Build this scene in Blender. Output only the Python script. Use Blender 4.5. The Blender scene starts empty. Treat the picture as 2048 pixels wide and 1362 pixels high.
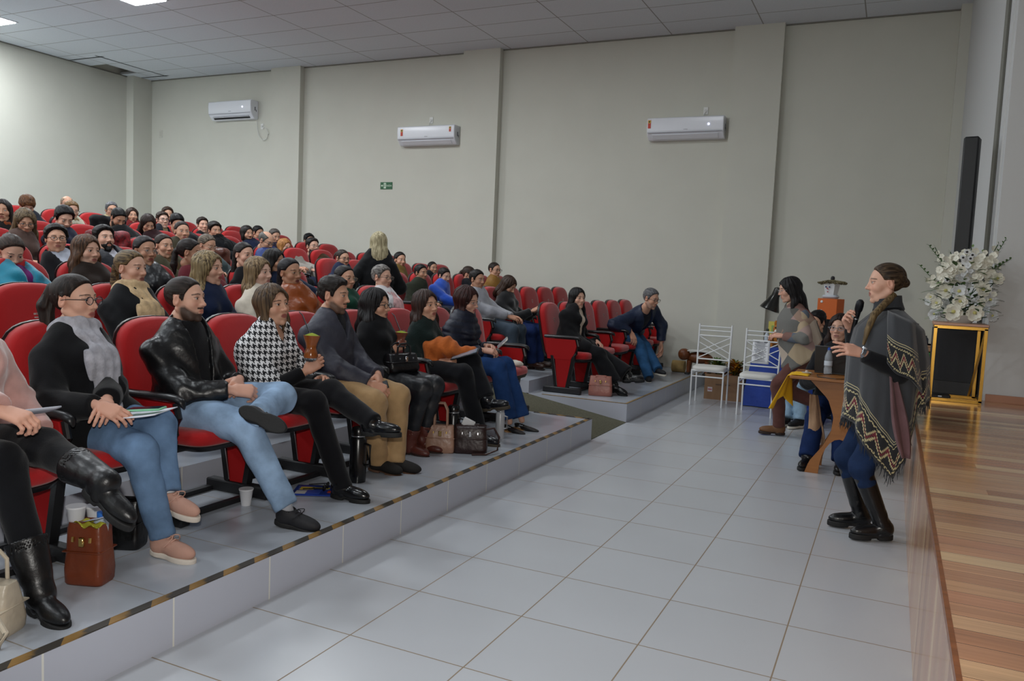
import bpy, math, random
import numpy as np
from math import sin, cos, pi, radians as RD
from mathutils import Vector, Matrix
random.seed(7)
SC = bpy.context.scene
COL = SC.collection

# ------------------------------------------------------------------ camera
FPX = 1600.47
YAW, PITCH, ROLL = -0.4417, -0.0841, 0.0439
CAM = np.array([0.0, 0.0, 1.52])
def _cam_axes():
    f0 = np.array([sin(YAW), cos(YAW), 0.0]); r = np.array([cos(YAW), -sin(YAW), 0.0]); u = np.array([0, 0, 1.0])
    f = f0*cos(PITCH)+u*sin(PITCH); u2 = u*cos(PITCH)-f0*sin(PITCH)
    return r*cos(ROLL)+u2*sin(ROLL), u2*cos(ROLL)-r*sin(ROLL), f
RX, UX, FX = _cam_axes()
cd = bpy.data.cameras.new('camera'); cam = bpy.data.objects.new('camera', cd); COL.objects.link(cam)
cd.sensor_width = 36.0; cd.lens = FPX/2048*36.0; cd.clip_start = 0.05; cd.clip_end = 100
cam.matrix_world = Matrix(((RX[0], UX[0], -FX[0], CAM[0]), (RX[1], UX[1], -FX[1], CAM[1]), (RX[2], UX[2], -FX[2], CAM[2]), (0, 0, 0, 1)))
SC.camera = cam
def at(px, py, X=None, Y=None, Z=None):
    """a point of the hall seen at a place of the photograph, on the plane X, Y or Z"""
    d = RX*(px-1024)/FPX + UX*(681-py)/FPX + FX
    t = (X-CAM[0])/d[0] if X is not None else (Y-CAM[1])/d[1] if Y is not None else (Z-CAM[2])/d[2]
    return CAM + d*t

# ------------------------------------------------------------------ world, lights, exposure
W = bpy.data.worlds.new('world'); SC.world = W; W.use_nodes = True
W.node_tree.nodes['Background'].inputs[0].default_value = (0.9, 0.95, 1.0, 1)
W.node_tree.nodes['Background'].inputs[1].default_value = 0.05
SC.view_settings.view_transform = 'Standard'; SC.view_settings.look = 'None'
SC.view_settings.gamma = 1.0; SC.view_settings.use_curve_mapping = False
SC.view_settings.exposure = 0.87
SC.cycles.use_denoising = True
SC.cycles.max_bounces = 6; SC.cycles.diffuse_bounces = 4; SC.cycles.glossy_bounces = 3
SC.cycles.transmission_bounces = 6; SC.cycles.transparent_max_bounces = 8
SC.cycles.caustics_reflective = False; SC.cycles.caustics_refractive = False
SC.cycles.sample_clamp_indirect = 4.0

ZC = 5.147          # ceiling height
YW = 12.0           # side wall
XB = -14.25         # back wall
XP = -2.449         # front edge of the first tier
Z1, TR, DR = 0.198, 0.137, 1.07
LAMPS = []
for lx in (-13.22, -9.89, -6.56, -3.23):
    for ly in (8.05, 4.05, 0.05, -3.95):
        LAMPS.append((lx, ly))
LAMP_W = 42.0
def area(name, loc, sx, sy, power, col=(1, 1, 1), rot=(0, 0, 0), spread=pi):
    l = bpy.data.lights.new(name, 'AREA'); l.shape = 'RECTANGLE'; l.size = sx; l.size_y = sy; l.energy = power; l.color = col; l.spread = spread
    o = bpy.data.objects.new(name, l); COL.objects.link(o); o.location = loc; o.rotation_euler = rot
    return o
for lx, ly in LAMPS:
    k = 1.0 if lx < -4 else 0.45
    area('panel_light', (lx, ly, ZC-0.03), 0.6, 0.6, LAMP_W*k, (0.90, 0.96, 1.0))
# the photographer's flash, just above the lens
fl = bpy.data.lights.new('camera_flash', 'SPOT'); fl.energy = 130; fl.shadow_soft_size = 0.03; fl.spot_size = RD(100); fl.spot_blend = 0.6; fl.color = (1.0, 0.97, 0.92)
flo = bpy.data.objects.new('camera_flash', fl); COL.objects.link(flo)
flo.matrix_world = cam.matrix_world.copy(); flo.location = Vector(CAM + UX*0.16 - RX*0.03)

# ------------------------------------------------------------------ materials
MATS = {}
def srgb(c):
    if isinstance(c, str):
        c = [int(c[i:i+2], 16)/255 for i in (0, 2, 4)]
    return tuple(x/12.92 if x <= 0.04045 else ((x+0.055)/1.055)**2.4 for x in c)
def newmat(name):
    m = bpy.data.materials.new(name); m.use_nodes = True
    nt = m.node_tree; b = nt.nodes['Principled BSDF']
    return m, nt, b
def nd(nt, t, **kw):
    n = nt.nodes.new(t)
    for k, v in kw.items():
        if k in n.inputs.keys() if isinstance(k, str) else False: n.inputs[k].default_value = v
        else: setattr(n, k, v)
    return n
def inp(n, **kw):
    for k, v in kw.items(): n.inputs[k.replace('_', ' ')].default_value = v
    return n
def mat(col, rough=0.6, metal=0.0, spec=0.5, bump=0.0, bscale=60.0, var=0.0, vscale=8.0, stretch=(1, 1, 1), sheen=0.0, coat=0.0, alpha=None, emit=None, key=None):
    k = ('m', col, rough, metal, spec, bump, bscale, var, vscale, stretch, sheen, coat, alpha, emit)
    if k in MATS: return MATS[k]
    m, nt, b = newmat(key or 'surface')
    c = srgb(col)
    b.inputs['Base Color'].default_value = (*c, 1); b.inputs['Roughness'].default_value = rough; b.inputs['Metallic'].default_value = metal
    b.inputs['Specular IOR Level'].default_value = spec; b.inputs['Sheen Weight'].default_value = sheen; b.inputs['Coat Weight'].default_value = coat
    if emit: b.inputs['Emission Color'].default_value = (*c, 1); b.inputs['Emission Strength'].default_value = emit
    if alpha is not None: b.inputs['Alpha'].default_value = alpha
    if bump or var:
        tc = nt.nodes.new('ShaderNodeTexCoord'); mp = nt.nodes.new('ShaderNodeMapping'); mp.inputs['Scale'].default_value = stretch
        nt.links.new(tc.outputs['Object'], mp.inputs['Vector'])
        if bump:
            n = nt.nodes.new('ShaderNodeTexNoise'); n.inputs['Scale'].default_value = bscale; n.inputs['Detail'].default_value = 3
            nt.links.new(mp.outputs[0], n.inputs['Vector'])
            bp = nt.nodes.new('ShaderNodeBump'); bp.inputs['Strength'].default_value = bump; bp.inputs['Distance'].default_value = 0.3/bscale
            nt.links.new(n.outputs['Fac'], bp.inputs['Height']); nt.links.new(bp.outputs[0], b.inputs['Normal'])
        if var:
            n = nt.nodes.new('ShaderNodeTexNoise'); n.inputs['Scale'].default_value = vscale; n.inputs['Detail'].default_value = 4
            nt.links.new(mp.outputs[0], n.inputs['Vector'])
            cr = nt.nodes.new('ShaderNodeValToRGB'); e = cr.color_ramp.elements
            e[0].position = 0.3; e[1].position = 0.7
            e[0].color = (*[max(0, x*(1-var)) for x in c], 1); e[1].color = (*[min(1, x*(1+var)) for x in c], 1)
            nt.links.new(n.outputs['Fac'], cr.inputs[0]); nt.links.new(cr.outputs[0], b.inputs['Base Color'])
    MATS[k] = m
    return m
def fabric(col, **k):
    a = dict(rough=0.92, spec=0.2, bump=0.35, bscale=120, var=0.12, vscale=14, sheen=0.1); a.update(k); return mat(col, **a)
def leather(col, **k):
    a = dict(rough=0.36, spec=0.5, bump=0.28, bscale=14, var=0.15, vscale=9); a.update(k); return mat(col, **a)
def denim(col): return mat(col, rough=0.9, spec=0.15, bump=0.3, bscale=50, var=0.35, vscale=7)
def hairmat(col, axis='z', streak=None):
    k = ('hair', col, axis, streak)
    if k in MATS: return MATS[k]
    m, nt, b = newmat('hair_strands')
    c = tuple(x*1.0+0.001 for x in srgb(col)); s = srgb(streak) if streak else tuple(min(1, x*1.9+0.004) for x in c)
    tc = nt.nodes.new('ShaderNodeTexCoord'); mp = nt.nodes.new('ShaderNodeMapping')
    mp.inputs['Scale'].default_value = (95, 95, 5) if axis == 'z' else (6, 95, 95)
    n = nt.nodes.new('ShaderNodeTexNoise'); n.inputs['Scale'].default_value = 1.0; n.inputs['Detail'].default_value = 3; n.inputs['Distortion'].default_value = 0.4
    nt.links.new(tc.outputs['Object'], mp.inputs['Vector']); nt.links.new(mp.outputs[0], n.inputs['Vector'])
    cr = nt.nodes.new('ShaderNodeValToRGB'); e = cr.color_ramp.elements; e[0].position = 0.34; e[1].position = 0.74
    e[0].color = (*[x*0.5 for x in c], 1); e[1].color = (*s, 1)
    nt.links.new(n.outputs['Fac'], cr.inputs[0]); nt.links.new(cr.outputs[0], b.inputs['Base Color'])
    bp = nt.nodes.new('ShaderNodeBump'); bp.inputs['Strength'].default_value = 0.6; bp.inputs['Distance'].default_value = 0.004
    nt.links.new(n.outputs['Fac'], bp.inputs['Height']); nt.links.new(bp.outputs[0], b.inputs['Normal'])
    b.inputs['Roughness'].default_value = 0.5; b.inputs['Specular IOR Level'].default_value = 0.22
    MATS[k] = m; return m
def skinmat():
    if 'skin' in MATS: return MATS['skin']
    m, nt, b = newmat('skin')
    a = nt.nodes.new('ShaderNodeAttribute'); a.attribute_name = 'tone'
    nt.links.new(a.outputs['Color'], b.inputs['Base Color'])
    b.inputs['Roughness'].default_value = 0.5; b.inputs['Specular IOR Level'].default_value = 0.35
    b.inputs['Subsurface Weight'].default_value = 0.0
    MATS['skin'] = m; return m

# ------------------------------------------------------------------ mesh helpers
class MB:
    """collects shapes and links them as one mesh object"""
    def __init__(s): s.v = []; s.f = []; s.mi = []; s.cur = 0; s.uv = None
    def add(s, vs, fs):
        o = len(s.v); s.v += [tuple(v) for v in vs]; s.f += [tuple(i+o for i in f) for f in fs]; s.mi += [s.cur]*len(fs); return s
    def box(s, c, h, rot=None, bev=0.0):
        """box centred on c with half sizes h"""
        hx, hy, hz = h
        if bev <= 0:
            vs = [Vector((x*hx, y*hy, z*hz)) for x in (-1, 1) for y in (-1, 1) for z in (-1, 1)]
            fs = [(0, 1, 3, 2), (4, 6, 7, 5), (0, 4, 5, 1), (2, 3, 7, 6), (0, 2, 6, 4), (1, 5, 7, 3)]
        else:
            b = min(bev, hx*.95, hy*.95, hz*.95); vs = []; idx = {}
            for x in (-1, 1):
                for y in (-1, 1):
                    for z in (-1, 1):
                        for ax in range(3):
                            p = [x*(hx-b), y*(hy-b), z*(hz-b)]; p[ax] = (x*hx, y*hy, z*hz)[ax]
                            idx[(x, y, z, ax)] = len(vs); vs.append(Vector(p))
            fs = []
            for ax in range(3):
                a1, a2 = [a for a in range(3) if a != ax]
                for sg in (-1, 1):
                    q = []
                    for (u, w) in ((-1, -1), (1, -1), (1, 1), (-1, 1)):
                        k = [0, 0, 0]; k[ax] = sg; k[a1] = u; k[a2] = w; q.append(idx[(*k, ax)])
                    if (sg > 0) != (ax != 1): q = q[::-1]
                    fs.append(tuple(q))
            for ax in range(3):
                a1, a2 = [a for a in range(3) if a != ax]
                for u in (-1, 1):
                    for w in (-1, 1):
                        k0 = [0, 0, 0]; k0[a1] = u; k0[a2] = w; k1 = list(k0); k0[ax] = -1; k1[ax] = 1
                        q = (idx[(*k0, a1)], idx[(*k1, a1)], idx[(*k1, a2)], idx[(*k0, a2)])
                        fs.append(q)
            for x in (-1, 1):
                for y in (-1, 1):
                    for z in (-1, 1): fs.append((idx[(x, y, z, 0)], idx[(x, y, z, 1)], idx[(x, y, z, 2)]))
        c = Vector(c)
        vs = [(rot @ v if rot is not None else v) + c for v in vs]
        return s.add(vs, fs)
    def ring(s, pts):
        pass
    def loft(s, rings, close_u=True, cap=True):
        n = len(rings[0]); vs = [p for r in rings for p in r]; fs = []
        for i in range(len(rings)-1):
            for j in range(n if close_u else n-1):
                a = i*n+j; b = i*n+(j+1) % n; fs.append((a, b, b+n, a+n))
        if cap: fs.append(tuple(range(n))[::-1]); fs.append(tuple((len(rings)-1)*n+i for i in range(n)))
        return s.add(vs, fs)
    def tube(s, pts, r, n=8, cap=True, flat=None):
        pts = [Vector(p) for p in pts]; rings = []; up = Vector((0, 0, 1))
        for i, p in enumerate(pts):
            t = (pts[min(i+1, len(pts)-1)]-pts[max(i-1, 0)]).normalized()
            a = t.cross(up)
            if a.length < 1e-3: a = t.cross(Vector((1, 0, 0)))
            a.normalize(); b = a.cross(t).normalized()
            rr = r[i] if isinstance(r, (list, tuple)) else r
            fl_ = flat or 1.0
            rings.append([p + a*rr*cos(2*pi*k/n) + b*rr*fl_*sin(2*pi*k/n) for k in range(n)])
        return s.loft(rings, True, cap)
    def cyl(s, a, b, r, r2=None, n=16): return s.tube([a, b], [r, r if r2 is None else r2], n)
    def lathe(s, prof, c=(0, 0, 0), n=20, axis=None):
        """prof: list of (radius, height)"""
        c = Vector(c)
        q = axis if axis is not None else Matrix.Identity(3)
        rings = [[c + q @ Vector((r*cos(2*pi*k/n), r*sin(2*pi*k/n), z)) for k in range(n)] for r, z in prof]
        return s.loft(rings, True, True)
    def prism(s, outline, d, plane='xz', c=(0, 0, 0)):
        """outline of 2D points extruded by +-d along the third axis"""
        n = len(outline); c = Vector(c); out = []
        for sg in (-1, 1):
            for (a, b) in outline:
                p = {'xz': (a, sg*d, b), 'xy': (a, b, sg*d), 'yz': (sg*d, a, b)}[plane]
                out.append(Vector(p)+c)
        fs = [tuple(range(n))[::-1], tuple(range(n, 2*n))] + [(i, (i+1) % n, n+(i+1) % n, n+i) for i in range(n)]
        return s.add(out, fs)
    def sphere(s, c, r, n=12, sc=(1, 1, 1)):
        c = Vector(c); rings = []
        for i in range(1, n):
            t = pi*i/n
            rings.append([c+Vector((r*sc[0]*sin(t)*cos(2*pi*k/(n*2)), r*sc[1]*sin(t)*sin(2*pi*k/(n*2)), -r*sc[2]*cos(t))) for k in range(n*2)])
        return s.loft(rings, True, True)
    def grid(s, fn, nu, nv):
        vs = [fn(i/nu, j/nv) for i in range(nu+1) for j in range(nv+1)]
        fs = [(i*(nv+1)+j, (i+1)*(nv+1)+j, (i+1)*(nv+1)+j+1, i*(nv+1)+j+1) for i in range(nu) for j in range(nv)]
        return s.add(vs, fs)
    def build(s, name, m, parent=None, smooth=True, bevel=0.0, sub=0, solid=0.0, angle=40):
        me = bpy.data.meshes.new(name); me.from_pydata([tuple(v) for v in s.v], [], s.f)
        ms = m if isinstance(m, (list, tuple)) else [m]
        for x in ms: me.materials.append(x)
        me.polygons.foreach_set('material_index', s.mi)
        import bmesh
        bm = bmesh.new(); bm.from_mesh(me); bmesh.ops.recalc_face_normals(bm, faces=bm.faces); bm.to_mesh(me); bm.free()
        if smooth:
            me.polygons.foreach_set('use_smooth', [True]*len(me.polygons))
            if angle < 180: me.set_sharp_from_angle(angle=RD(angle))
        me.update()
        o = bpy.data.objects.new(name, me); COL.objects.link(o)
        if parent is not None: o.parent = parent
        if solid: md = o.modifiers.new('t', 'SOLIDIFY'); md.thickness = solid
        if bevel: md = o.modifiers.new('b', 'BEVEL'); md.width = bevel; md.segments = 2; md.limit_method = 'ANGLE'
        if sub: md = o.modifiers.new('s', 'SUBSURF'); md.levels = sub; md.render_levels = sub
        return o
def tag(o, label=None, cat=None, group=None, kind=None):
    if label: o['label'] = label
    if cat: o['category'] = cat
    if group: o['group'] = group
    if kind: o['kind'] = kind
    return o
def empty(name, loc=(0, 0, 0), rz=0.0, label=None, cat=None, group=None):
    o = bpy.data.objects.new(name, None); COL.objects.link(o); o.location = tuple(loc); o.rotation_euler = (0, 0, rz)
    o.empty_display_size = 0.1
    return tag(o, label, cat, group)
def children(o): return [c for c in bpy.data.objects if c.parent is o]
def Rz(a): return Matrix.Rotation(a, 3, 'Z')
def text_obj(s, size, loc, rot, m, name, parent, depth=0.0006, align='CENTER'):
    cu = bpy.data.curves.new(name, 'FONT'); cu.body = s; cu.size = size; cu.extrude = depth; cu.align_x = align; cu.align_y = 'CENTER'
    o = bpy.data.objects.new(name, cu); COL.objects.link(o); o.location = loc; o.rotation_euler = rot; cu.materials.append(m)
    bpy.context.view_layer.update()
    me = bpy.data.meshes.new_from_object(o); me.name = name
    q = bpy.data.objects.new(name, me); COL.objects.link(q); q.location = loc; q.rotation_euler = rot; bpy.data.objects.remove(o)
    if parent is not None: q.parent = parent
    return q

# ------------------------------------------------------------------ the hall
def grid_mat(name, base, line, sx, sy, ox, oy, lw, axes='XY', rough=0.3, var=0.05, spec=0.5, vscale=1.2, linebump=0.0, grain=0.0):
    """tiles with joints, laid in world metres"""
    m, nt, b = newmat(name); L = nt.links
    g = nt.nodes.new('ShaderNodeNewGeometry'); sp = nt.nodes.new('ShaderNodeSeparateXYZ'); L.new(g.outputs['Position'], sp.inputs[0])
    def mth(op, a, bv=None):
        n = nt.nodes.new('ShaderNodeMath'); n.operation = op
        for i, x in enumerate([a, bv]):
            if x is None: continue
            if isinstance(x, (int, float)): n.inputs[i].default_value = x
            else: L.new(x, n.inputs[i])
        return n.outputs[0]
    masks = []; cells = []
    for ax, s_, o_ in ((axes[0], sx, ox), (axes[1], sy, oy)):
        if s_ is None: continue
        q = mth('DIVIDE', mth('SUBTRACT', sp.outputs[ax], o_), s_)
        fr = mth('FRACT', q); cells.append(mth('FLOOR', q))
        d = mth('MINIMUM', fr, mth('SUBTRACT', 1.0, fr))
        masks.append(mth('LESS_THAN', mth('MULTIPLY', d, s_), lw))
    mk = masks[0] if len(masks) == 1 else mth('MAXIMUM', masks[0], masks[1])
    cv = nt.nodes.new('ShaderNodeCombineXYZ'); L.new(cells[0], cv.inputs[0])
    if len(cells) > 1: L.new(cells[1], cv.inputs[1])
    wn = nt.nodes.new('ShaderNodeTexWhiteNoise'); L.new(cv.outputs[0], wn.inputs['Vector'])
    ns = nt.nodes.new('ShaderNodeTexNoise'); ns.inputs['Scale'].default_value = vscale; ns.inputs['Detail'].default_value = 5; L.new(g.outputs['Position'], ns.inputs['Vector'])
    v = mth('ADD', mth('MULTIPLY', mth('SUBTRACT', wn.outputs[0], 0.5), var), mth('MULTIPLY', mth('SUBTRACT', ns.outputs['Fac'], 0.5), var*2))
    if grain:
        n3 = nt.nodes.new('ShaderNodeTexNoise'); n3.inputs['Scale'].default_value = 160; n3.inputs['Detail'].default_value = 2; L.new(g.outputs['Position'], n3.inputs['Vector'])
        v = mth('ADD', v, mth('MULTIPLY', mth('SUBTRACT', n3.outputs['Fac'], 0.5), grain))
    vv = mth('ADD', v, 1.0)
    mx = nt.nodes.new('ShaderNodeMix'); mx.data_type = 'RGBA'; mx.blend_type = 'MULTIPLY'; mx.inputs[0].default_value = 1.0
    mx.inputs[6].default_value = (*srgb(base), 1); L.new(vv, mx.inputs[7])
    m2 = nt.nodes.new('ShaderNodeMix'); m2.data_type = 'RGBA'; L.new(mk, m2.inputs[0]); L.new(mx.outputs[2], m2.inputs[6]); m2.inputs[7].default_value = (*srgb(line), 1)
    L.new(m2.outputs[2], b.inputs['Base Color'])
    r = mth('ADD', mth('MULTIPLY', mk, 0.5), rough); L.new(r, b.inputs['Roughness'])
    b.inputs['Specular IOR Level'].default_value = spec
    bp = nt.nodes.new('ShaderNodeBump'); bp.inputs['Strength'].default_value = 0.5; bp.inputs['Distance'].default_value = 0.002
    L.new(mth('SUBTRACT', 1.0, mk), bp.inputs['Height']); L.new(bp.outputs[0], b.inputs['Normal'])
    return m
TS = 0.5348; TX0, TY0 = -1.9219, 3.1586
M_floor = grid_mat('floor_tiles', 'b9bcc1', '8a7a66', TS, 0.5344, TX0, TY0, 0.003, rough=0.24, var=0.04)
M_tier = grid_mat('tier_tiles', 'aeb3bb', '8d857a', TS, 0.5344, XP, 2.1921, 0.0028, rough=0.22, var=0.05)
M_riser = grid_mat('riser_tiles', 'b8bcc8', 'dcdcd4', TS, None, 2.1921, 0, 0.0040, axes='YY', rough=0.3, var=0.04)
M_ceil = grid_mat('ceiling_panels', 'd6dbe0', '9a9a98', 1.325, 0.67, -8.56, 12.07, 0.008, rough=0.95, var=0.03, spec=0.1, vscale=40, grain=0.25)
M_wall = mat('cbcabf', rough=0.9, spec=0.2, var=0.02, vscale=2, bump=0.15, bscale=90)
M_wall2 = mat('c8c9c8', rough=0.85, spec=0.2, bump=0.12, bscale=90)
M_ramp = mat('5a584a', rough=0.95, spec=0.1, bump=0.6, bscale=180, var=0.2, vscale=60)
def struct(name, mb, m, **k):
    o = mb.build(name, m, **k); o['kind'] = 'structure'; return o
struct('floor', MB().box((-7.0, 3.5, -0.05), (9.5, 9.0, 0.05)), M_floor, smooth=False)
# side wall with pilasters
struct('wall_far', MB().box((-6.5, YW+0.1, 2.7), (9.5, 0.1, 2.9)), M_wall, smooth=False)
for x0, x1 in ((-10.86, -10.16), (-6.73, -6.05), (-2.32, -1.64)):
    struct('pilaster', MB().box(((x0+x1)/2, YW-0.06, 2.62), ((x1-x0)/2, 0.065, 2.62)), M_wall, smooth=False)
struct('pilaster', MB().box((-14.35, YW-0.2, 2.62), (0.2, 0.25, 2.62)), M_wall, smooth=False)
struct('pilaster', MB().box((0.62, YW-0.1, 2.62), (0.12, 0.12, 2.62)), M_wall, smooth=False)
struct('wall_back', MB().box((XB-0.2, 3.5, 2.7), (0.1, 9.5, 2.9)), M_wall, smooth=False)
struct('wall_near', MB().box((-6.5, -5.6, 2.7), (9.5, 0.1, 2.9)), M_wall, smooth=False)
# ceiling with one open tile in the back corner
hx0, hx1, hy0, hy1 = -14.4, -13.88, 10.72, 11.4
cb = MB()
for (a, b, c, d) in ((-16, hx0, -6, 12.2), (hx1, 0.7, -6, 12.2), (hx0, hx1, -6, hy0), (hx0, hx1, hy1, 12.2)):
    cb.box(((a+b)/2, (c+d)/2, ZC+0.02), ((b-a)/2, (d-c)/2, 0.02))
struct('ceiling', cb, M_ceil, smooth=False)
struct('ceiling_void', MB().box((-14.1, 11.0, ZC+0.55), (0.7, 0.8, 0.02)).box((-14.1, 11.75, ZC+0.3), (0.7, 0.02, 0.3)).box((-14.1, 10.3, ZC+0.3), (0.7, 0.02, 0.3)).box((-13.5, 11.0, ZC+0.3), (0.02, 0.8, 0.3)), mat('0b0b0b', rough=0.95, spec=0.05), smooth=False)  # near-black lining: the shade inside the opening is put into its colour
struct('ceiling_edge', MB().box((-6.5, YW-0.012, ZC-0.008), (8.2, 0.012, 0.009)).box((XB-0.09, 3, ZC-0.008), (0.012, 9, 0.009)), mat('7c7a72', rough=0.7), smooth=False)
# stage: proscenium wall and opening
struct('wall_stage', MB().box((0.72, 9.4, 2.6), (0.1, 2.60, 2.6)), M_wall2, smooth=False)
struct('wall_wing', MB().box((2.9, 6.82, 3.2), (2.27, 0.16, 2.6)), M_wall2, smooth=False)
struct('trim_1', MB().box((2.9, 6.65, 0.775), (2.25, 0.012, 0.025)), mat('a8765a', rough=0.5), smooth=False)
struct('trim_2', MB().box((0.606, 8.2, 0.77), (0.012, 1.1, 0.02)), mat('a8765a', rough=0.5), smooth=False)
struct('trim_3', MB().tube([(0.602, 7.04, 0.8), (0.602, 7.04, 5.14)], 0.018, 6), mat('77776f', rough=0.7))
def wood_mat():
    m, nt, b = newmat('stage_boards'); L = nt.links
    g = nt.nodes.new('ShaderNodeNewGeometry'); sp = nt.nodes.new('ShaderNodeSeparateXYZ'); L.new(g.outputs['Position'], sp.inputs[0])
    def mth(op, a, bv=None):
        n = nt.nodes.new('ShaderNodeMath'); n.operation = op
        for i, x in enumerate([a, bv]):
            if x is None: continue
            if isinstance(x, (int, float)): n.inputs[i].default_value = x
            else: L.new(x, n.inputs[i])
        return n.outputs[0]
    q = mth('DIVIDE', sp.outputs['Y'], 0.086); cell = mth('FLOOR', q); fr = mth('FRACT', q)
    cv = nt.nodes.new('ShaderNodeCombineXYZ'); L.new(cell, cv.inputs[0]); L.new(mth('FLOOR', mth('MULTIPLY', mth('ADD', sp.outputs['X'], mth('MULTIPLY', cell, 0.37)), 0.45)), cv.inputs[1])
    wn = nt.nodes.new('ShaderNodeTexWhiteNoise'); L.new(cv.outputs[0], wn.inputs['Vector'])
    cr = nt.nodes.new('ShaderNodeValToRGB'); cr.color_ramp.interpolation = 'LINEAR'; e = cr.color_ramp.elements
    e[0].position = 0.0; e[0].color = (*srgb('9a6848'), 1); e[1].position = 1.0; e[1].color = (*srgb('d8b48a'), 1)
    for p, c in ((0.25, 'ac7a58'), (0.45, 'bd9068'), (0.62, 'b07858'), (0.8, 'c8a47a')):
        x = e.new(p); x.color = (*srgb(c), 1)
    L.new(wn.outputs[0], cr.inputs[0])
    mp = nt.nodes.new('ShaderNodeMapping'); mp.inputs['Scale'].default_value = (1.4, 55, 1.4); L.new(g.outputs['Position'], mp.inputs[0])
    ns = nt.nodes.new('ShaderNodeTexNoise'); ns.inputs['Scale'].default_value = 1.6; ns.inputs['Detail'].default_value = 5; L.new(mp.outputs[0], ns.inputs['Vector'])
    gr = mth('ADD', mth('MULTIPLY', ns.outputs['Fac'], 0.9), 0.55)
    mx = nt.nodes.new('ShaderNodeMix'); mx.data_type = 'RGBA'; mx.blend_type = 'MULTIPLY'; mx.inputs[0].default_value = 1.0; L.new(cr.outputs[0], mx.inputs[6]); L.new(gr, mx.inputs[7])
    jn = mth('LESS_THAN', fr, 0.025)
    m2 = nt.nodes.new('ShaderNodeMix'); m2.data_type = 'RGBA'; L.new(jn, m2.inputs[0]); L.new(mx.outputs[2], m2.inputs[6]); m2.inputs[7].default_value = (*srgb('4a2c18'), 1)
    L.new(m2.outputs[2], b.inputs['Base Color'])
    b.inputs['Roughness'].default_value = 0.2; b.inputs['Specular IOR Level'].default_value = 0.5
    b.inputs['Coat Weight'].default_value = 0.3; b.inputs['Coat Roughness'].default_value = 0.12
    return m
M_stage = wood_mat()
struct('stage_floor', MB().box((2.7, 3.0, 0.735), (2.53, 9.0, 0.015)), M_stage, smooth=False)
struct('stage_front', MB().box((0.2, 3.0, 0.36), (0.02, 9.0, 0.36)), M_stage, smooth=False)
struct('stage_edge', MB().box((0.176, 3.0, 0.740), (0.006, 9.0, 0.0105)), mat('7e4a28', rough=0.3, var=0.3, vscale=6, stretch=(1, 8, 1)), smooth=False)
# tiers: near block and far block, a ramp between them
NR = 9
YA, YB = 7.0, 8.08
for r in range(NR):
    x1 = XP - r*DR if r == 0 else XP-0.07-r*DR
    z = Z1+TR*r; x0 = x1-DR-0.1 if r < NR-1 else -14.4
    for (ya, yb) in (((-5.5, YA), (YB, YW)) if r < 5 else ((-5.5, YW),)):
        t = MB(); t.box(((x0+x1)/2, (ya+yb)/2, z/2), ((x1-x0)/2, (yb-ya)/2, z/2))
        o = struct('tier_step', t, [M_tier, M_riser], smooth=False)
        for p in o.data.polygons:
            if abs(p.normal.z) < 0.5: p.material_index = 1
rp = MB(); XR = XP-0.07-5*DR+0.01; zr = Z1+TR*5-0.02
rp.prism([(XP, 0.0), (XP, 0.004), (XR, zr+0.02), (XR, 0.0)], (YB-YA)/2, 'xz', (0, (YA+YB)/2, 0))
struct('aisle_ramp', rp, M_ramp, smooth=False)
# hazard tape on the nosing: yellow and black slanted bars
def tape_mat():
    m, nt, b = newmat('tape'); L = nt.links
    g = nt.nodes.new('ShaderNodeNewGeometry'); sp = nt.nodes.new('ShaderNodeSeparateXYZ'); L.new(g.outputs['Position'], sp.inputs[0])
    n = nt.nodes.new('ShaderNodeMath'); n.operation = 'ADD'; L.new(sp.outputs['X'], n.inputs[0]); L.new(sp.outputs['Y'], n.inputs[1])
    d = nt.nodes.new('ShaderNodeMath'); d.operation = 'MULTIPLY'; d.inputs[1].default_value = 5.5; L.new(n.outputs[0], d.inputs[0])
    f = nt.nodes.new('ShaderNodeMath'); f.operation = 'FRACT'; L.new(d.outputs[0], f.inputs[0])
    ns = nt.nodes.new('ShaderNodeTexNoise'); ns.inputs['Scale'].default_value = 35; ns.inputs['Detail'].default_value = 4; L.new(g.outputs['Position'], ns.inputs['Vector'])
    a = nt.nodes.new('ShaderNodeMath'); a.operation = 'MULTIPLY_ADD'; a.inputs[1].default_value = 0.35; L.new(ns.outputs['Fac'], a.inputs[0]); L.new(f.outputs[0], a.inputs[2])
    cr = nt.nodes.new('ShaderNodeValToRGB'); e = cr.color_ramp.elements; e[0].position = 0.55; e[0].color = (*srgb('7c5e2e'), 1); e[1].position = 0.68; e[1].color = (*srgb('37322b'), 1)
    x = e.new(0.3); x.color = (*srgb('8e6c38'), 1)
    L.new(a.outputs[0], cr.inputs[0]); L.new(cr.outputs[0], b.inputs['Base Color']); b.inputs['Roughness'].default_value = 0.6
    return m
M_tape = tape_mat()
M_trimbrown = mat('8a7148', rough=0.6, var=0.3, vscale=20)
o = MB().box((XP-0.021, (YA-5.5)/2, Z1+0.002), (0.021, (YA+5.5)/2, 0.0025)).build('hazard_tape', M_tape, smooth=False)
tag(o, 'yellow and black hazard tape along the long edge of the near tier', 'tape')
o = MB().box((XP-0.3, YA-0.02, Z1+0.002), (0.28, 0.018, 0.0025)).build('hazard_tape', M_tape, smooth=False)
tag(o, 'short strip of hazard tape across the tier end beside the ramp', 'tape')
struct('trim_4', MB().box((XP-0.012, (YB+YW)/2, Z1+0.002), (0.012, (YW-YB)/2, 0.003)).box((XP-0.5, YB+0.008, Z1+0.002), (0.48, 0.008, 0.003)), M_trimbrown, smooth=False)

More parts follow.
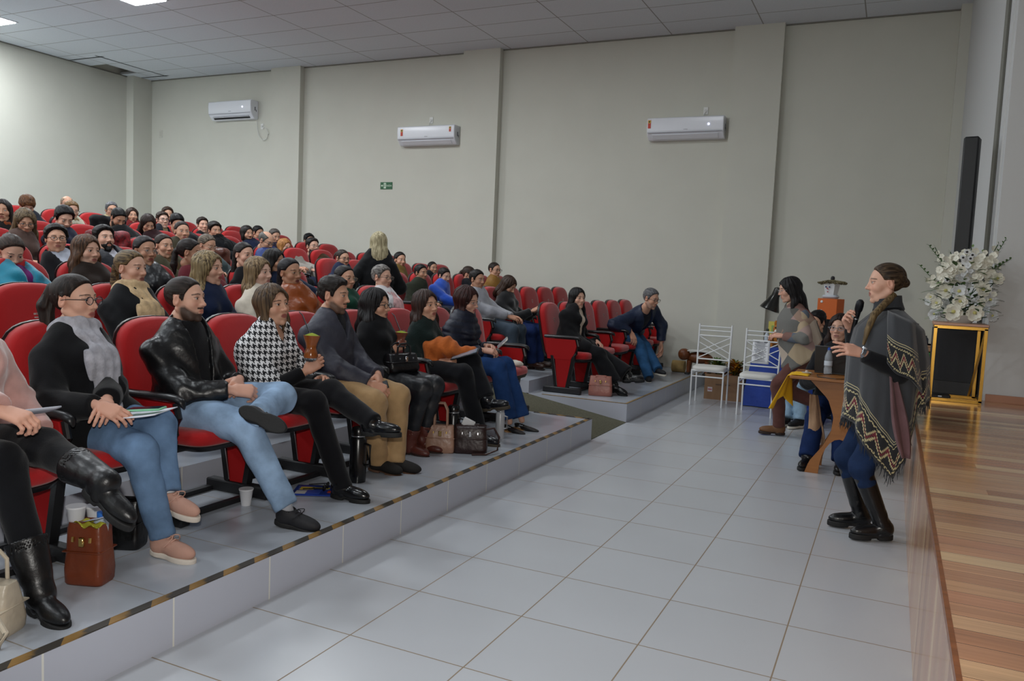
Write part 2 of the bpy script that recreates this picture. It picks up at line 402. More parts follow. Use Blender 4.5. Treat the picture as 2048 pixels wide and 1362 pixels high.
# ceiling lamps in view and above the rest of the hall
M_lampface = mat('f4f8ff', emit=9.0, rough=0.4)
M_white = mat('d9dbdf', rough=0.35, spec=0.5)
names_l = {(-9.89, 8.05): 'square ceiling light panel, the nearer of the two glowing at the upper edge', (-13.22, 8.05): 'square ceiling light panel over the back rows, beside the left edge'}
for lx, ly in LAMPS:
    if (lx, ly) not in names_l: continue
    e = empty('ceiling_light', (lx, ly, ZC), 0, names_l.get((lx, ly), 'square ceiling light panel further along the ceiling'), 'ceiling light', 'light panels in the ceiling')
    MB().box((0, 0, -0.006), (0.33, 0.33, 0.006)).build('frame', M_white, e, smooth=False)
    MB().box((0, 0, -0.016), (0.305, 0.305, 0.004)).build('diffuser', M_lampface, e, smooth=False)

# ------------------------------------------------------------------ implicit shapes turned into one continuous mesh
f32 = np.float32
def V(*a): return np.array(a, dtype=f32)
def cap(P, a, b, ra, rb=None, ax=None, k=1.0):
    """tapered capsule; optionally flattened by k along the unit vector ax"""
    a = np.asarray(a, f32); b = np.asarray(b, f32); rb = ra if rb is None else rb
    pa = P-a; ba = b-a
    if ax is not None:
        ax = np.asarray(ax, f32); s = f32(1.0/k-1.0)
        pa = pa + np.outer(pa@ax*s, ax); ba = ba + (ba@ax)*s*ax
    t = np.clip(pa@ba/max(float(ba@ba), 1e-9), 0, 1)
    d = np.sqrt(((pa-t[:, None]*ba)**2).sum(1)) - (ra+(rb-ra)*t)
    return d*(k if ax is not None and k < 1 else 1.0)
def ell(P, c, r, R=None):
    q = P-np.asarray(c, f32)
    if R is not None: q = q@np.asarray(R, f32)
    r = np.asarray(r, f32)
    k0 = np.sqrt(((q/r)**2).sum(1)); k1 = np.sqrt(((q/(r*r))**2).sum(1))
    return k0*(k0-1)/np.maximum(k1, 1e-6)
def rbox(P, c, h, rd=0.01, R=None):
    q = P-np.asarray(c, f32)
    if R is not None: q = q@np.asarray(R, f32)
    q = np.abs(q)-np.asarray(h, f32)+rd
    return np.sqrt((np.maximum(q, 0)**2).sum(1))+np.minimum(q.max(1), 0)-rd
def torus(P, c, R0, r, R=None, sq=(1, 1, 1)):
    q = P-np.asarray(c, f32)
    if R is not None: q = q@np.asarray(R, f32)
    q = q*np.asarray(sq, f32)
    return np.sqrt((np.sqrt(q[:, 0]**2+q[:, 1]**2)-R0)**2+q[:, 2]**2)-r
def smin(a, b, k):
    h = np.clip(0.5+0.5*(b-a)/k, 0, 1); return b+(a-b)*h-k*h*(1-h)
def smax(a, b, k): return -smin(-a, -b, k)
def union(k, *ds):
    d = ds[0]
    for e in ds[1:]: d = smin(d, e, k)
    return d
def wob(P, f, seed=0.0):
    x, y, z = P[:, 0]*f, P[:, 1]*f, P[:, 2]*f
    a = np.sin(x*1.1+2.1*np.sin(z*0.7+seed)+seed)*np.sin(y*1.3+1.7*np.sin(x*0.8+seed*2)); b = np.sin(z*1.7+1.9*np.sin(y*0.9+seed)+0.5*x)
    return (a+b)*0.5
def mesh_sdf(fn, lo, hi, h, c=4):
    """surface nets over a grid that is only evaluated near the surface"""
    lo = np.asarray(lo, float); hi = np.asarray(hi, float)
    nb = np.maximum(np.ceil((hi-lo)/(h*c)).astype(int), 1)
    g = [lo[i]+h*c*(np.arange(nb[i])+0.5) for i in range(3)]
    G = np.stack(np.meshgrid(*g, indexing='ij'), -1).reshape(-1, 3).astype(f32)
    D = fn(G).reshape(nb)
    act = np.abs(D) < h*c*1.45
    n = nb*c+1
    F = np.where(np.repeat(np.repeat(np.repeat(D, c, 0), c, 1), c, 2) < 0, f32(-1), f32(1))
    F = np.pad(F, ((0, 1), (0, 1), (0, 1)), mode='edge').astype(f32)
    M = np.zeros(n, bool); ai = np.argwhere(act)
    if len(ai) == 0: return np.zeros((0, 3)), np.zeros((0, 4), int)
    off = np.stack(np.meshgrid(*[np.arange(c+1)]*3, indexing='ij'), -1).reshape(-1, 3)
    ids = (ai[:, None, :]*c+off[None]).reshape(-1, 3)
    M[ids[:, 0], ids[:, 1], ids[:, 2]] = True
    pi_ = np.argwhere(M)
    F[M] = fn((lo+pi_*h).astype(f32))
    F[0, :, :] = np.maximum(F[0], h*.01); F[-1] = np.maximum(F[-1], h*.01); F[:, 0] = np.maximum(F[:, 0], h*.01); F[:, -1] = np.maximum(F[:, -1], h*.01)
    F[:, :, 0] = np.maximum(F[:, :, 0], h*.01); F[:, :, -1] = np.maximum(F[:, :, -1], h*.01)
    S = F < 0
    cnt = np.zeros(n-1, np.int8)
    for i in (0, 1):
        for j in (0, 1):
            for k in (0, 1): cnt += S[i:n[0]-1+i, j:n[1]-1+j, k:n[2]-1+k]
    A = (cnt > 0) & (cnt < 8); ix = np.argwhere(A); idx = -np.ones(n-1, np.int64); idx[A] = np.arange(len(ix))
    acc = np.zeros((len(ix), 3)); num = np.zeros(len(ix))
    cr = [(i, j, k) for i in (0, 1) for j in (0, 1) for k in (0, 1)]
    for a in cr:
        for ax in range(3):
            if a[ax]: continue
            b = list(a); b[ax] = 1
            fa = F[ix[:, 0]+a[0], ix[:, 1]+a[1], ix[:, 2]+a[2]]; fb = F[ix[:, 0]+b[0], ix[:, 1]+b[1], ix[:, 2]+b[2]]
            m = (fa < 0) != (fb < 0)
            t = np.where(m, fa/np.where(m, fa-fb, 1), 0)
            p = np.array(a, float)[None]+t[:, None]*(np.array(b)-np.array(a))[None]
            acc[m] += p[m]; num[m] += 1
    v = lo+h*(ix+acc/np.maximum(num, 1)[:, None])
    qs = []
    for ax in range(3):
        o1, o2 = [(1, 2), (2, 0), (0, 1)][ax]
        sl0 = [slice(None)]*3; sl1 = [slice(None)]*3; sl0[ax] = slice(0, n[ax]-1); sl1[ax] = slice(1, n[ax])
        d = S[tuple(sl0)] != S[tuple(sl1)]
        e = np.argwhere(d)
        e = e[(e[:, o1] > 0) & (e[:, o2] > 0) & (e[:, o1] < n[o1]-1) & (e[:, o2] < n[o2]-1)]
        if len(e) == 0: continue
        s = S[e[:, 0], e[:, 1], e[:, 2]]
        def c_(a1, a2):
            q = e.copy(); q[:, o1] -= a1; q[:, o2] -= a2; return idx[q[:, 0], q[:, 1], q[:, 2]]
        q = np.stack([c_(1, 1), c_(0, 1), c_(0, 0), c_(1, 0)], 1)
        q[~s] = q[~s][:, ::-1]
        qs.append(q)
    q = np.concatenate(qs) if qs else np.zeros((0, 4), int)
    q = q[(q >= 0).all(1)]
    return v, q
def npmesh(name, parts, mats, parent=None, tone=None, matrix=None):
    """parts: list of (verts, quads, material index[, tone])"""
    vs = []; fs = []; mi = []; o = 0; tn = []
    for p in parts:
        v, q, k = p[:3]
        if len(v) == 0: continue
        vs.append(v); fs.append(q+o); mi.append(np.full(len(q), k)); o += len(v)
        if tone is not None: tn.append(p[3])
    if not vs: return None
    v = np.concatenate(vs); q = np.concatenate(fs); mi = np.concatenate(mi)
    me = bpy.data.meshes.new(name)
    me.vertices.add(len(v)); me.vertices.foreach_set('co', v.astype(f32).ravel())
    me.loops.add(len(q)*4); me.loops.foreach_set('vertex_index', q.astype(np.int32).ravel())
    me.polygons.add(len(q)); me.polygons.foreach_set('loop_start', np.arange(0, len(q)*4, 4, dtype=np.int32))
    me.polygons.foreach_set('material_index', mi.astype(np.int32)); me.polygons.foreach_set('use_smooth', np.ones(len(q), bool))
    for m in mats: me.materials.append(m)
    if tone is not None:
        a = me.color_attributes.new('tone', 'FLOAT_COLOR', 'POINT')
        t = np.concatenate(tn); a.data.foreach_set('color', np.concatenate([t, np.ones((len(t), 1))], 1).astype(f32).ravel())
    me.update(calc_edges=True); me.validate()
    ob = bpy.data.objects.new(name, me); COL.objects.link(ob)
    if parent is not None: ob.parent = parent
    if matrix is not None: ob.matrix_local = matrix
    return ob
def nrm(v):
    v = np.asarray(v, float); return v/max(np.linalg.norm(v), 1e-9)

# ------------------------------------------------------------------ head (local: x forward, y left, z up, origin mid head, metres)
EY = 0.0315; EZ = 0.010
def head_sdf(P, male=False, jaw=1.0, nose=1.0, child=False, fat=0.0):
    w = 1.0 + (0.04 if male else 0) + fat*0.5
    d = ell(P, (-0.014, 0, 0.036), (0.097, 0.0745, 0.084))
    d = smin(d, ell(P, (0.028, 0, -0.012), (0.062, (0.061 if male else 0.058)*w, 0.088)), 0.02)
    jw = (0.052 if male else 0.042)*jaw
    d = smin(d, ell(P, (0.022, 0, -0.062), (0.058, jw+0.006+fat*0.02, 0.047)), 0.02)
    d = smin(d, ell(P, (0.066, 0, -0.099), (0.020, 0.020 if male else 0.016, 0.017)), 0.018)
    for s in (-1, 1):
        d = smin(d, ell(P, (0.052, s*0.041, -0.022), (0.028, 0.024, 0.026)), 0.016)
        d = smin(d, cap(P, (-0.01, s*(0.058 if male else 0.054), -0.045), (0.045, s*(0.036 if male else 0.030), -0.092), 0.018, 0.016), 0.02)
    d = smin(d, cap(P, (0.074, -0.034, 0.030), (0.074, 0.034, 0.030), 0.011 if male else 0.008), 0.014)
    for s in (-1, 1):
        d = smax(d, -ell(P, (0.096, s*EY, EZ), (0.020, 0.019, 0.014)), 0.010)
        lid = ell(P, (0.0725, s*EY, EZ), (0.0150, 0.0165, 0.0130))
        op = ell(P, (0.092, s*(EY+0.001), EZ-0.0005), (0.022, 0.0145, 0.0052))
        d = smin(d, smax(lid, -op, 0.002), 0.004)
    n = cap(P, (0.083, 0, 0.022), (0.101, 0, -0.020), 0.0065, 0.0095*nose)
    n = smin(n, ell(P, (0.1035+0.004*(nose-1), 0, -0.0235), (0.0115*nose, 0.0105*nose, 0.0095)), 0.006)
    for s in (-1, 1): n = smin(n, ell(P, (0.092, s*0.0135, -0.027), (0.0115, 0.0075, 0.0075)), 0.005)
    d = smin(d, n, 0.010)
    for s in (-1, 1): d = smax(d, -ell(P, (0.099, s*0.0065, -0.0345), (0.006, 0.0032, 0.004)), 0.003)
    m = ell(P, (0.074, 0, -0.060), (0.016, 0.027, 0.020)); d = smin(d, m, 0.012)
    d = smin(d, cap(P, (0.0840, -0.014, -0.0525), (0.0840, 0.014, -0.0525), 0.0048), 0.006)
    d = smin(d, cap(P, (0.0835, -0.012, -0.0655), (0.0835, 0.012, -0.0655), 0.0055), 0.006)
    d = smax(d, -cap(P, (0.093, -0.022, -0.0585), (0.093, 0.022, -0.0585), 0.0035), 0.003)
    for s in (-1, 1):
        R = np.array([[cos(.25), 0, sin(.25)], [0, 1, 0], [-sin(.25), 0, cos(.25)]])
        e = ell(P, (-0.010, s*0.077, 0.000), (0.0175, 0.0085, 0.031), R)
        e = smax(e, -ell(P, (-0.006, s*0.084, 0.003), (0.0095, 0.006, 0.018), R), 0.004)
        d = smin(d, e, 0.006)
    return d
def blend(c, t, w): return c*(1-w[:, None])+np.asarray(t)[None]*w[:, None]
def step(x, a, b): return np.clip((x-a)/(b-a), 0, 1)
def head_tone(P, skin, sp):
    """colour of skin, lips, brows, stubble by place on the head"""
    c = np.tile(np.asarray(skin, float), (len(P), 1))
    x, y, z = P[:, 0], P[:, 1], P[:, 2]; ay = np.abs(y)
    red = np.asarray(skin)*np.array([1.02, 0.78, 0.76])
    w = np.exp(-(((ay-0.042)/0.02)**2+((z+0.022)/0.02)**2))*(x > 0.03)*0.55; c = blend(c, red, w)
    w = np.exp(-((y/0.012)**2+((z+0.025)/0.012)**2))*(x > 0.09)*0.5; c = blend(c, red, w)
    w = (ay > 0.072)*0.4*(z < 0.04); c = blend(c, red, w)
    lipc = sp.get('lips'); lipc = np.asarray(srgb(lipc)) if lipc else np.asarray(skin)*np.array([0.92, 0.62, 0.60])
    w = (1-step(np.sqrt((y/0.0235)**2+((z+0.0590)/0.0125)**2), 0.85, 1.1))*(x > 0.07); c = blend(c, lipc, w)
    w = np.exp(-(((z+0.0588)/0.0016)**2))*(ay < 0.022)*(x > 0.07)*0.6; c = blend(c, np.asarray(skin)*0.25, w)
    hc = np.asarray(srgb(sp.get('brow', sp.get('hair_col', '2a1c14'))))*1.1
    bz = 0.034-0.004*((ay-0.03)/0.018)**2; w = (1-step(np.abs(z-bz), 0.0018, 0.0048 if sp.get('male') else 0.0038))*(ay > 0.012)*(ay < 0.052)*(x > 0.045); c = blend(c, hc, w*0.85)
    w = (1-step(np.abs(z-(EZ+0.0058)), 0.0008, 0.0030))*(np.abs(ay-EY) < 0.016)*(x > 0.06); c = blend(c, np.array([.03, .02, .02]), w*0.75)
    if sp.get('stubble'):
        st = min(0.97, sp['stubble']*1.32); lim = -0.028-0.035*step(x, 0.03, 0.075)
        w = step(lim-z, -0.006, 0.012)*step(x, -0.010, 0.012)*(1-((ay < 0.024)&(z > -0.070)&(z < -0.040)&(x > .06)))
        w = np.maximum(w, (np.abs(z+0.043) < 0.005)*(ay < 0.028)*(x > 0.07)*1.0)
        w = w*(1-step(-z, 0.14, 0.17)); c = blend(c, hc*0.9, w*st)
    if sp.get('buzz'):
        w = hair_region(P)*sp['buzz']; c = blend(c, hc, w)
    return c
_LX = [-.13, -.055, -.038, -.030, .006, .012, .024, .034, .05, .062, .074, .10]
_LM = [-.062, -.055, -.045, .030, .030, -.006, -.004, .034, .062, .080, .090, .096]
_LF = [-.062, -.055, -.040, .022, .024, .022, .024, .044, .068, .084, .092, .097]
def hairline(P, male=True):
    x = P[:, 0]; ay = np.abs(P[:, 1])
    return np.interp(x, _LX, _LM if male else _LF)
def hair_region(P):
    return step(P[:, 2]-hairline(P), -0.003, 0.005)
def _old(P):
    x, y, z = P[:, 0], P[:, 1], P[:, 2]; ay = np.abs(y)
    line = 0.082 - 1.15*np.clip(0.072-x, 0, 0.055) - np.clip(ay-0.05, 0, 1)*1.1
    back = step(-0.030-x, -0.012, 0.008)*step(z, -0.06, -0.045)
    top = step(z-line, -0.003, 0.004)
    return np.clip(np.maximum(top*(z > 0.0), back), 0, 1)

# ------------------------------------------------------------------ hair styles (head local)
def hair_sdf(P, style, L=0.3, vol=1.0, seed=0.0):
    x, y, z = P[:, 0], P[:, 1], P[:, 2]; ay = np.abs(y)
    ph = np.arctan2(y, x+0.015)
    ridge = np.sin(ph*34+3*np.sin(z*18+seed))*0.0011+np.sin(ph*15+2*np.sin(z*11+seed))*0.0014
    ridgeb = (np.sin(z*170+12*x+3*np.sin(y*25))*0.0008+np.sin((z-0.5*x)*75+ay*20+seed)*0.0010)
    th = {'short': 0.012, 'crop': 0.007, 'tied': 0.006, 'bun': 0.007, 'long': 0.012, 'bob': 0.013, 'fringe': 0.015, 'rim': 0.007, 'quiff': 0.015}.get(style, 0.01)*vol
    sk = ell(P, (-0.016, 0, 0.037), (0.099+th, 0.0765+th, 0.086+th))
    # the face opening
    face = ell(P, (0.100, 0, -0.026), (0.083, 0.072, 0.113 if style not in ('fringe',) else 0.085))
    low = z+0.030 if style in ('short', 'quiff', 'crop', 'fringe', 'rim') else z+0.065
    side = -(smax((0.006-z), -(-0.028-x), 0.004)) if style in ('short', 'quiff', 'crop', 'rim') else None
    d = smax(sk, -face, 0.006)
    if style in ('short', 'quiff', 'crop', 'rim', 'tied', 'bun', 'pony'):
        tt = {'short': (0.016, 0.008), 'quiff': (0.020, 0.006), 'crop': (0.007, 0.004), 'rim': (0.007, 0.007), 'tied': (0.009, 0.007), 'bun': (0.011, 0.008), 'pony': (0.009, 0.007)}[style]
        hd = head_sdf(P); tk = (tt[1]+(tt[0]-tt[1])*step(z+0.25*x, 0.015, 0.085))*vol
        fall = step(z-hairline(P, style in ('short', 'quiff', 'crop', 'rim')), 0.0, 0.014)
        d = smax(hd-tk*(0.35+0.65*fall), (hairline(P, style in ('short', 'quiff', 'crop', 'rim'))-z)*0.75, 0.004)
        d = smax(d, -ell(P, (0.0, 0, -0.095), (0.055, 0.09, 0.045)), 0.01)
        if style == 'quiff': d = smin(d, ell(P, (0.046, 0.0, 0.098), (0.036, 0.046, 0.020))+wob(P, 90, seed)*0.003, 0.014)
        if style == 'rim': d = smax(d, -ell(P, (0.02, 0, 0.125), (0.115, 0.064, 0.075)), 0.006)
        if style in ('short', 'quiff') and vol > 0.9: d = d+wob(P, 95, seed)*0.0022*vol
        if style == 'bun': d = smin(d, ell(P, (-0.098, 0, 0.072), (0.034, 0.036, 0.034))+wob(P, 90, seed)*0.003, 0.008)
        if style == 'tied':
            d = smin(d, ell(P, (-0.112, 0, 0.004), (0.024, 0.028, 0.026)), 0.014)
            if L > 0.05:
                d = smin(d, cap(P, (-0.122, 0, -0.01), (-0.122, 0.0, -L*0.6), 0.022, 0.030), 0.012)
                d = smin(d, cap(P, (-0.122, 0, -L*0.6), (-0.105, 0.0, -L), 0.030, 0.010), 0.012)
        if style == 'pony':
            d = smin(d, ell(P, (-0.105, 0, 0.055), (0.03, 0.026, 0.026)), 0.010)
            d = smin(d, cap(P, (-0.12, 0, 0.055), (-0.150, 0, -0.03), 0.024, 0.036), 0.012)
            d = smin(d, cap(P, (-0.150, 0, -0.03), (-0.120, 0.0, -L), 0.036, 0.016), 0.014)
            return d+np.where(z > 0.03, 0, ridge*1.6)
        return d+np.where(x > -0.09, ridgeb*0.45, ridge)
    if style in ('fringe',):
        d = smax(d, -(z+0.050), 0.008)
        cut = smax(z-0.004-0.012*(ay > 0.2), -(x+0.030), 0.006)   # ahead of and below the ear top
        d = smax(d, -cut, 0.006)
        if style == 'quiff':
            d = smin(d, ell(P, (0.040, 0.0, 0.104), (0.050, 0.052, 0.024)), 0.012)
        if style == 'rim':
            d = smax(d, ell(P, (0.03, 0, 0.115), (0.105, 0.068, 0.075))*-1, 0.008)
        if style != 'crop': d = d+wob(P, 120, seed)*0.0022*vol
        return d+ridgeb*1.5
    if style in ('tied', 'bun', 'pony'):
        d = smax(d, -(z+0.052), 0.008)
        cut = smax(z+0.012, -(x+0.020), 0.006); d = smax(d, -cut, 0.006)
        if style == 'bun':
            d = smin(d, ell(P, (-0.098, 0, 0.072), (0.034, 0.036, 0.034))+wob(P, 90, seed)*0.003, 0.008)
        if style == 'tied':
            d = smin(d, ell(P, (-0.116, 0, -0.002), (0.026, 0.032, 0.03)), 0.012)
            if L > 0.05:
                d = smin(d, cap(P, (-0.128, 0, -0.01), (-0.125, 0.0, -L*0.6), 0.024, 0.030), 0.012)
                d = smin(d, cap(P, (-0.125, 0, -L*0.6), (-0.105, 0.0, -L), 0.030, 0.010), 0.012)
        if style == 'pony':
            d = smin(d, ell(P, (-0.105, 0, 0.055), (0.03, 0.026, 0.026)), 0.010)
            d = smin(d, cap(P, (-0.12, 0, 0.055), (-0.150, 0, -0.03), 0.024, 0.036), 0.012)
            d = smin(d, cap(P, (-0.150, 0, -0.03), (-0.120, 0.0, -L), 0.036, 0.016), 0.014)
            return d+ridgeb*(z > 0.03)+ridge*(z <= 0.03)*2
        return d+ridgeb
    # long, bob: curtains beside the face and down the back
    wv = 0.010*np.sin(z*38+seed)*(1 if vol > 1.05 else 0.35)
    Q = P.copy(); Q[:, 0] += wv; Q[:, 1] += wv*0.6*np.sign(y)
    if style == 'bob':
        d = smin(d, cap(Q, (-0.055, 0, 0.02), (-0.060, 0, -L), 0.070*vol, 0.050*vol, (1, 0, 0), 0.8), 0.03)
        for s in (-1, 1): d = smin(d, cap(Q, (0.0, s*0.070, 0.03), (0.010, s*0.078, -L), 0.030*vol, 0.026*vol, (0, 1, 0), 0.75), 0.025)
    else:
        d = smin(d, cap(Q, (-0.050, 0, 0.02), (-0.085, 0, -0.13), 0.072*vol, 0.072*vol, (1, 0, 0), 0.75), 0.03)
        d = smin(d, cap(Q, (-0.085, 0, -0.12), (-0.120, 0, -L), 0.085*vol, 0.060*vol, (1, 0, 0), 0.45), 0.03)
        for s in (-1, 1):
            d = smin(d, cap(Q, (-0.004, s*0.072, 0.03), (-0.010, s*0.088, -0.12), 0.030*vol, 0.034*vol, (0, 1, 0), 0.7), 0.025)
            d = smin(d, cap(Q, (-0.010, s*0.090, -0.12), (0.040, s*0.105, -L*0.9), 0.034*vol, 0.022*vol, (1, 0, 0), 0.8), 0.03)
    face2 = ell(P, (0.108, 0, -0.045), (0.090, 0.0665, 0.125)); neck = cap(P, (-0.01, 0, -0.08), (0.0, 0, -0.25), 0.050, 0.060)
    d = smax(d, -face2, 0.008); d = smax(d, -smax(neck, -(z+0.07), 0.01), 0.01)
    return d+ridge*1.1+wob(P, 40, seed)*0.0025*vol

# ------------------------------------------------------------------ hand (local: x to the fingertips, y to the thumb, z out of the back)
_HC = {}
def hand_geo(curl=0.4, spread=0.2, thumb=0.4, h=0.0032, pose=''):
    key = (round(curl, 2), round(spread, 2), round(thumb, 2), h, pose)
    if key in _HC: return _HC[key]
    prims = []
    bases = [(0.088, 0.030, 0.0), (0.092, 0.010, 0.003), (0.088, -0.010, 0.002), (0.080, -0.028, -0.002)]
    lens = [(0.040, 0.024, 0.020), (0.044, 0.028, 0.021), (0.041, 0.026, 0.020), (0.032, 0.020, 0.018)]
    for i, (b, ls) in enumerate(zip(bases, lens)):
        p = np.array(b); a = 0.0; yaw = (1.5-i)*0.10*spread*2; cu = curl*(1+0.08*i)
        if pose == 'point' and i == 0: cu = 0.12
        prims.append((np.array([0.018, b[1]*0.55, 0.0]), p, 0.0125, 0.0112))
        for j, l in enumerate(ls):
            a += cu*(0.9, 1.15, 0.8)[j]
            q = p+l*np.array([cos(a)*cos(yaw), sin(yaw)*cos(a), -sin(a)])
            prims.append((p, q, (0.0098, 0.0088, 0.0080)[j]-0.0008*(i == 3), (0.0088, 0.0080, 0.0066)[j]-0.0008*(i == 3))); p = q
    t0 = np.array([0.022, 0.026, -0.006]); d1 = nrm((0.75, 0.75-0.5*thumb, -0.25-0.5*thumb)); t1 = t0+d1*0.042
    d2 = nrm((0.95, 0.35-0.6*thumb, -0.25-0.6*thumb)); t2 = t1+d2*0.032; d3 = nrm((0.95, 0.1-0.7*thumb, -0.3-0.5*thumb)); t3 = t2+d3*0.024
    prims += [(t0, t1, 0.0155, 0.0118), (t1, t2, 0.0112, 0.0098), (t2, t3, 0.0096, 0.0076)]
    def fn(P):
        d = cap(P, (-0.045, 0, 0), (0.0, 0, 0), 0.0235, 0.0245, (0, 0, 1), 0.8)
        d = smin(d, rbox(P, (0.048, 0.001, -0.001), (0.040, 0.034, 0.013), 0.012), 0.018)
        for n, (a, b, ra, rb) in enumerate(prims): d = smin(d, cap(P, a, b, ra, rb), 0.0045 if n % 4 or n > 15 else 0.012)
        return d
    g = mesh_sdf(fn, (-0.09, -0.075, -0.13), (0.20, 0.10, 0.035), h)
    _HC[key] = g; return g

# ------------------------------------------------------------------ shoes (local: x to the toe, z up, sole at z=0, ankle at the origin above)
_SC = {}
def shoe_geo(kind, h=0.005):
    key = (kind, h)
    if key in _SC: return _SC[key]
    def upper(P):
        d = ell(P, (0.095, 0, 0.044), (0.088, 0.039, 0.036)); d = smin(d, ell(P, (-0.015, 0, 0.055), (0.046, 0.034, 0.055)), 0.03)
        d = smin(d, cap(P, (-0.005, 0, 0.072), (0.095, 0, 0.046), 0.033, 0.027), 0.02)
        return d
    top = {'sneaker': 0.098, 'shoe': 0.088, 'ankle': 0.20, 'knee': 0.42, 'mid': 0.27, 'sandal': 0.05}[kind]
    heel = {'sneaker': 0.0, 'shoe': 0.004, 'ankle': 0.012, 'knee': 0.012, 'mid': 0.012, 'sandal': 0.0}[kind]
    sole_t = {'sneaker': 0.026, 'shoe': 0.016, 'ankle': 0.028, 'knee': 0.032, 'mid': 0.028, 'sandal': 0.012}[kind]
    shaft = top > 0.1; top = min(top, 0.102)
    def up(P):
        d = upper(P)
        if shaft: d = smin(d, cap(P, (-0.008, 0, 0.07), (-0.006, 0, top-0.03), 0.043, 0.045), 0.03)
        else: d = smin(d, cap(P, (-0.01, 0, 0.05), (-0.01, 0, top), 0.038, 0.040), 0.02)
        d = smax(d, P[:, 2]-top, 0.003)
        d = smax(d, sole_t*0.7-P[:, 2], 0.003)
        if not shaft: d = smax(d, -cap(P, (-0.008, 0, top-0.012), (-0.006, 0, top+0.1), 0.037), 0.004)
        return d
    def so(P):
        q = P.copy(); q[:, 2] = 0
        w = ell(q, (0.112, 0, 0), (0.076, 0.0405, 1)); w = smin(w, ell(q, (-0.010, 0, 0), (0.054, 0.034, 1)), 0.012); w = smin(w, rbox(q, (0.05, 0, 0), (0.07, 0.030, 1), 0.01), 0.010)
        d = smax(w, np.abs(P[:, 2]-sole_t/2)-sole_t/2, 0.004)
        if heel or kind in ('ankle', 'knee', 'mid'):
            d = smax(d, -rbox(P, (0.052, 0, 0.0), (0.022, 0.1, 0.011), 0.004), 0.004)
        return d
    A = mesh_sdf(up, (-0.08, -0.065, 0), (0.20, 0.065, top+0.02), h)
    B = mesh_sdf(so, (-0.09, -0.065, -0.01), (0.21, 0.065, 0.05), h)
    _SC[key] = (A, B); return _SC[key]

# ------------------------------------------------------------------ a person
def ik(a, b, l1, l2, hint):
    """middle joint of a two-bone chain from a to b bent towards hint; b may be pulled in"""
    a = np.asarray(a, float); b = np.asarray(b, float); d = b-a; L = np.linalg.norm(d)
    if L > (l1+l2)*0.995: b = a+d/L*(l1+l2)*0.995; d = b-a; L = np.linalg.norm(d)
    u = d/L; h = np.asarray(hint, float); h = h-u*(h@u); h = nrm(h)
    x = (l1*l1-l2*l2+L*L)/(2*L); y = math.sqrt(max(l1*l1-x*x, 0)); return a+u*x+h*y, b
def frame(x, up):
    x = nrm(x); z = np.asarray(up, float); z = nrm(z-x*(z@x)); y = np.cross(z, x); return np.stack([x, y, z], 1)
SKINS = {'fair': 'd3a58e', 'light': 'c99a80', 'tan': 'b88a70', 'brown': '9c6c50', 'pale': 'd9b09c'}
HQ = {0: (0.0030, 0.0078, 0.0034, 0.0032), 1: (0.0038, 0.011, 0.0048, 0.0045), 2: (0.0048, 0.015, 0.0065, 0.006)}
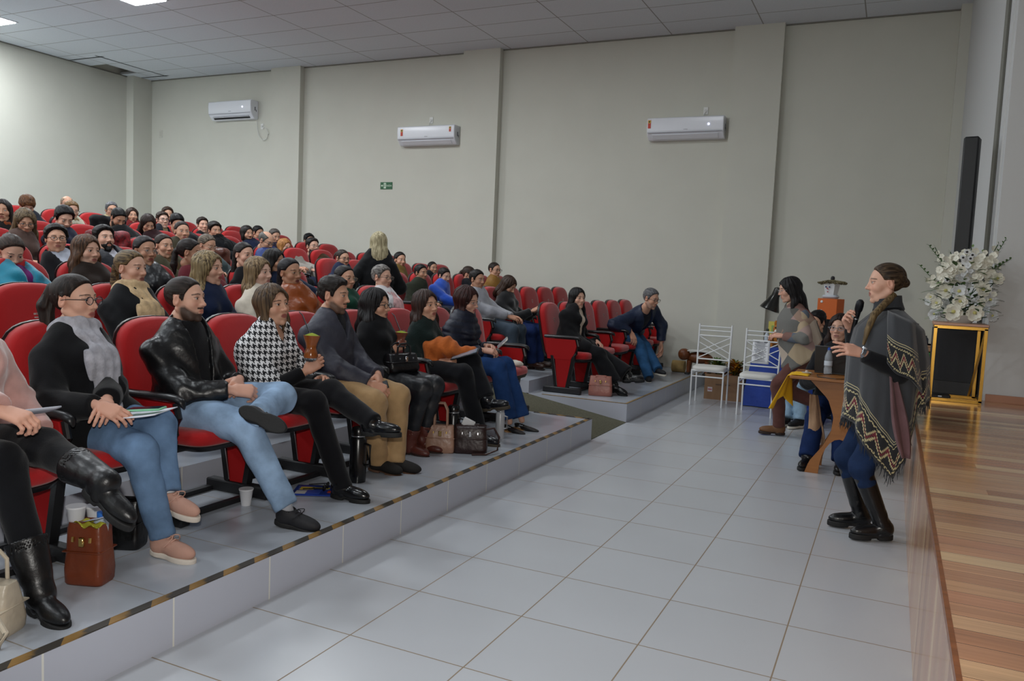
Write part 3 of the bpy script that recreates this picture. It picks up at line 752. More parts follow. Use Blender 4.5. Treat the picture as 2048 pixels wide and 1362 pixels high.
def person(root, sp):
    """root: Empty on the floor; sp: joints in the root's frame and looks"""
    q = sp.get('q', 1); hh, hg, hhair, hhand = HQ[q]
    seed = sp.get('seed', 1.0)
    hip = np.array(sp.get('hip', (0, 0, 0.55)), float); head = np.array(sp['head'], float)
    hs = sp.get('hs', 1.0); male = sp.get('male', False)
    ly, lp, lr = [RD(a) for a in sp.get('look', (0, 0, 0))]
    RH = np.array(Matrix.Rotation(ly, 3, 'Z') @ Matrix.Rotation(-lp, 3, 'Y') @ Matrix.Rotation(lr, 3, 'X'))
    # pivot of the neck under the head
    nt = head + RH@np.array([-0.020, 0, -0.085])*hs
    bulk = sp.get('bulk', 1.0)*hs
    up0 = nrm(head-hip)
    NB = nt*0.5 + (head-up0*0.20*hs)*0.5 - np.array([0.015, 0, 0.02])*hs; NB[2] -= 0.01
    u = nrm(NB-hip+np.array([0.02, 0, 0.02])); ty = RD(sp.get('turn', 0)); f0 = np.array([cos(ty), sin(ty), 0])
    TR_ = frame(u, f0)            # columns: up, l?, f
    f = TR_[:, 2]; l = np.cross(u, f); T = np.stack([f, l, u], 1)
    tl = np.linalg.norm(NB-hip)
    C = hip+(NB-hip)*0.66+f*0.012
    sw = (0.168 if male else 0.150)*bulk
    armL, armF = 0.275*hs, 0.245*hs
    S = {}; E = {}; Wr = {}
    for s, k in ((1, 'L'), (-1, 'R')):
        S[k] = NB-u*0.080*hs+l*s*sw-f*0.01
        tgt = sp.get('hand'+k, (0.30, s*0.05, hip[2]+0.12)); hint = sp.get('elb'+k, (-0.10, s*0.50, -0.9))
        E[k], Wr[k] = ik(S[k], tgt, armL, armF, hint)
    lgs = sp.get('leg', 1.0 if male else 0.93); thl, shl = 0.43*lgs, 0.42*lgs
    Hj = {}; K = {}; A = {}
    for s, k in ((1, 'L'), (-1, 'R')):
        Hj[k] = hip+np.array([0.0, s*0.085*bulk, -0.01]); tgt = sp.get('ank'+k, (0.44, s*0.11, 0.09)); hint = sp.get('kne'+k, (0.5, 0.0, 1.0))
        tgt = np.array(tgt, float)
        if k in sp.get('ground', ''): tgt[2] = 0.088*sp.get('shoes', {}).get('size', 1.0)
        if 'knee'+k in sp:
            kk = np.array(sp['knee'+k], float); d_ = kk-Hj[k]; Ld = np.linalg.norm(d_)
            kk = Hj[k]+d_/Ld*min(max(Ld, thl*0.86), thl*1.10); d_ = tgt-kk; Ld = np.linalg.norm(d_)
            K[k], A[k] = kk, kk+d_/Ld*min(max(Ld, shl*0.82), shl*1.10)
            if k in sp.get('ground', ''): A[k][2] = tgt[2]
        else: K[k], A[k] = ik(Hj[k], tgt, thl, shl, hint)
    skin = np.array(srgb(SKINS[sp.get('skin', 'fair')]))
    sm = skinmat()
    # ---- body: head, neck and bust in one surface
    def to_head(P): return ((P-head.astype(f32))@RH.astype(f32))/f32(hs)
    nr = (0.057 if male else 0.045)*hs*(1+0.4*sp.get('fat', 0))
    def bust(P):
        d = head_sdf(to_head(P), male, sp.get('jaw', 1), sp.get('nose', 1), fat=sp.get('fat', 0))*hs
        n = cap(P, nt+RH@np.array([-0.005, 0, -0.01])*hs, NB, nr, nr*1.1)
        d = smin(d, n, 0.022)
        t = cap(P, NB-u*0.075+l*sw*0.75, NB-u*0.075-l*sw*0.75, 0.050*hs, 0.050*hs, f, 0.9)
        t = smin(t, ell(P, NB-u*0.14+f*0.0, (0.075*hs, 0.13*hs, 0.13*hs), T), 0.04)
        return smin(d, t, 0.045)
    lo = np.minimum(head-0.14*hs, NB-np.array([0.11, 0.22, 0.12])); hi = np.maximum(head+0.155*hs, NB+np.array([0.13, 0.22, 0.0]))
    vb, qb = mesh_sdf(bust, lo, hi, hh)
    tb = head_tone(to_head(vb.astype(f32)).astype(float), skin, sp)
    low = vb[:, 2] < NB[2]+0.02; tb[low] = skin
    parts = [(vb, qb, 0, tb)]
    # eyeballs
    for s in (-1, 1):
        g = MB().sphere((0, 0, 0), 0.0122, 8 if q < 2 else 5); ev = np.array([tuple(p) for p in g.v]);
        quads = np.array([list(x)+[x[-1]]*(4-len(x)) for x in g.f if len(x) == 4])
        gz = sp.get('gaze', (0, 0)); gd = nrm((1, gz[0], gz[1])); cs = (ev/0.0122)@gd
        tn = np.where(cs[:, None] > 0.955, np.array([[0.005, 0.005, 0.005]]), np.where(cs[:, None] > 0.80, np.array([srgb(sp.get('iris', '3a2418'))]), np.array([[0.55, 0.52, 0.5]])))
        parts.append(((ev+np.array([0.0735, s*EY, EZ]))*hs@RH.T+head, quads, 0, tn))
    # inner body under the clothes, joined to the bust: trunk, arms and legs
    thr = sp.get('thigh', 1.0)
    def inner(P):
        d = ell(P, C, (0.085*bulk, 0.125*bulk, 0.19), T); d = smin(d, ell(P, hip+u*0.03, (0.09*bulk, 0.135*bulk, 0.10), T), 0.06)
        for s, k in ((1, 'L'), (-1, 'R')):
            d = union(0.03, d, cap(P, NB-u*0.07, S[k], 0.042*hs), cap(P, S[k], E[k], 0.034*hs, 0.027*hs), cap(P, E[k], Wr[k], 0.027*hs, 0.022*hs))
            d = union(0.03, d, cap(P, Hj[k], K[k], 0.070, 0.048), cap(P, K[k], K[k]+(A[k]-K[k])*(1.0 if sp.get('bare') else 0.9), 0.044, 0.026))
        return d
    al = np.array(list(S.values())+list(E.values())+list(Wr.values())+list(Hj.values())+list(K.values())+list(A.values())+[NB, hip])
    blo = al.min(0)-0.17; bhi = al.max(0)+0.17
    hi_h = 0.012 if sp.get('bare') else 0.022
    vi, qi = mesh_sdf(inner, blo, bhi, hi_h); parts.append((vi, qi, 0, np.tile(skin, (len(vi), 1))))
    # hands
    for s, k in ((1, 'L'), (-1, 'R')):
        if sp.get('nohands') and k in sp['nohands']: continue
        cu, spd, th, ps = sp.get('grip'+k, (0.35, 0.2, 0.4, ''))
        hv, hqd = hand_geo(cu, spd, th, hhand, ps)
        fw = Wr[k]-E[k]; hx = sp.get('hx'+k); hx = nrm(fw) if hx is None else nrm(hx)
        hz = np.array(sp.get('hz'+k, (0.1, s*0.5, 0.85)), float)
        F = frame(hx, hz)
        v = hv.copy()*(hs*(1.05 if male else 0.95))
        if s > 0: v[:, 1] *= -1; hqd = hqd[:, ::-1]
        nail = None
        tt = np.tile(skin*np.array([1.0, 0.93, 0.93]), (len(v), 1))
        parts.append((v@F.T+Wr[k], hqd, 0, tt))
    npmesh('body', parts, [sm], root, tone=True)
    HM = Matrix.Translation(head) @ Matrix([[*RH[i], 0] for i in range(3)]+[[0, 0, 0, 1]]).to_4x4() @ Matrix.Scale(hs, 4)
    # ---- hair
    st = sp.get('hair')
    if st:
        L = sp.get('len', 0.30); vol = sp.get('vol', 1.0)
        zl = -L-0.06 if st in ('long', 'bob', 'pony') or (st == 'tied' and L > 0.05) else -0.08
        b = ((-0.20, -0.15, zl), (0.11, 0.15, 0.16))
        if st in ('short', 'crop', 'fringe', 'rim', 'quiff'): b = ((-0.14, -0.11, -0.07), (0.11, 0.11, 0.16))
        v, qd = mesh_sdf(lambda P: hair_sdf(P, st, L, vol, seed), b[0], b[1], hhair)
        npmesh('hair', [(v, qd, 0)], [hairmat(sp['hair_col'], 'x' if st in ('tied', 'bun', 'short', 'crop', 'quiff', 'rim') else 'z', sp.get('streak'))], root, matrix=HM)
    if sp.get('beard'):
        def bd(P):
            w = 0.006 if sp['beard'] == 'short' else 0.014
            d = ell(P, (0.022, 0, -0.066), (0.060+w, 0.056+w, 0.052+w)); d = smin(d, ell(P, (0.068, 0, -0.103), (0.022+w, 0.02+w, 0.02+w)), 0.015)
            d = smin(d, ell(P, (0.028, 0, -0.012), (0.062+w*.4, 0.063+w*.4, 0.088)), 0.01)
            d = smax(d, P[:, 2]+0.030+0.30*np.clip(P[:, 0]-0.02, 0, 1), 0.005); d = smax(d, -(P[:, 0]-0.0), 0.006)
            d = smax(d, -ell(P, (0.098, 0, -0.060), (0.030, 0.023, 0.0125)), 0.003)
            ms = cap(P, (0.089, -0.016, -0.046), (0.089, 0.016, -0.046), 0.006); ms = smin(ms, cap(P, (0.089, 0.016, -0.046), (0.08, 0.027, -0.07), 0.006), 0.004); ms = smin(ms, cap(P, (0.089, -0.016, -0.046), (0.08, -0.027, -0.07), 0.006), 0.004)
            return smin(d, ms, 0.004)+wob(P, 300, seed)*0.0012
        v, qd = mesh_sdf(bd, (-0.04, -0.09, -0.15), (0.12, 0.09, 0.0), hhair)
        npmesh('beard', [(v, qd, 0)], [hairmat(sp.get('beard_col', sp['hair_col']), 'z')], root, matrix=HM)
    if sp.get('glasses'):
        gm = mat(sp['glasses'], rough=0.3, metal=0.4 if sp.get('thin') else 0.0); r = 0.0010 if sp.get('thin') else 0.0020
        if q == 2: r = max(r, 0.0022)
        g = MB()
        for s in (-1, 1):
            pts = [(0.101-0.25*abs(0.022*cos(a)*(1 if cos(a)*1 > 0 else 1))*0.3, s*(0.034)+0.0255*cos(a), 0.006+0.0185*sin(a)*(1.0 if sp.get('round') else (0.85+0.15*abs(sin(a))))) for a in np.linspace(0, 2*pi, 21)]
            g.tube(pts, r, 5)
            g.tube([(0.099, s*0.056, 0.012), (0.092, s*0.074, 0.012), (0.02, s*0.0795, 0.010), (-0.012, s*0.079, 0.006), (-0.022, s*0.077, -0.012)], r*1.1, 5)
        g.tube([(0.102, -0.0105, 0.010), (0.105, 0, 0.012), (0.102, 0.0105, 0.010)], r, 5)
        go = g.build('glasses', gm, root); go.matrix_local = HM
        lm, lnt, lb = (None, None, None)
        if q < 2:
            if 'lens' not in MATS:
                lm, lnt, lb = newmat('lens'); mixn = lnt.nodes.new('ShaderNodeMixShader'); tr = lnt.nodes.new('ShaderNodeBsdfTransparent'); gl = lnt.nodes.new('ShaderNodeBsdfGlossy'); gl.inputs['Roughness'].default_value = 0.05
                mixn.inputs[0].default_value = 0.07; lnt.links.new(tr.outputs[0], mixn.inputs[1]); lnt.links.new(gl.outputs[0], mixn.inputs[2]); lnt.links.new(mixn.outputs[0], lnt.nodes['Material Output'].inputs[0]); MATS['lens'] = lm
            for s in (-1, 1):
                lg = MB(); pts = [Vector((0.1005, s*0.033+0.022*cos(a), 0.006+0.0175*sin(a))) for a in np.linspace(0, 2*pi, 17)[:-1]]
                lg.loft([pts, [p+Vector((0.001, 0, 0)) for p in pts]]); lo_ = lg.build('lens', MATS['lens'], go)
    # ---- clothes
    def torso(P, e):
        d = ell(P, C+u*0.0, (0.100*bulk+e, 0.145*bulk+e, 0.215+e), T)
        d = smin(d, ell(P, hip+u*0.10+f*0.01, (0.108*bulk+e, 0.140*bulk+e, 0.17), T), 0.05)
        d = smin(d, ell(P, hip+u*0.01, (0.115*bulk+e, 0.165*bulk+e, 0.11+e), T), 0.05)
        d = smin(d, cap(P, NB-u*0.088+l*sw*0.62, NB-u*0.088-l*sw*0.62, 0.050*hs+e*0.7, None, f, 0.95), 0.05)
        d = smin(d, cap(P, NB-u*0.05, NB-u*0.10, 0.066*hs+e*0.6, 0.09*hs), 0.04)
        if not male: 
            for s in (-1, 1): d = smin(d, ell(P, C+u*0.035+f*0.075+l*s*0.065, (0.055*bulk+e*0.6, 0.06*bulk, 0.065), T), 0.035)
        return d
    top = dict(col='2a2a2e', e=0.022, kind='fabric'); top.update(sp.get('top', {}))
    e = top['e']
    def sleeves(P, e):
        d = None
        for k in 'LR':
            if k in top.get('nosleeve', '') and e > 0.0125: continue
            fw = nrm(Wr[k]-E[k]); cuff = Wr[k]-fw*top.get('cuff', 0.02)
            a = cap(P, S[k]-u*0.012, E[k], 0.048*hs*min(bulk, 1.1)+e*0.75, 0.042*hs+e*0.9); b_ = cap(P, E[k], cuff, 0.041*hs+e, 0.031*hs+e*0.7)
            w = wob((P-E[k].astype(f32)), 45, seed)*0.006*np.exp(-((P-E[k].astype(f32))**2).sum(1)/0.02)
            x = smin(a, b_, 0.03)+w
            x = smax(x, (P-cuff.astype(f32))@fw.astype(f32), 0.004) if top.get('cut', True) else x
            d = x if d is None else np.minimum(d, x)
        return d
    def topf(P):
        d = torso(P, e); sl = sleeves(P, e)
        if sl is not None: d = smin(d, sl, 0.03)
        qv = (P-NB.astype(f32))@T.astype(f32)
        if top.get('cape'):
            for k in 'LR': d = smin(d, cap(P, S[k]-u*0.01, S[k]+(E[k]-S[k])*0.85, 0.066+e*0.5, 0.085+e*0.5), 0.04)
        if top.get('puff'): d = d-np.abs(np.sin((qv[:, 2]+0.3*np.abs(qv[:, 1])*0)*pi/top['puff']))*0.008+0.004
        d = d+wob(P, 16, seed)*0.006*top.get('rumple', 1.0)+wob(P, 38, seed+2)*0.0028*top.get('rumple', 1.0)
        hem = top.get('hem', -0.06)
        lowp = hip[2]+hem
        if top.get('coat'):
            for s, k in ((1, 'L'), (-1, 'R')):
                d = smin(d, cap(P, Hj[k]+np.array([0, 0, 0.0]), Hj[k]+(K[k]-Hj[k])*top['coat'], 0.100+e, 0.085+e), 0.05)
            d = smax(d, hip[2]-0.16-P[:, 2], 0.01)
        else: d = smax(d, lowp-P[:, 2], 0.012)
        if top.get('collar'):
            cz = top['collar']; ring = torus(P, NB+u*(0.005+cz*0.35)+f*0.008, 0.068*hs+0.006, 0.012+cz*0.10, T, (1, 1, 0.55))
            d = smin(d, ring, 0.02)
        # neck hole
        d = smax(d, -cap(P, NB-u*0.02+f*0.010, NB+u*0.2+f*0.02, nr+0.006 if top.get('collar') else nr+0.014), 0.006)
        if top.get('open'):
            wv = top.get('openw', 0.055)*np.clip((qv[:, 2]+top.get('opend', 0.42))/top.get('opend', 0.42), 0.0, 1.2)
            wedge = smax(np.abs(qv[:, 1]-top.get('offs', 0.0))-wv, 0.005-qv[:, 0], 0.004)
            d = smax(d, -smax(wedge, -(torso(P, -0.002)), 0.003), 0.004)
        if top.get('vneck'):
            wv = 0.045*np.clip((qv[:, 2]+top['vneck'])/top['vneck'], 0, 1.3); d = smax(d, -smax(np.abs(qv[:, 1])-wv, smax(0.0-qv[:, 0], -(qv[:, 2]+top['vneck']), .004), 0.004), 0.004)
        return d
    pts = np.array([NB, S['L'], S['R'], E['L'], E['R'], Wr['L'], Wr['R'], hip, C]+([K['L'], K['R']] if top.get('coat') else []))
    tlo = pts.min(0)-0.17; thi = pts.max(0)+0.15; tlo[2] = min(tlo[2], hip[2]-0.20)
    kind = top['kind']
    mk = top.get('mat') or (leather(top['col']) if kind == 'leather' else mat(top['col'], rough=0.55, spec=0.4, bump=0.4, bscale=30, var=0.1, vscale=10) if kind == 'nylon' else fabric(top['col'], bump=0.8 if kind == 'knit' else 0.35, bscale=70 if kind == 'knit' else 120, sheen=0.5 if kind == 'fleece' else 0.1))
    v, qd = mesh_sdf(topf, tlo, thi, hg); tn = npmesh(top.get('name', 'jacket'), [(v, qd, 0)], [mk], root)
    if top.get('open') or top.get('under'):
        uc = top.get('open') if isinstance(top.get('open'), str) else top.get('under')
        def sh(P):
            d = torso(P, 0.004); d = smax(d, hip[2]-0.02-P[:, 2], 0.01)
            d = smax(d, -cap(P, NB-u*0.02+f*0.01, NB+u*0.2+f*0.02, nr+0.002), 0.006)
            if top.get('ucol'): d = smin(d, torus(P, NB+u*0.03+f*0.006, 0.056*hs, 0.016, T, (1, 1, 0.5)), 0.015)
            return d+wob(P, 24, seed)*0.003
        v, qd = mesh_sdf(sh, tlo, thi, hg); npmesh('shirt', [(v, qd, 0)], [fabric(uc)], root)
    if top.get('usleeve'):
        v, qd = mesh_sdf(lambda P: sleeves(P, 0.012), tlo, thi, hg); npmesh('sleeves', [(v, qd, 0)], [fabric(top['usleeve'])], root)
    if sp.get('scarf'):
        sc = sp['scarf']
        def sf(P):
            r = sc.get('r', 0.036); d = torus(P, NB+u*0.035+f*0.012, 0.070*hs, r, T, (1, 1, 0.75))
            d = smin(d, torus(P, NB+u*0.0+f*0.02, 0.082*hs, r*0.8, T, (1, 1, 0.9)), 0.015)
            for s, ll, wd in sc.get('tails', ((1, 0.38, 0.045), (-1, 0.30, 0.040))):
                a = NB+f*0.095+l*s*0.035-u*0.02; m_ = C+f*(0.115*bulk+e+0.012)+l*s*0.04; b_ = m_-u*(ll-0.2)+f*0.015
                d = smin(d, cap(P, a, m_, 0.03+wd*0.2, wd, f, 0.42), 0.03); d = smin(d, cap(P, m_, b_, wd, wd*1.1, f, 0.35), 0.03)
            qv = (P-NB.astype(f32))@T.astype(f32)
            return d+np.sin(qv[:, 1]*130+np.sin(qv[:, 2]*14)*2)*0.0028+np.sin(np.arctan2(qv[:, 1], qv[:, 0])*2+qv[:, 2]*70)*0.004*step(qv[:, 2], -0.10, 0.0)
        v, qd = mesh_sdf(sf, NB-np.array([0.22, 0.22, 0.55]), NB+np.array([0.32, 0.22, 0.16]), hg*0.75)
        npmesh('scarf', [(v, qd, 0)], [sc.get('mat') or fabric(sc['col'], bump=0.9, bscale=90, var=0.25, vscale=22)], root)
    lg = sp.get('legs', {})
    if lg is not None:
        lw = dict(col='20222a', kind='fabric', e=0.012, cuff=-0.02); lw.update(lg)
        le = lw['e']
        def legf(P):
            d = ell(P, hip+u*0.01, (0.118*bulk+le, 0.160*bulk+le, 0.115+le), T)
            for k in 'LR':
                fw = nrm(A[k]-K[k]); ce = A[k]-fw*lw['cuff']
                a = cap(P, Hj[k], K[k], (0.088*bulk*thr)+le, 0.058*thr+le); b_ = cap(P, K[k], ce, 0.056*thr+le, 0.036+le*1.3+lw.get('flare', 0))
                x = smin(a, b_, 0.03)+wob(P-K[k].astype(f32), 34, seed+1)*0.006*np.exp(-((P-K[k].astype(f32))**2).sum(1)/0.03)
                x = x+np.sin(((P-ce.astype(f32))@fw.astype(f32))*95)*0.0025*np.exp(-((P-ce.astype(f32))**2).sum(1)/0.008)
                x = smax(x, (P-ce.astype(f32))@fw.astype(f32), 0.004)
                d = smin(d, x, 0.018)
            return d+wob(P, 22, seed)*0.003
        pts = np.array([hip, K['L'], K['R'], A['L'], A['R'], Hj['L'], Hj['R']]); v, qd = mesh_sdf(legf, pts.min(0)-0.16, pts.max(0)+0.15, hg)
        mk = lw.get('mat') or (denim(lw['col']) if lw['kind'] == 'denim' else leather(lw['col'], rough=0.45, bump=0.3) if lw['kind'] == 'leather' else fabric(lw['col']))
        npmesh(lw.get('name', 'trousers'), [(v, qd, 0)], [mk], root)
    sh = sp.get('shoes')
    if sh:
        for s, k in ((1, 'L'), (-1, 'R')):
            sx = np.array(sh.get('dir'+k, (1, 0.12*s, 0)), float); sz = np.array(sh.get('up'+k, (0, 0, 1)), float)
            if 'up'+k not in sh and 'dir'+k in sh: sz = K[k]-A[k]
            F = frame(sx, sz); (va, qa), (vs_, qs_) = shoe_geo(sh['kind'], 0.0045 if q == 0 else 0.007)
            org = A[k]-F@np.array([0.0, 0, 0.085])
            sc_ = sh.get('size', 1.0)
            ca = mat(sh['col'], rough=sh.get('rough', 0.35), bump=0.25, bscale=40, var=0.1)
            shl_ = {'ankle': 0.11, 'mid': 0.20, 'knee': 0.345}.get(sh['kind'])
            extra = []
            if shl_:
                ax_ = nrm(K[k]-A[k]); a0 = A[k]-F[:, 2]*0.045+F[:, 0]*0.012; a1 = A[k]+ax_*shl_; rt = sh.get('rt', 0.052 if sh['kind'] != 'knee' else 0.060)
                def shf(P):
                    d = smin(cap(P, A[k], a1, 0.047, rt), cap(P, a0, A[k], 0.040, 0.047), 0.02); d = smax(d, (P-a1.astype(f32))@ax_.astype(f32), 0.004)
                    d = smax(d, -cap(P, a1-ax_*0.02, a1+ax_*0.1, rt-0.008), 0.004)
                    t = (P-A[k].astype(f32))@ax_.astype(f32)
                    return d+0.0016*np.sin(t*70+2*np.sin(P[:, 0]*30+P[:, 1]*20))*(1-step(t, 0.05, 0.14))
                pp = np.array([a0, a1]); vv, qq = mesh_sdf(shf, pp.min(0)-0.08, pp.max(0)+0.08, 0.005 if q == 0 else 0.008); extra = [(vv, qq, 0)]
            o = npmesh('shoe' if sh['kind'] in ('sneaker', 'shoe') else 'boot', [(va*sc_@F.T+org, qa, 0)]+extra, [ca], root)
            npmesh('sole', [(vs_*sc_@F.T+org, qs_, 0)], [mat(sh.get('sole', '1a1a1a'), rough=0.7, bump=0.3)], o)
            if sh.get('sock'):
                ax_ = nrm(K[k]-A[k]); a0 = A[k]-F[:, 2]*0.03; a1 = A[k]+ax_*0.06
                sv, sq = mesh_sdf(lambda P: smax(cap(P, a0, a1, 0.036, 0.038), (P-a1.astype(f32))@ax_.astype(f32), 0.003)+np.sin(P[:, 2]*260)*0.0006, np.minimum(a0, a1)-0.06, np.maximum(a0, a1)+0.06, 0.006)
                npmesh('sock', [(sv, sq, 0)], [fabric(sh['sock'], bump=0.8)], root)
            if sh['kind'] == 'sneaker' and q == 0:
                lc = MB()
                for i in range(4):
                    x = 0.045+i*0.020; z = 0.098-i*0.010
                    lc.tube([tuple(org+F@np.array([x, -0.020, z-0.006])), tuple(org+F@np.array([x+0.006, 0, z+0.004])), tuple(org+F@np.array([x, 0.020, z-0.006]))], 0.0026, 5)
                for s2 in (-1, 1): lc.tube([tuple(org+F@np.array([0.045+0.03*sin(t*pi)*1.0, s2*(0.004+0.034*t), 0.102+0.018*sin(t*pi*1.2)-0.03*t])) for t in np.linspace(0, 1, 7)], 0.0024, 5)
                lc.build('lace', mat(sh.get('lace', 'd8b8a4'), rough=0.8), o)
    return dict(head=head, NB=NB, C=C, S=S, E=E, W=Wr, K=K, A=A, T=T, hip=hip, RH=RH, HM=HM, hs=hs)

# ------------------------------------------------------------------ auditorium seats
M_red = mat('a91518', rough=0.85, spec=0.25, bump=0.5, bscale=260, var=0.07, vscale=6, sheen=0.35)
M_redp = mat('9e1114', rough=0.8, spec=0.25, bump=0.4, bscale=260)
M_blk = mat('121214', rough=0.38, spec=0.5)
M_blkm = mat('151518', rough=0.5, spec=0.5, bump=0.2, bscale=90)
M_silver = mat('b9bcc0', rough=0.25, metal=0.9)
SEATX = XP-0.93          # hip of the first row
PITCH_Y = 0.585
def superell(w, h, n, p, lo=-1.0):
    pts = []
    for i in range(n+1):
        a = pi*i/n; c, s_ = cos(a), sin(a)
        pts.append((w*math.copysign(abs(c)**(2/p), c), h*abs(s_)**(2/p)))
    return pts
def back_outline(w, z0, z1):
    """rounded top, slightly narrower waist"""
    top = superell(w, 0.17, 14, 2.6)
    o = [(y, z1-0.17+z) for y, z in top]
    o += [(-w*1.0, z0+0.25), (-w*0.93, z0+0.05), (-w*0.80, z0), (w*0.80, z0), (w*0.93, z0+0.05), (w*1.0, z0+0.25)]
    return o
def cushion(outl, depth_fn, th, n_in=3):
    """padded panel: outline (y,z) shrunk in steps, bulging to +x"""
    cy = sum(p[0] for p in outl)/len(outl); cz = sum(p[1] for p in outl)/len(outl)
    rings = []
    for sc, dx in ((1.0, 0.0), (1.0, th*0.45), (0.975, th*0.8), (0.92, th*0.97), (0.7, th*1.06), (0.35, th*1.1), (0.05, th*1.1)):
        rings.append([Vector((depth_fn(cz+(z-cz)*sc)+dx, cy+(y-cy)*sc, cz+(z-cz)*sc)) for y, z in outl])
    m = MB(); m.loft(rings, True, True); return m
def bx_(z): return -0.155-0.20*(z-0.42)      # recline of the back
def side_support(parent, y):
    """side frame between two places: foot, struts, red panel, arm pad"""
    fm = MB().box((0.09, y, 0.035), (0.225, 0.032, 0.033), bev=0.008).build('foot', M_blkm, parent)
    p = MB().prism([(0.035, 0.07), (0.135, 0.07), (0.19, 0.41), (-0.01, 0.41)], 0.016, 'xz', (0, y, 0)).build('lower_panel', M_redp, parent, smooth=False)
    for (x0, x1) in ((0.015, -0.045), (0.150, 0.215)):
        MB().prism([(x0-0.017, 0.07), (x0+0.017, 0.07), (x1+0.017, 0.42), (x1-0.017, 0.42)], 0.022, 'xz', (0, y, 0)).build('strut', M_blk, parent, smooth=False)
    c = MB()
    for sg in (-1, 1): c.tube([(0.036, y+sg*0.0225, 0.08), (-0.022, y+sg*0.0225, 0.40)], 0.003, 5)
    c.build('edge_strip', M_silver, parent)
    out = [(-0.10, 0.38), (0.18, 0.38), (0.225, 0.46), (0.245, 0.54), (0.225, 0.61), (-0.13, 0.61)]
    MB().prism(out, 0.019, 'xz', (0, y, 0)).build('side_panel', M_redp, parent, smooth=False, bevel=0.004)
    MB().tube([(0.12, y, 0.385), (0.19, y, 0.39), (0.240, y, 0.46), (0.260, y, 0.54), (0.24, y, 0.612)], 0.017, 8).build('front_trim', M_blk, parent)
    a = MB(); a.loft([[Vector((x, y+w*cos(t), z+0.019*sin(t))) for t in [2*pi*i/10 for i in range(10)]] for x, w, z in ((-0.15, 0.020, 0.63), (-0.13, 0.029, 0.632), (0.20, 0.030, 0.636), (0.25, 0.028, 0.632), (0.285, 0.022, 0.620), (0.295, 0.010, 0.610))])
    a.build('armrest', M_blk, parent)
def make_seat(end=False):
    e = empty('auditorium_seat')
    tag(e, 'red auditorium seat', 'seat', 'red auditorium seats')
    o = back_outline(0.252, 0.40, 1.0)
    b = cushion(o, bx_, 0.062).build('backrest', M_red, e, angle=70)
    sh = MB(); o2 = [(y*1.018, 0.70+(z-0.70)*1.013) for y, z in o]
    sh.loft([[Vector((bx_(z)-0.016-0.018*k, y*(1-0.05*k), z)) for y, z in o2] for k in (-0.9, 0, 0.6, 1.0)], True, True)
    sh.build('back_shell', M_blk, e, angle=70)
    lb = MB(); zc = 0.80; lb.cur = 0
    for i, (dy, dz, w, h) in enumerate([(-0.018, 0.015, 0.008, 0.008), (0, 0.015, 0.006, 0.010), (0.016, 0.014, 0.007, 0.008), (-0.010, -0.004, 0.014, 0.005), (0.014, -0.004, 0.006, 0.006), (0, -0.020, 0.018, 0.005)]):
        z = zc+dz; lb.box((bx_(z)+0.0675, dy, z), (0.0012, w, h))
    lb.build('embroidered_mark', mat('b8a8a4', rough=0.9), e, smooth=False)
    s_ = MB(); rings = []
    for z, k, f in ((0.385, 0.93, 0.0), (0.400, 1.0, 0.004), (0.435, 1.0, 0.006), (0.455, 0.96, 0.0), (0.466, 0.80, -0.03), (0.468, 0.4, -0.1)):
        ring = []
        for i in range(32):
            t = 2*pi*i/32; c, s2 = cos(t), sin(t)
            ring.append(Vector((0.115+0.240*k*math.copysign(abs(c)**0.42, c)+0, 0.243*k*math.copysign(abs(s2)**0.42, s2), z-0.02*max(0, (0.13-(0.115+0.240*k*c))/0.3))))
        rings.append(ring)
    s_.loft(rings); s_.build('seat_cushion', M_red, e, angle=60)
    s2 = MB(); rings = []
    for z, k in ((0.352, 0.82), (0.362, 0.94), (0.386, 0.985)):
        rings.append([Vector((0.115+0.240*k*math.copysign(abs(cos(t))**0.42, cos(t)), 0.243*k*math.copysign(abs(sin(t))**0.42, sin(t)), z)) for t in [2*pi*i/32 for i in range(32)]])
    s2.loft(rings); s2.build('seat_pan', M_blk, e, angle=60)
    MB().box((-0.03, 0, 0.345), (0.05, 0.27, 0.014)).box((0.12, 0, 0.345), (0.02, 0.27, 0.012)).build('cross_bar', M_blk, e, smooth=False)
    side_support(e, PITCH_Y/2)
    if end: side_support(e, -PITCH_Y/2)
    return e
def copy_tree(o, parent=None):
    c = o.copy(); COL.objects.link(c)
    if parent is not None: c.parent = parent
    for ch in KIDS[o.name]: copy_tree(ch, c)
    return c
KIDS = {}
def index_tree(o):
    KIDS[o.name] = children(o)
    for c in KIDS[o.name]: index_tree(c)
seatA = make_seat(False); seatB = make_seat(True)
index_tree(seatA); index_tree(seatB)
used = {'A': False, 'B': False}
NEAR0 = 1.935
FAR0 = 8.62
def place_seat(r, y, end, label, rz=0.0):
    k = 'B' if end else 'A'; src = seatB if end else seatA
    if not used[k]: o = src; used[k] = True
    else: o = copy_tree(src)
    o.location = (SEATX-DR*(r-1), y, Z1+TR*(r-1)); o.rotation_euler = (0, 0, rz)
    o['label'] = label; o['group'] = 'red auditorium seats'
    return o
ROWN = ['', 'front row', 'second row', 'third row', 'fourth row', 'fifth row', 'sixth row', 'seventh row', 'eighth row']
SEATLAB = {}
def near_y(i): return NEAR0+PITCH_Y*i
SEATS = []
for r in range(1, 9):
    i0 = 0 if r < 4 else 1
    for i in range(i0-(1 if r == 1 else 0), 9):
        SEATS.append((r, near_y(i), i == (i0-(1 if r == 1 else 0)), 'n', i))
    if r < 6:
        for i in range(0, 6): SEATS.append((r, FAR0+PITCH_Y*i, i == 0, 'f', i))
    else:
        for i in range(9, 17): SEATS.append((r, near_y(i), False, 'b', i))

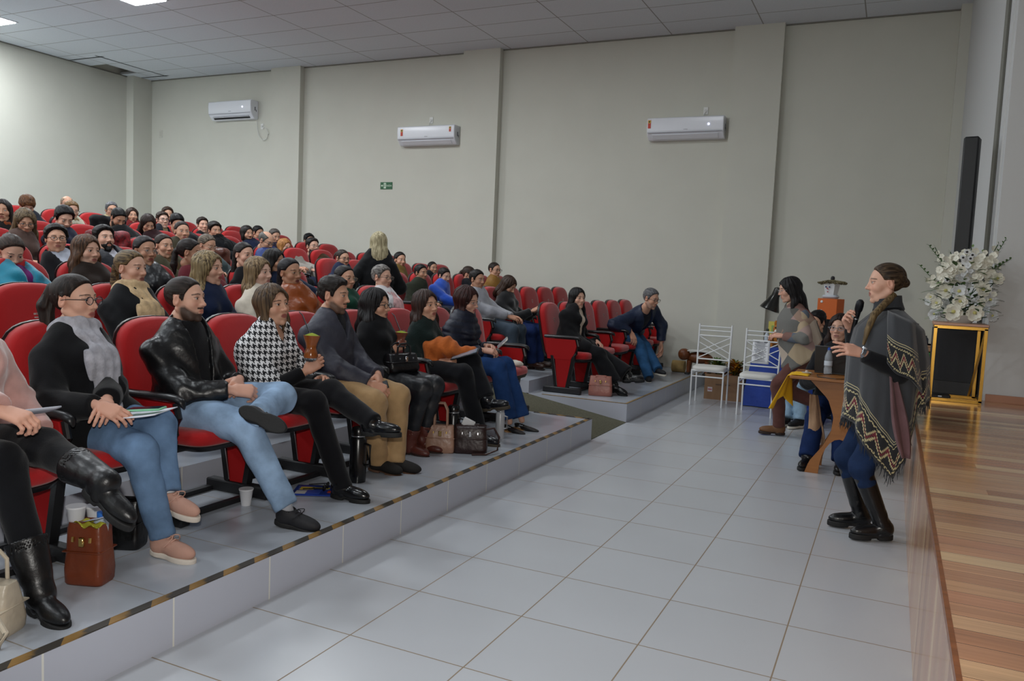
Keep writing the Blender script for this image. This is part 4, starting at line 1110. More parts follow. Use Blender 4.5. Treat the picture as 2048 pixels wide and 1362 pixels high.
# ------------------------------------------------------------------ the audience
def tier_z(r): return Z1+TR*(r-1)
def seat_y(r, i): return NEAR0+PITCH_Y*i if (i < 20) else FAR0+PITCH_Y*(i-20)
def loc(root, p): return tuple(np.asarray(p)-np.asarray(root))
PEOPLE = {}
def seated(key, r, i, px, py, label, dy=0.0, hx=None, q=None, pix=None, **sp):
    """someone in row r, place i; the head centre is seen at px, py of the photograph"""
    ys = seat_y(r, i); root = np.array([SEATX-DR*(r-1), ys, tier_z(r)])
    e = empty('person', root, 0, label, 'person', 'people in the audience')
    sp['head'] = loc(root, at(px, py, Y=ys+dy))
    sp['hip'] = sp.get('hip', (0.0, dy*0.35, 0.555 if sp.get('male') else 0.54))
    for k, (x, y, d) in (pix or {}).items(): sp[k] = loc(root, at(x, y, Y=ys+d))
    sp['q'] = q if q is not None else (0 if r == 1 else 1 if r <= 3 and i < 20 else 2)
    sp.setdefault('seed', (hash_(key) % 97)/7.0)
    J = person(e, sp); J['root'] = root; PEOPLE[key] = J
    return J
def hash_(s):
    h = 0
    for c in s: h = (h*31+ord(c)) & 0xffff
    return h
def houndstooth():
    m, nt, b = newmat('houndstooth'); L = nt.links
    tc = nt.nodes.new('ShaderNodeTexCoord'); sp = nt.nodes.new('ShaderNodeSeparateXYZ'); L.new(tc.outputs['Object'], sp.inputs[0])
    def mth(op, a, bv=None):
        n = nt.nodes.new('ShaderNodeMath'); n.operation = op
        for i, x in enumerate([a, bv]):
            if x is None: continue
            if isinstance(x, (int, float)): n.inputs[i].default_value = x
            else: L.new(x, n.inputs[i])
        return n.outputs[0]
    U_ = mth('ADD', mth('MULTIPLY', sp.outputs['X'], 0.9), mth('MULTIPLY', sp.outputs['Y'], 0.75)); S_ = 8/0.036
    i = mth('FLOOR', mth('MULTIPLY', U_, S_)); j = mth('FLOOR', mth('MULTIPLY', sp.outputs['Z'], S_))
    def fmod(a, n): return mth('FLOORED_MODULO', a, n)
    w = mth('LESS_THAN', fmod(i, 8.0), 4.0); f = mth('LESS_THAN', fmod(j, 8.0), 4.0); t = mth('LESS_THAN', fmod(mth('ADD', i, j), 4.0), 2.0)
    v = mth('ADD', mth('MULTIPLY', t, w), mth('MULTIPLY', mth('SUBTRACT', 1.0, t), f))
    mx = nt.nodes.new('ShaderNodeMix'); mx.data_type = 'RGBA'; L.new(v, mx.inputs[0]); mx.inputs[6].default_value = (*srgb('dedee0'), 1); mx.inputs[7].default_value = (*srgb('17181d'), 1)
    L.new(mx.outputs[2], b.inputs['Base Color']); b.inputs['Roughness'].default_value = 0.9; return m
def plaid(cols, scale=0.13, rot=0.6):
    """irregular colour blocks of a checked shawl"""
    m, nt, b = newmat('plaid'); L = nt.links
    tc = nt.nodes.new('ShaderNodeTexCoord'); mp = nt.nodes.new('ShaderNodeMapping'); mp.inputs['Rotation'].default_value = (rot, 0.3, rot); mp.inputs['Scale'].default_value = (1/scale,)*3
    sn = nt.nodes.new('ShaderNodeVectorMath'); sn.operation = 'FLOOR'
    L.new(tc.outputs['Object'], mp.inputs[0]); L.new(mp.outputs[0], sn.inputs[0])
    wn = nt.nodes.new('ShaderNodeTexWhiteNoise'); L.new(sn.outputs[0], wn.inputs['Vector'])
    cr = nt.nodes.new('ShaderNodeValToRGB'); cr.color_ramp.interpolation = 'CONSTANT'; e = cr.color_ramp.elements
    e[0].color = (*srgb(cols[0]), 1); e[1].position = 1/len(cols); e[1].color = (*srgb(cols[1]), 1)
    for k in range(2, len(cols)): x = e.new(k/len(cols)); x.color = (*srgb(cols[k]), 1)
    L.new(wn.outputs[0], cr.inputs[0]); L.new(cr.outputs[0], b.inputs['Base Color']); b.inputs['Roughness'].default_value = 0.95
    return m
def stripes(c1, c2, w, axis='X'):
    m, nt, b = newmat('striped_cloth'); L = nt.links
    tc = nt.nodes.new('ShaderNodeTexCoord'); sp = nt.nodes.new('ShaderNodeSeparateXYZ'); L.new(tc.outputs['Object'], sp.inputs[0])
    a = nt.nodes.new('ShaderNodeMath'); a.operation = 'MULTIPLY'; a.inputs[1].default_value = 1/w; L.new(sp.outputs[axis], a.inputs[0])
    f = nt.nodes.new('ShaderNodeMath'); f.operation = 'FRACT'; L.new(a.outputs[0], f.inputs[0])
    g = nt.nodes.new('ShaderNodeMath'); g.operation = 'LESS_THAN'; g.inputs[1].default_value = 0.5; L.new(f.outputs[0], g.inputs[0])
    mx = nt.nodes.new('ShaderNodeMix'); mx.data_type = 'RGBA'; L.new(g.outputs[0], mx.inputs[0]); mx.inputs[6].default_value = (*srgb(c1), 1); mx.inputs[7].default_value = (*srgb(c2), 1)
    L.new(mx.outputs[2], b.inputs['Base Color']); b.inputs['Roughness'].default_value = 0.9; return m

# front row
def front_row():
    # P0: only the shoulder, arm and legs are inside the picture
    seated('P0', 1, 0, -70, 585, 'person at the left edge in pink coat and black boots, notebook on the knee',
           look=(5, -25, 0), hair='tied', hair_col='3a2618', skin='fair', turn=10,
           pix=dict(handR=(14, 828, -0.14), handL=(86, 868, 0.22), ankR=(98, 1138, -0.10), ankL=(236, 978, 0.0), kneeR=(72, 935, -0.10), kneeL=(138, 900, 0.05)), ground='R', gripR=(0.7, 0.2, 0.8, ''), gripL=(0.25, 0.4, 0.2, ''), hxR=(0.8, 0.35, -0.25), hzR=(0.2, -0.3, 0.9), hxL=(0.8, -0.1, -0.5),
           top=dict(col='c39a93', e=0.03, kind='fleece', name='coat', open='c9bfae', openw=0.08, opend=0.5, coat=0.35),
           legs=dict(col='0d0e12', e=0.012, cuff=0.10), shoes=dict(kind='mid', rt=0.072, col='0b0b0d', rough=0.38, sole='0c0c0d', dirR=(0.95, -0.12, -0.12), dirL=(0.86, 0.1, -0.5), upR=(0, 0, 1), upL=(-0.35, 0.0, 1)))
    seated('P1', 1, 1, 150, 602, 'person with dark ponytail and glasses, pale checked scarf, black coat and jeans',
           look=(18, 0, 0), hair='pony', len=0.30, hair_col='1d130e', skin='fair', glasses='16161c', lips='a8605a', turn=5, jaw=0.95,
           pix=dict(handR=(196, 812, -0.19), handL=(214, 800, -0.12), ankR=(326, 1062, -0.04), ankL=(336, 985, 0.03), kneeR=(278, 900, -0.08), kneeL=(318, 850, 0.10)), ground='R', gripR=(0.45, 0.2, 0.5, ''), gripL=(0.40, 0.2, 0.4, ''), elbL=(0.1, 0.3, -0.9), hxR=(0.80, 0.35, -0.30), hzR=(0.3, -0.6, 0.8), hxL=(0.60, -0.65, -0.3), hzL=(0.3, 0.2, 0.9),
           top=dict(col='0d0e11', e=0.034, kind='fabric', name='coat', open='c8c4c4', openw=0.05, opend=0.5, cuff=0.01, collar=0.03, coat=0.30),
           scarf=dict(col='a3a3ab', r=0.040, tails=((0.3, 0.50, 0.052), (-0.9, 0.44, 0.048))),
           legs=dict(col='647f9f', kind='denim', e=0.014, cuff=0.0), shoes=dict(kind='sneaker', col='b98f7e', rough=0.8, sole='cfc6ba', lace='c79c8a', sock='d0d0d2', dirR=(0.95, 0.05, -0.05), dirL=(0.93, 0.1, -0.16), upR=(0.1, 0, 1), upL=(0.15, 0, 1)))
    seated('P2', 1, 2, 372, 600, 'person with short beard in black leather jacket, ankle resting on the other knee',
           male=True, look=(17, 2, 0), hair='crop', hair_col='241b16', buzz=0.8, stubble=0.7, skin='fair', turn=2, bulk=1.08, jaw=1.05,
           pix=dict(handR=(466, 780, 0.0), handL=(478, 762, 0.12), ankR=(580, 1012, -0.02), ankL=(512, 832, -0.14), kneeR=(545, 872, -0.05), kneeL=(580, 795, 0.22)), ground='R', gripR=(0.75, 0.1, 0.5, ''), gripL=(0.8, 0.1, 0.5, ''), hxR=(0.6, 0.8, -0.1), hzR=(0.5, -0.5, 0.7), hxL=(0.6, -0.8, -0.2), hzL=(0.5, 0.5, 0.7),
           top=dict(col='0c0c0e', e=0.030, kind='leather', name='jacket', open='101013', openw=0.07, opend=0.55, collar=0.02, hem=-0.16, rumple=1.2),
           legs=dict(col='8aa3bf', kind='denim', e=0.018, cuff=0.02, name='jeans'), thigh=1.08,
           shoes=dict(kind='sneaker', col='15151a', rough=0.7, sole='121212', lace='16161a', sock='a8aab0', dirR=(0.92, 0.22, -0.16), dirL=(0.90, 0.30, -0.35), upL=(-0.55, 0.95, -0.30), upR=(0.15, 0, 1)))
    seated('P3', 1, 3, 546, 612, 'person in a black and white houndstooth poncho and pink necktie holding a mate gourd',
           look=(-6, 4, 4), hair='bob', len=0.17, hair_col='3b2a1e', streak='6e5840', skin='light', lips='9c5750', brow='2a1c14', turn=2, fat=0.15, vol=1.05,
           pix=dict(handR=(612, 742, 0.02), handL=(640, 760, 0.15), ankR=(693, 940, -0.06), ankL=(742, 842, 0.02), kneeR=(664, 812, -0.08), kneeL=(692, 785, 0.07)), ground='R', gripR=(0.75, 0.2, 0.7, ''), gripL=(0.4, 0.2, 0.5, ''), hxR=(0.55, 0.45, 0.55), hzR=(0.6, -0.7, 0.2),
           top=dict(col='d8d8da', e=0.040, name='poncho', mat=houndstooth(), nosleeve='LR', cape=True, usleeve='0d0d10', hem=-0.02, vneck=0.06),
           legs=dict(col='0c0c10', e=0.014, cuff=-0.03), shoes=dict(kind='ankle', col='0d0d0f', rough=0.22, sole='0c0c0c', dirR=(0.93, 0.1, -0.05), dirL=(0.97, 0.16, 0.05), upR=(0, 0, 1), upL=(-0.25, 0.0, 1)))
    seated('P4', 1, 4, 668, 592, 'person with short hair and goatee in a slate jacket and khaki trousers, hands clasped',
           male=True, look=(14, -4, 0), hair='quiff', hair_col='1c1613', skin='light', stubble=0.6, turn=4, bulk=1.10, buzz=0.5,
           pix=dict(handR=(742, 768, -0.02), handL=(757, 752, 0.10), ankR=(757, 905, -0.03), ankL=(792, 898, 0.05), kneeR=(762, 812, -0.12), kneeL=(810, 798, 0.16)), ground='LR', gripR=(0.6, 0.15, 0.5, ''), gripL=(0.65, 0.1, 0.5, ''), hxR=(0.7, 0.55, -0.4), hzR=(0.5, -0.5, 0.7), hxL=(0.6, -0.6, -0.5), hzL=(0.5, 0.5, 0.7),
           top=dict(col='33343f', e=0.034, kind='nylon', name='jacket', collar=0.045, hem=-0.10, rumple=1.4, vneck=0.10, under='14151a'),
           legs=dict(col='a5865f', e=0.018, cuff=-0.03), thigh=1.12, shoes=dict(kind='shoe', col='14110f', rough=0.8, sole='5a4030', dirR=(0.90, 0.1, -0.10), dirL=(0.93, 0.25, -0.12), upR=(0.1, 0, 1), upL=(0.12, 0, 1)))
    seated('P5', 1, 5, 752, 612, 'person with long black hair and glasses holding a mate gourd, brown ankle boots',
           look=(8, 0, 0), hair='long', len=0.25, vol=1.12, hair_col='0e0a0b', skin='light', glasses='101012', lips='8c5048', turn=4,
           pix=dict(handR=(783, 700, 0.0), handL=(806, 722, 0.14), ankR=(819, 884, -0.06), ankL=(845, 872, 0.08), kneeR=(848, 778, -0.07), kneeL=(872, 772, 0.09)), ground='LR', gripR=(0.7, 0.2, 0.7, ''), gripL=(0.6, 0.2, 0.5, ''), hxR=(0.55, 0.55, 0.4), hzR=(0.6, -0.7, 0.1),
           top=dict(col='0e0f12', e=0.034, name='coat', collar=0.05, coat=0.25, cuff=0.01),
           legs=dict(col='14161b', kind='leather', e=0.010, cuff=0.06), shoes=dict(kind='ankle', rt=0.056, col='5a2a20', rough=0.4, sole='2a1812', dirR=(0.93, 0.02, -0.12), dirL=(0.95, 0.05, -0.10), upR=(0, 0, 1), upL=(0, 0, 1), size=0.95))
    seated('P6', 1, 6, 852, 612, 'person with long brown hair, dark green top, orange knitted cloth on the lap',
           look=(-14, 2, 5), hair='long', len=0.30, vol=1.05, hair_col='2c1a14', skin='light', lips='a05c52', turn=2, fat=0.1,
           pix=dict(handR=(890, 722, -0.04), handL=(912, 702, 0.13), ankR=(963, 855, -0.05), ankL=(974, 800, 0.0), kneeR=(950, 750, -0.08), kneeL=(962, 722, 0.06)), ground='R', gripR=(0.55, 0.2, 0.6, ''), gripL=(0.6, 0.2, 0.5, ''), hxR=(0.85, 0.45, 0.05), hzR=(0.2, -0.5, 0.8), hxL=(0.8, -0.3, -0.2),
           top=dict(col='14211f', e=0.022, kind='knit', name='sweater', cuff=0.10),
           legs=dict(col='0d0e13', e=0.016, cuff=0.02, flare=0.01), shoes=dict(kind='ankle', col='16171b', rough=0.2, sole='3c3428', dirR=(0.93, 0.05, -0.05), dirL=(0.92, 0.02, 0.18), upR=(0, 0, 1), upL=(-0.3, -0.15, 1), size=0.97))
    seated('P7', 1, 7, 934, 602, 'person with reddish brown hair in quilted navy jacket and strappy heels, holding a phone',
           look=(-2, -12, 10), hair='bob', len=0.22, hair_col='2e1512', skin='fair', glasses='8a8078', thin=True, lips='b05a5a', turn=2, vol=1.08,
           pix=dict(handR=(966, 700, -0.04), handL=(975, 692, 0.10), ankR=(1022, 842, -0.06), ankL=(1050, 832, 0.08), kneeR=(1005, 736, -0.07), kneeL=(1024, 732, 0.08)), ground='LR', gripR=(0.55, 0.2, 0.6, ''), gripL=(0.6, 0.2, 0.5, ''), hxR=(0.8, 0.45, -0.1), hxL=(0.8, -0.4, 0.0),
           top=dict(col='12182a', e=0.036, kind='nylon', name='jacket', puff=0.05, rumple=0.6, collar=0.02, hem=-0.08),
           legs=dict(col='1f3a66', kind='denim', e=0.014, cuff=0.03, flare=0.02), bare=True, shoes=dict(kind='sandal', col='141214', rough=0.5, sole='b58a5a', dirR=(0.94, -0.1, -0.22), dirL=(0.97, 0.05, -0.2), upR=(0.1, 0, 1), upL=(0.1, 0, 1), size=0.93))
    # far block
    J = seated('Q1', 1, 20, 1155, 597, 'person with long black hair, long black coat over cream top, notepad on lap',
           look=(-32, -2, 0), dy=0.22, hair='long', len=0.30, hair_col='0c090a', skin='fair', turn=-12, q=1,
           pix=dict(handR=(1180, 690, 0.10), handL=(1196, 684, 0.25), ankR=(1228, 770, 0.0), ankL=(1258, 752, 0.12)),
           kneR=(0.8, 0.0, 1.0), kneL=(0.8, 0.2, 1.0), gripR=(0.6, 0.2, 0.5, ''), hxR=(0.85, 0.45, -0.3), hxL=(0.7, -0.6, -0.3),
           top=dict(col='0b0b0e', e=0.036, name='coat', open='c9b8a6', openw=0.06, opend=0.6, ucol=True, coat=0.6, hem=-0.2),
           legs=dict(col='0c0c10', e=0.03, cuff=0.02, flare=0.03), shoes=dict(kind='ankle', col='121214', rough=0.25, sole='101010', dirR=(0.9, -0.1, -0.2), dirL=(0.95, 0.2, 0.1)))
    # man rising from the last seat by the wall
    root = np.array([SEATX+0.05, 10.75, Z1])
    e = empty('person', root, 0, 'person with grey hair and glasses bent forward in navy jacket, rising near the wall', 'person', 'people in the audience')
    L_ = lambda x, y, Y: loc(root, at(x, y, Y=Y))
    J = person(e, dict(q=1, seed=3.3, male=True, hs=1.08, bulk=1.15, head=L_(1302, 598, 10.35), hip=(0.02, 0.0, 0.55), look=(-22, -14, 0), turn=-30, hair='short', hair_col='5a5a5c', skin='light', glasses='2a2a2c', stubble=0.3,
           handR=L_(1262, 665, 10.2), handL=L_(1322, 690, 10.7), ankR=L_(1297, 752, 10.15), ankL=L_(1325, 750, 10.2), kneR=(0.6, -0.7, 1), kneL=(0.8, -0.1, 1.0), hxR=(0.5, -0.3, -0.8), hzR=(0.6, -0.5, 0.5), gripR=(0.5, 0.3, 0.4, ''),
           elbR=(-0.6, -0.6, 0.1), elbL=(0.3, 0.9, 0.2),
           top=dict(col='14223c', e=0.034, kind='nylon', name='jacket', open='1b1e28', openw=0.08, opend=0.5, collar=0.03), legs=dict(col='2f567e', kind='denim', e=0.022, cuff=-0.03), thigh=1.15,
           shoes=dict(kind='sneaker', col='121216', rough=0.7, sole='c9c3b6', dirR=(0.3, -0.9, 0), dirL=(0.75, -0.6, 0), upR=(0, 0, 1), upL=(0, 0, 1)), leg=1.05))

# rows behind: key, row, place, px, py, label, options
G = 'person '
def rest():
    R = []
    a = R.append
    # second row
    a(('e1', 2, 3, 262, 538, G+'in the second row with a low ponytail, cream scarf and black coat', dict(look=(12, -2, 0), hair='tied', len=0.30, hair_col='3a2a1e', streak='8a7350', skin='fair', scarf=dict(col='c4a983', r=0.042, tails=((0.6, 0.40, 0.05), (-0.9, 0.36, 0.045))), top=dict(col='101114', e=0.036, name='coat', collar=0.02), legs=dict(col='7d9cc4', kind='denim'), lips='9c5c58')))
    a(('e2', 2, 4, 418, 538, G+'with long highlighted wavy hair and navy coat behind the leather jacket', dict(look=(14, 0, 4), hair='long', len=0.32, vol=1.12, hair_col='4c3a28', streak='b09a70', skin='fair', lips='a5544e', top=dict(col='141f3a', e=0.032, name='coat', collar=0.04))))
    a(('e3', 2, 5, 518, 546, G+'with long straight light brown hair in a white fleece', dict(look=(6, 0, 4), hair='long', len=0.32, hair_col='5c4632', streak='a58c68', skin='pale', lips='b87c74', top=dict(col='c9c0b0', e=0.03, kind='fleece', name='fleece_jacket', collar=0.03))))
    a(('e4', 2, 6, 580, 546, G+'with dark hair tied back and round glasses in a burnt orange leather jacket', dict(dy=-0.22, look=(-6, -3, 4), hair='tied', len=0.28, hair_col='131014', skin='tan', glasses='b89a6a', thin=True, round=True, lips='7c3f40', top=dict(col='93481a', e=0.045, kind='leather', name='jacket', collar=0.06, rumple=1.8))))
    a(('e5', 2, 7, 690, 558, G+'with dark hair and glasses in a dark green top behind the slate jacket', dict(look=(-8, -2, 0), hair='tied', len=0.0, hair_col='15100f', skin='light', glasses='9a8a6a', thin=True, top=dict(col='123a2c', e=0.022))))
    a(('i6', 2, 8, 764, 556, G+'with short grey hair and glasses in a white coat with pink scarf', dict(look=(-2, -2, 0), hair='short', vol=1.0, hair_col='4c4644', streak='98928c', skin='fair', glasses='6a5a52', scarf=dict(col='c49c9c', r=0.026, tails=((0.6, 0.40, 0.03), (-0.8, 0.36, 0.03))), top=dict(col='cfccce', e=0.034, kind='fleece', name='coat', collar=0.02))))
    a(('i8', 2, 20, 954, 560, G+'with short dark hair in a pale grey hooded sweatshirt', dict(male=True, dy=-0.12, hs=0.95, look=(-12, -4, 0), hair='short', hair_col='16110f', skin='tan', top=dict(col='8e8f96', e=0.03, kind='fleece', name='sweatshirt', collar=0.04), legs=dict(col='3b4652', e=0.02), handR=(0.34, -0.02, 0.66), handL=(0.34, 0.08, 0.66))))
    a(('i10', 2, 21, 1017, 572, G+'with brown hair looking down at a phone, black jacket and jeans', dict(look=(-8, -30, 0), hair='long', len=0.24, hair_col='33231a', skin='light', top=dict(col='0d0d10', e=0.03, kind='fleece'), legs=dict(col='1d2c55', kind='denim', e=0.02), handR=(0.36, 0.0, 0.72), handL=(0.36, 0.10, 0.72), gripR=(0.6, 0.2, 0.6, ''), gripL=(0.6, 0.2, 0.6, ''), shoes=dict(kind='shoe', col='3a2018', sole='2a1a14'))))
    # third row
    a(('d0', 3, 3, 22, 505, G+'with hair in a bun looking down, turquoise coat over a purple top', dict(look=(-12, -28, 0), hair='bun', hair_col='2e211a', skin='fair', lips='9c4e50', top=dict(col='157a93', e=0.045, kind='fleece', name='coat', open='5c1858', openw=0.05, opend=0.35, ucol=True, collar=0.05))))
    a(('d1', 3, 4, 174, 503, G+'with long straight brown hair over the shoulders, brown coat', dict(dy=-0.1, look=(0, -2, 0), hair='long', len=0.34, vol=1.08, hair_col='35231a', streak='6e4d36', skin='fair', lips='a06058', top=dict(col='261c17', e=0.03, name='coat'))))
    a(('d2', 3, 5, 290, 503, G+'with dark hair in a high bun and rimless glasses, black biker jacket', dict(dy=-0.2, look=(-8, -2, 0), hair='bun', hair_col='181214', skin='tan', glasses='8a7a74', thin=True, lips='8c4a44', top=dict(col='101116', e=0.03, kind='leather', collar=0.05))))
    a(('f4', 3, 6, 380, 506, G+'with pins in dark hair turned away, behind the highlighted hair', dict(dy=-0.25, look=(35, -6, 0), hair='tied', len=0.2, hair_col='1a1210', skin='tan', top=dict(col='5a1c24', e=0.03))))
    a(('g6', 3, 7, 488, 511, G+'with smooth dark ponytail in a black sweater, beside the brown leather seat cover', dict(dy=-0.2, look=(-4, -4, 0), hair='tied', len=0.34, hair_col='1c1514', skin='fair', lips='9a5c54', top=dict(col='0c0c10', e=0.024, collar=0.03))))
    a(('g7', 3, 8, 549, 523, G+'with dark wavy shoulder-length hair partly hidden by the orange jacket', dict(dy=-0.3, look=(12, -6, 0), hair='long', len=0.22, vol=1.1, hair_col='15100f', skin='tan', top=dict(col='101a30', e=0.03))))
    a(('i3', 3, 20, 842, 547, 'child with short dark hair in an olive jacket beside the child in blue', dict(male=True, hs=0.9, dy=0.2, look=(-14, 0, 0), hair='short', hair_col='0f0c0c', skin='tan', top=dict(col='22261a', e=0.034), hip=(0, 0.05, 0.50))))
    a(('i5', 3, 21, 888, 553, 'child with short dark hair in a bright blue sweatshirt', dict(male=True, hs=0.9, dy=0.2, look=(-14, -12, 0), hair='short', hair_col='1a1210', skin='fair', top=dict(col='1846a8', e=0.034, kind='fleece'), hip=(0, 0.05, 0.50), handR=(0.38, 0.05, 0.60), handL=(0.38, 0.12, 0.60))))
    a(('i7', 3, 23, 937, 550, G+'with brown hair tied back looking down, behind the grey sweatshirt', dict(look=(10, -22, 0), hair='tied', len=0.1, hair_col='2e211a', skin='light', top=dict(col='14161c', e=0.03))))
    a(('i9', 3, 24, 989, 541, G+'with short dark hair and glasses in a mustard jacket near the pilaster', dict(male=True, look=(-16, -3, 0), hair='crop', hair_col='241a14', skin='light', glasses='2c2420', top=dict(col='8a6226', e=0.034, collar=0.03, kind='nylon'))))
    # fourth row
    a(('c1', 4, 5, 112, 479, G+'with short dark hair and black glasses, black blazer over a white top', dict(dy=-0.2, look=(-24, 2, 0), hair='short', vol=1.7, hair_col='120e0d', skin='light', glasses='101012', fat=0.5, lips='9a5a50', bulk=1.15, top=dict(col='0d0e12', e=0.034, open='a4a8b4', openw=0.08, opend=0.5))))
    a(('c2', 4, 6, 208, 479, G+'with dark hair and beard, dark jacket over a white hood', dict(male=True, dy=-0.25, look=(-10, 8, 0), hair='quiff', vol=1.3, hair_col='120e0e', beard='short', skin='fair', top=dict(col='12151f', e=0.04, kind='nylon', open='c8c8d2', openw=0.045, opend=0.3, ucol=True))))
    a(('d3', 4, 7, 328, 493, G+'drinking through a pink straw from a purple tumbler, olive parka', dict(dy=-0.2, look=(-8, -2, 0), hair='tied', hair_col='241812', len=0.1, skin='light', top=dict(col='3f3b2c', e=0.036, open='4c3a24', collar=0.05), handR=(0.34, 0.02, 0.78), handL=(0.30, 0.12, 0.74), gripR=(0.7, 0.1, 0.6, ''))))
    a(('f3', 4, 8, 414, 492, G+'with greying brown hair tied back and large clear glasses looking down', dict(dy=-0.2, look=(2, -16, 0), hair='tied', len=0.0, hair_col='40342a', streak='8a7c6c', skin='light', glasses='a89888', thin=True, top=dict(col='3d4a4c', e=0.03))))
    a(('h2', 4, 20, 685, 518, G+'with receding hair, glasses and stubble in a navy jacket, paper in hand', dict(male=True, look=(-16, -4, 0), hair='crop', buzz=0.6, hair_col='2a201a', stubble=0.6, skin='light', glasses='18181a', top=dict(col='16203a', e=0.034, collar=0.03), handR=(0.36, 0.0, 0.66))))
    a(('i2', 4, 22, 800, 521, G+'with dark hair in a bun and mustard jacket beside the long blonde hair', dict(dy=0.2, look=(-24, -2, 0), hair='bun', hair_col='14100f', skin='light', lips='8a4a40', top=dict(col='6a5224', e=0.034))))
    a(('i4', 4, 23, 865, 537, 'child with cropped black hair behind the two others, dark top', dict(male=True, hs=0.86, dy=0.25, look=(-26, 0, 0), hair='crop', hair_col='0e0b0b', buzz=0.9, skin='tan', top=dict(col='15171c', e=0.03), hip=(0, 0.05, 0.50))))
    # fifth row
    a(('b1', 5, 5, 50, 444, G+'with long light brown hair and glasses looking down near the left edge', dict(dy=0.15, look=(-22, -22, 0), hair='long', len=0.30, vol=1.05, hair_col='4c3b2a', streak='7d6a4e', skin='light', glasses='33302e', top=dict(col='4c3a34', e=0.03))))
    a(('b2', 5, 6, 128, 438, G+'with short black hair looking down in a dark blue jacket', dict(dy=0.1, look=(-14, -24, 0), hair='short', vol=1.5, hair_col='0c0a0b', skin='fair', top=dict(col='15182c', e=0.034, collar=0.04))))
    a(('c3', 5, 8, 364, 464, G+'with hair pulled back in an olive padded coat over a black turtleneck', dict(dy=0.25, look=(-24, -2, 0), hair='tied', len=0.1, hair_col='241a16', skin='light', lips='a0605a', fat=0.3, top=dict(col='3a3426', e=0.045, open='0d0c0e', openw=0.06, opend=0.5, ucol=True, collar=0.04))))
    a(('g3', 5, 20, 532, 483, G+'with balding grey hair and dark glasses looking down, bright blue jacket', dict(male=True, dy=-0.2, hs=1.08, bulk=1.15, look=(2, -24, 0), hair='rim', hair_col='55524e', skin='light', glasses='15151a', top=dict(col='17306e', e=0.036, kind='nylon', collar=0.03))))
    a(('g5', 5, 21, 569, 495, G+'with straight ginger hair and a white collar', dict(dy=0.0, look=(-8, -6, 0), hair='bob', len=0.18, hair_col='a0622e', streak='cf9458', skin='fair', top=dict(col='9a948c', e=0.03, kind='knit', collar=0.05))))
    a(('h1', 5, 22, 625, 494, G+'with dark beard and glasses in a brown pullover, arms folded', dict(male=True, hs=1.08, bulk=1.15, look=(-16, 3, 0), hair='quiff', hair_col='1c1512', beard='full', beard_col='15100e', skin='fair', glasses='8a8078', top=dict(col='3f2a14', e=0.03, kind='knit', collar=0.035), handR=(0.24, 0.18, 0.72), handL=(0.24, -0.14, 0.70))))
    # sixth row, unbroken
    a(('a1', 6, 6, 5, 423, G+'with long dark hair and orange scarf, cut by the left edge', dict(look=(-38, 0, 0), hair='long', len=0.26, hair_col='1c1311', skin='tan', lips='8a4a40', scarf=dict(col='7a3a1c', r=0.035, tails=()), top=dict(col='1a1614', e=0.034))))
    a(('b3', 6, 9, 236, 437, G+'with short black hair and beard looking down in a black sweater', dict(male=True, dy=-0.1, look=(-8, -34, 0), hair='short', hair_col='0c0a0a', stubble=0.8, skin='tan', top=dict(col='0b0c0f', e=0.03), bulk=1.1)))
    a(('b4', 6, 10, 296, 448, G+'with long brown hair falling forward, head bowed', dict(dy=-0.2, look=(-24, -30, 0), hair='long', len=0.32, vol=1.05, hair_col='241612', skin='light', top=dict(col='2a1216', e=0.03))))
    a(('b7', 6, 11, 353, 447, G+'wearing a black cap behind the olive padded coat', dict(dy=-0.3, look=(-20, -25, 0), hair='short', vol=1.5, hair_col='08080a', skin='light', top=dict(col='101014', e=0.034))))
    a(('f2', 6, 12, 429, 462, G+'with tousled dark hair and beard, thick black scarf and coat', dict(male=True, dy=-0.25, look=(-16, -4, 0), hair='quiff', vol=1.4, hair_col='1a1310', beard='short', skin='light', scarf=dict(col='101114', r=0.045, tails=((0.5, 0.4, 0.06),)), top=dict(col='0d0e12', e=0.036))))
    a(('g1', 6, 13, 494, 468, G+'with chin-length dark hair and beard in a navy jacket', dict(male=True, dy=-0.2, look=(-14, -2, 0), hair='bob', len=0.08, hair_col='17110f', stubble=0.9, skin='light', top=dict(col='111a34', e=0.034, collar=0.03))))
    a(('g4', 6, 14, 549, 474, G+'with short greying hair in a dark plum jacket behind the bright blue jacket', dict(male=True, dy=-0.2, look=(-18, -10, 0), hair='short', hair_col='4a4440', skin='light', top=dict(col='221c2c', e=0.034))))
    # seventh and eighth rows
    a(('a2', 7, 8, 54, 411, G+'with reddish hair bowing the head, dark grey jacket, against the back wall', dict(male=True, dy=-0.1, look=(-20, -35, 0), hair='fringe', vol=1.1, hair_col='4a2c18', streak='7a5030', skin='fair', top=dict(col='161b28', e=0.036))))
    a(('a4', 7, 9, 143, 422, G+'with light brown hair, patterned beige scarf and cream jacket', dict(dy=-0.15, look=(-16, -10, 0), hair='short', hair_col='6a5030', skin='fair', glasses='7a6a60', scarf=dict(col='8e7c5e', r=0.035, tails=((0.6, 0.4, 0.05), (-0.5, 0.4, 0.05))), top=dict(col='bcb7a4', e=0.034))))
    a(('b5', 7, 11, 325, 441, G+'with brown hair and glasses, dark jacket over a tan shirt', dict(male=True, dy=0.15, look=(-16, 2, 0), hair='quiff', hair_col='2a1c14', skin='pale', glasses='2c2c30', top=dict(col='141720', e=0.034, open='8c7a58', openw=0.05, opend=0.35, ucol=True))))
    a(('f1', 7, 13, 405, 451, G+'with brown hair in a black blazer, head above the tousled black scarf', dict(male=True, dy=-0.2, look=(-20, 2, 0), hair='quiff', hair_col='261a14', skin='fair', top=dict(col='101216', e=0.034, vneck=0.2, under='8a6f64'))))
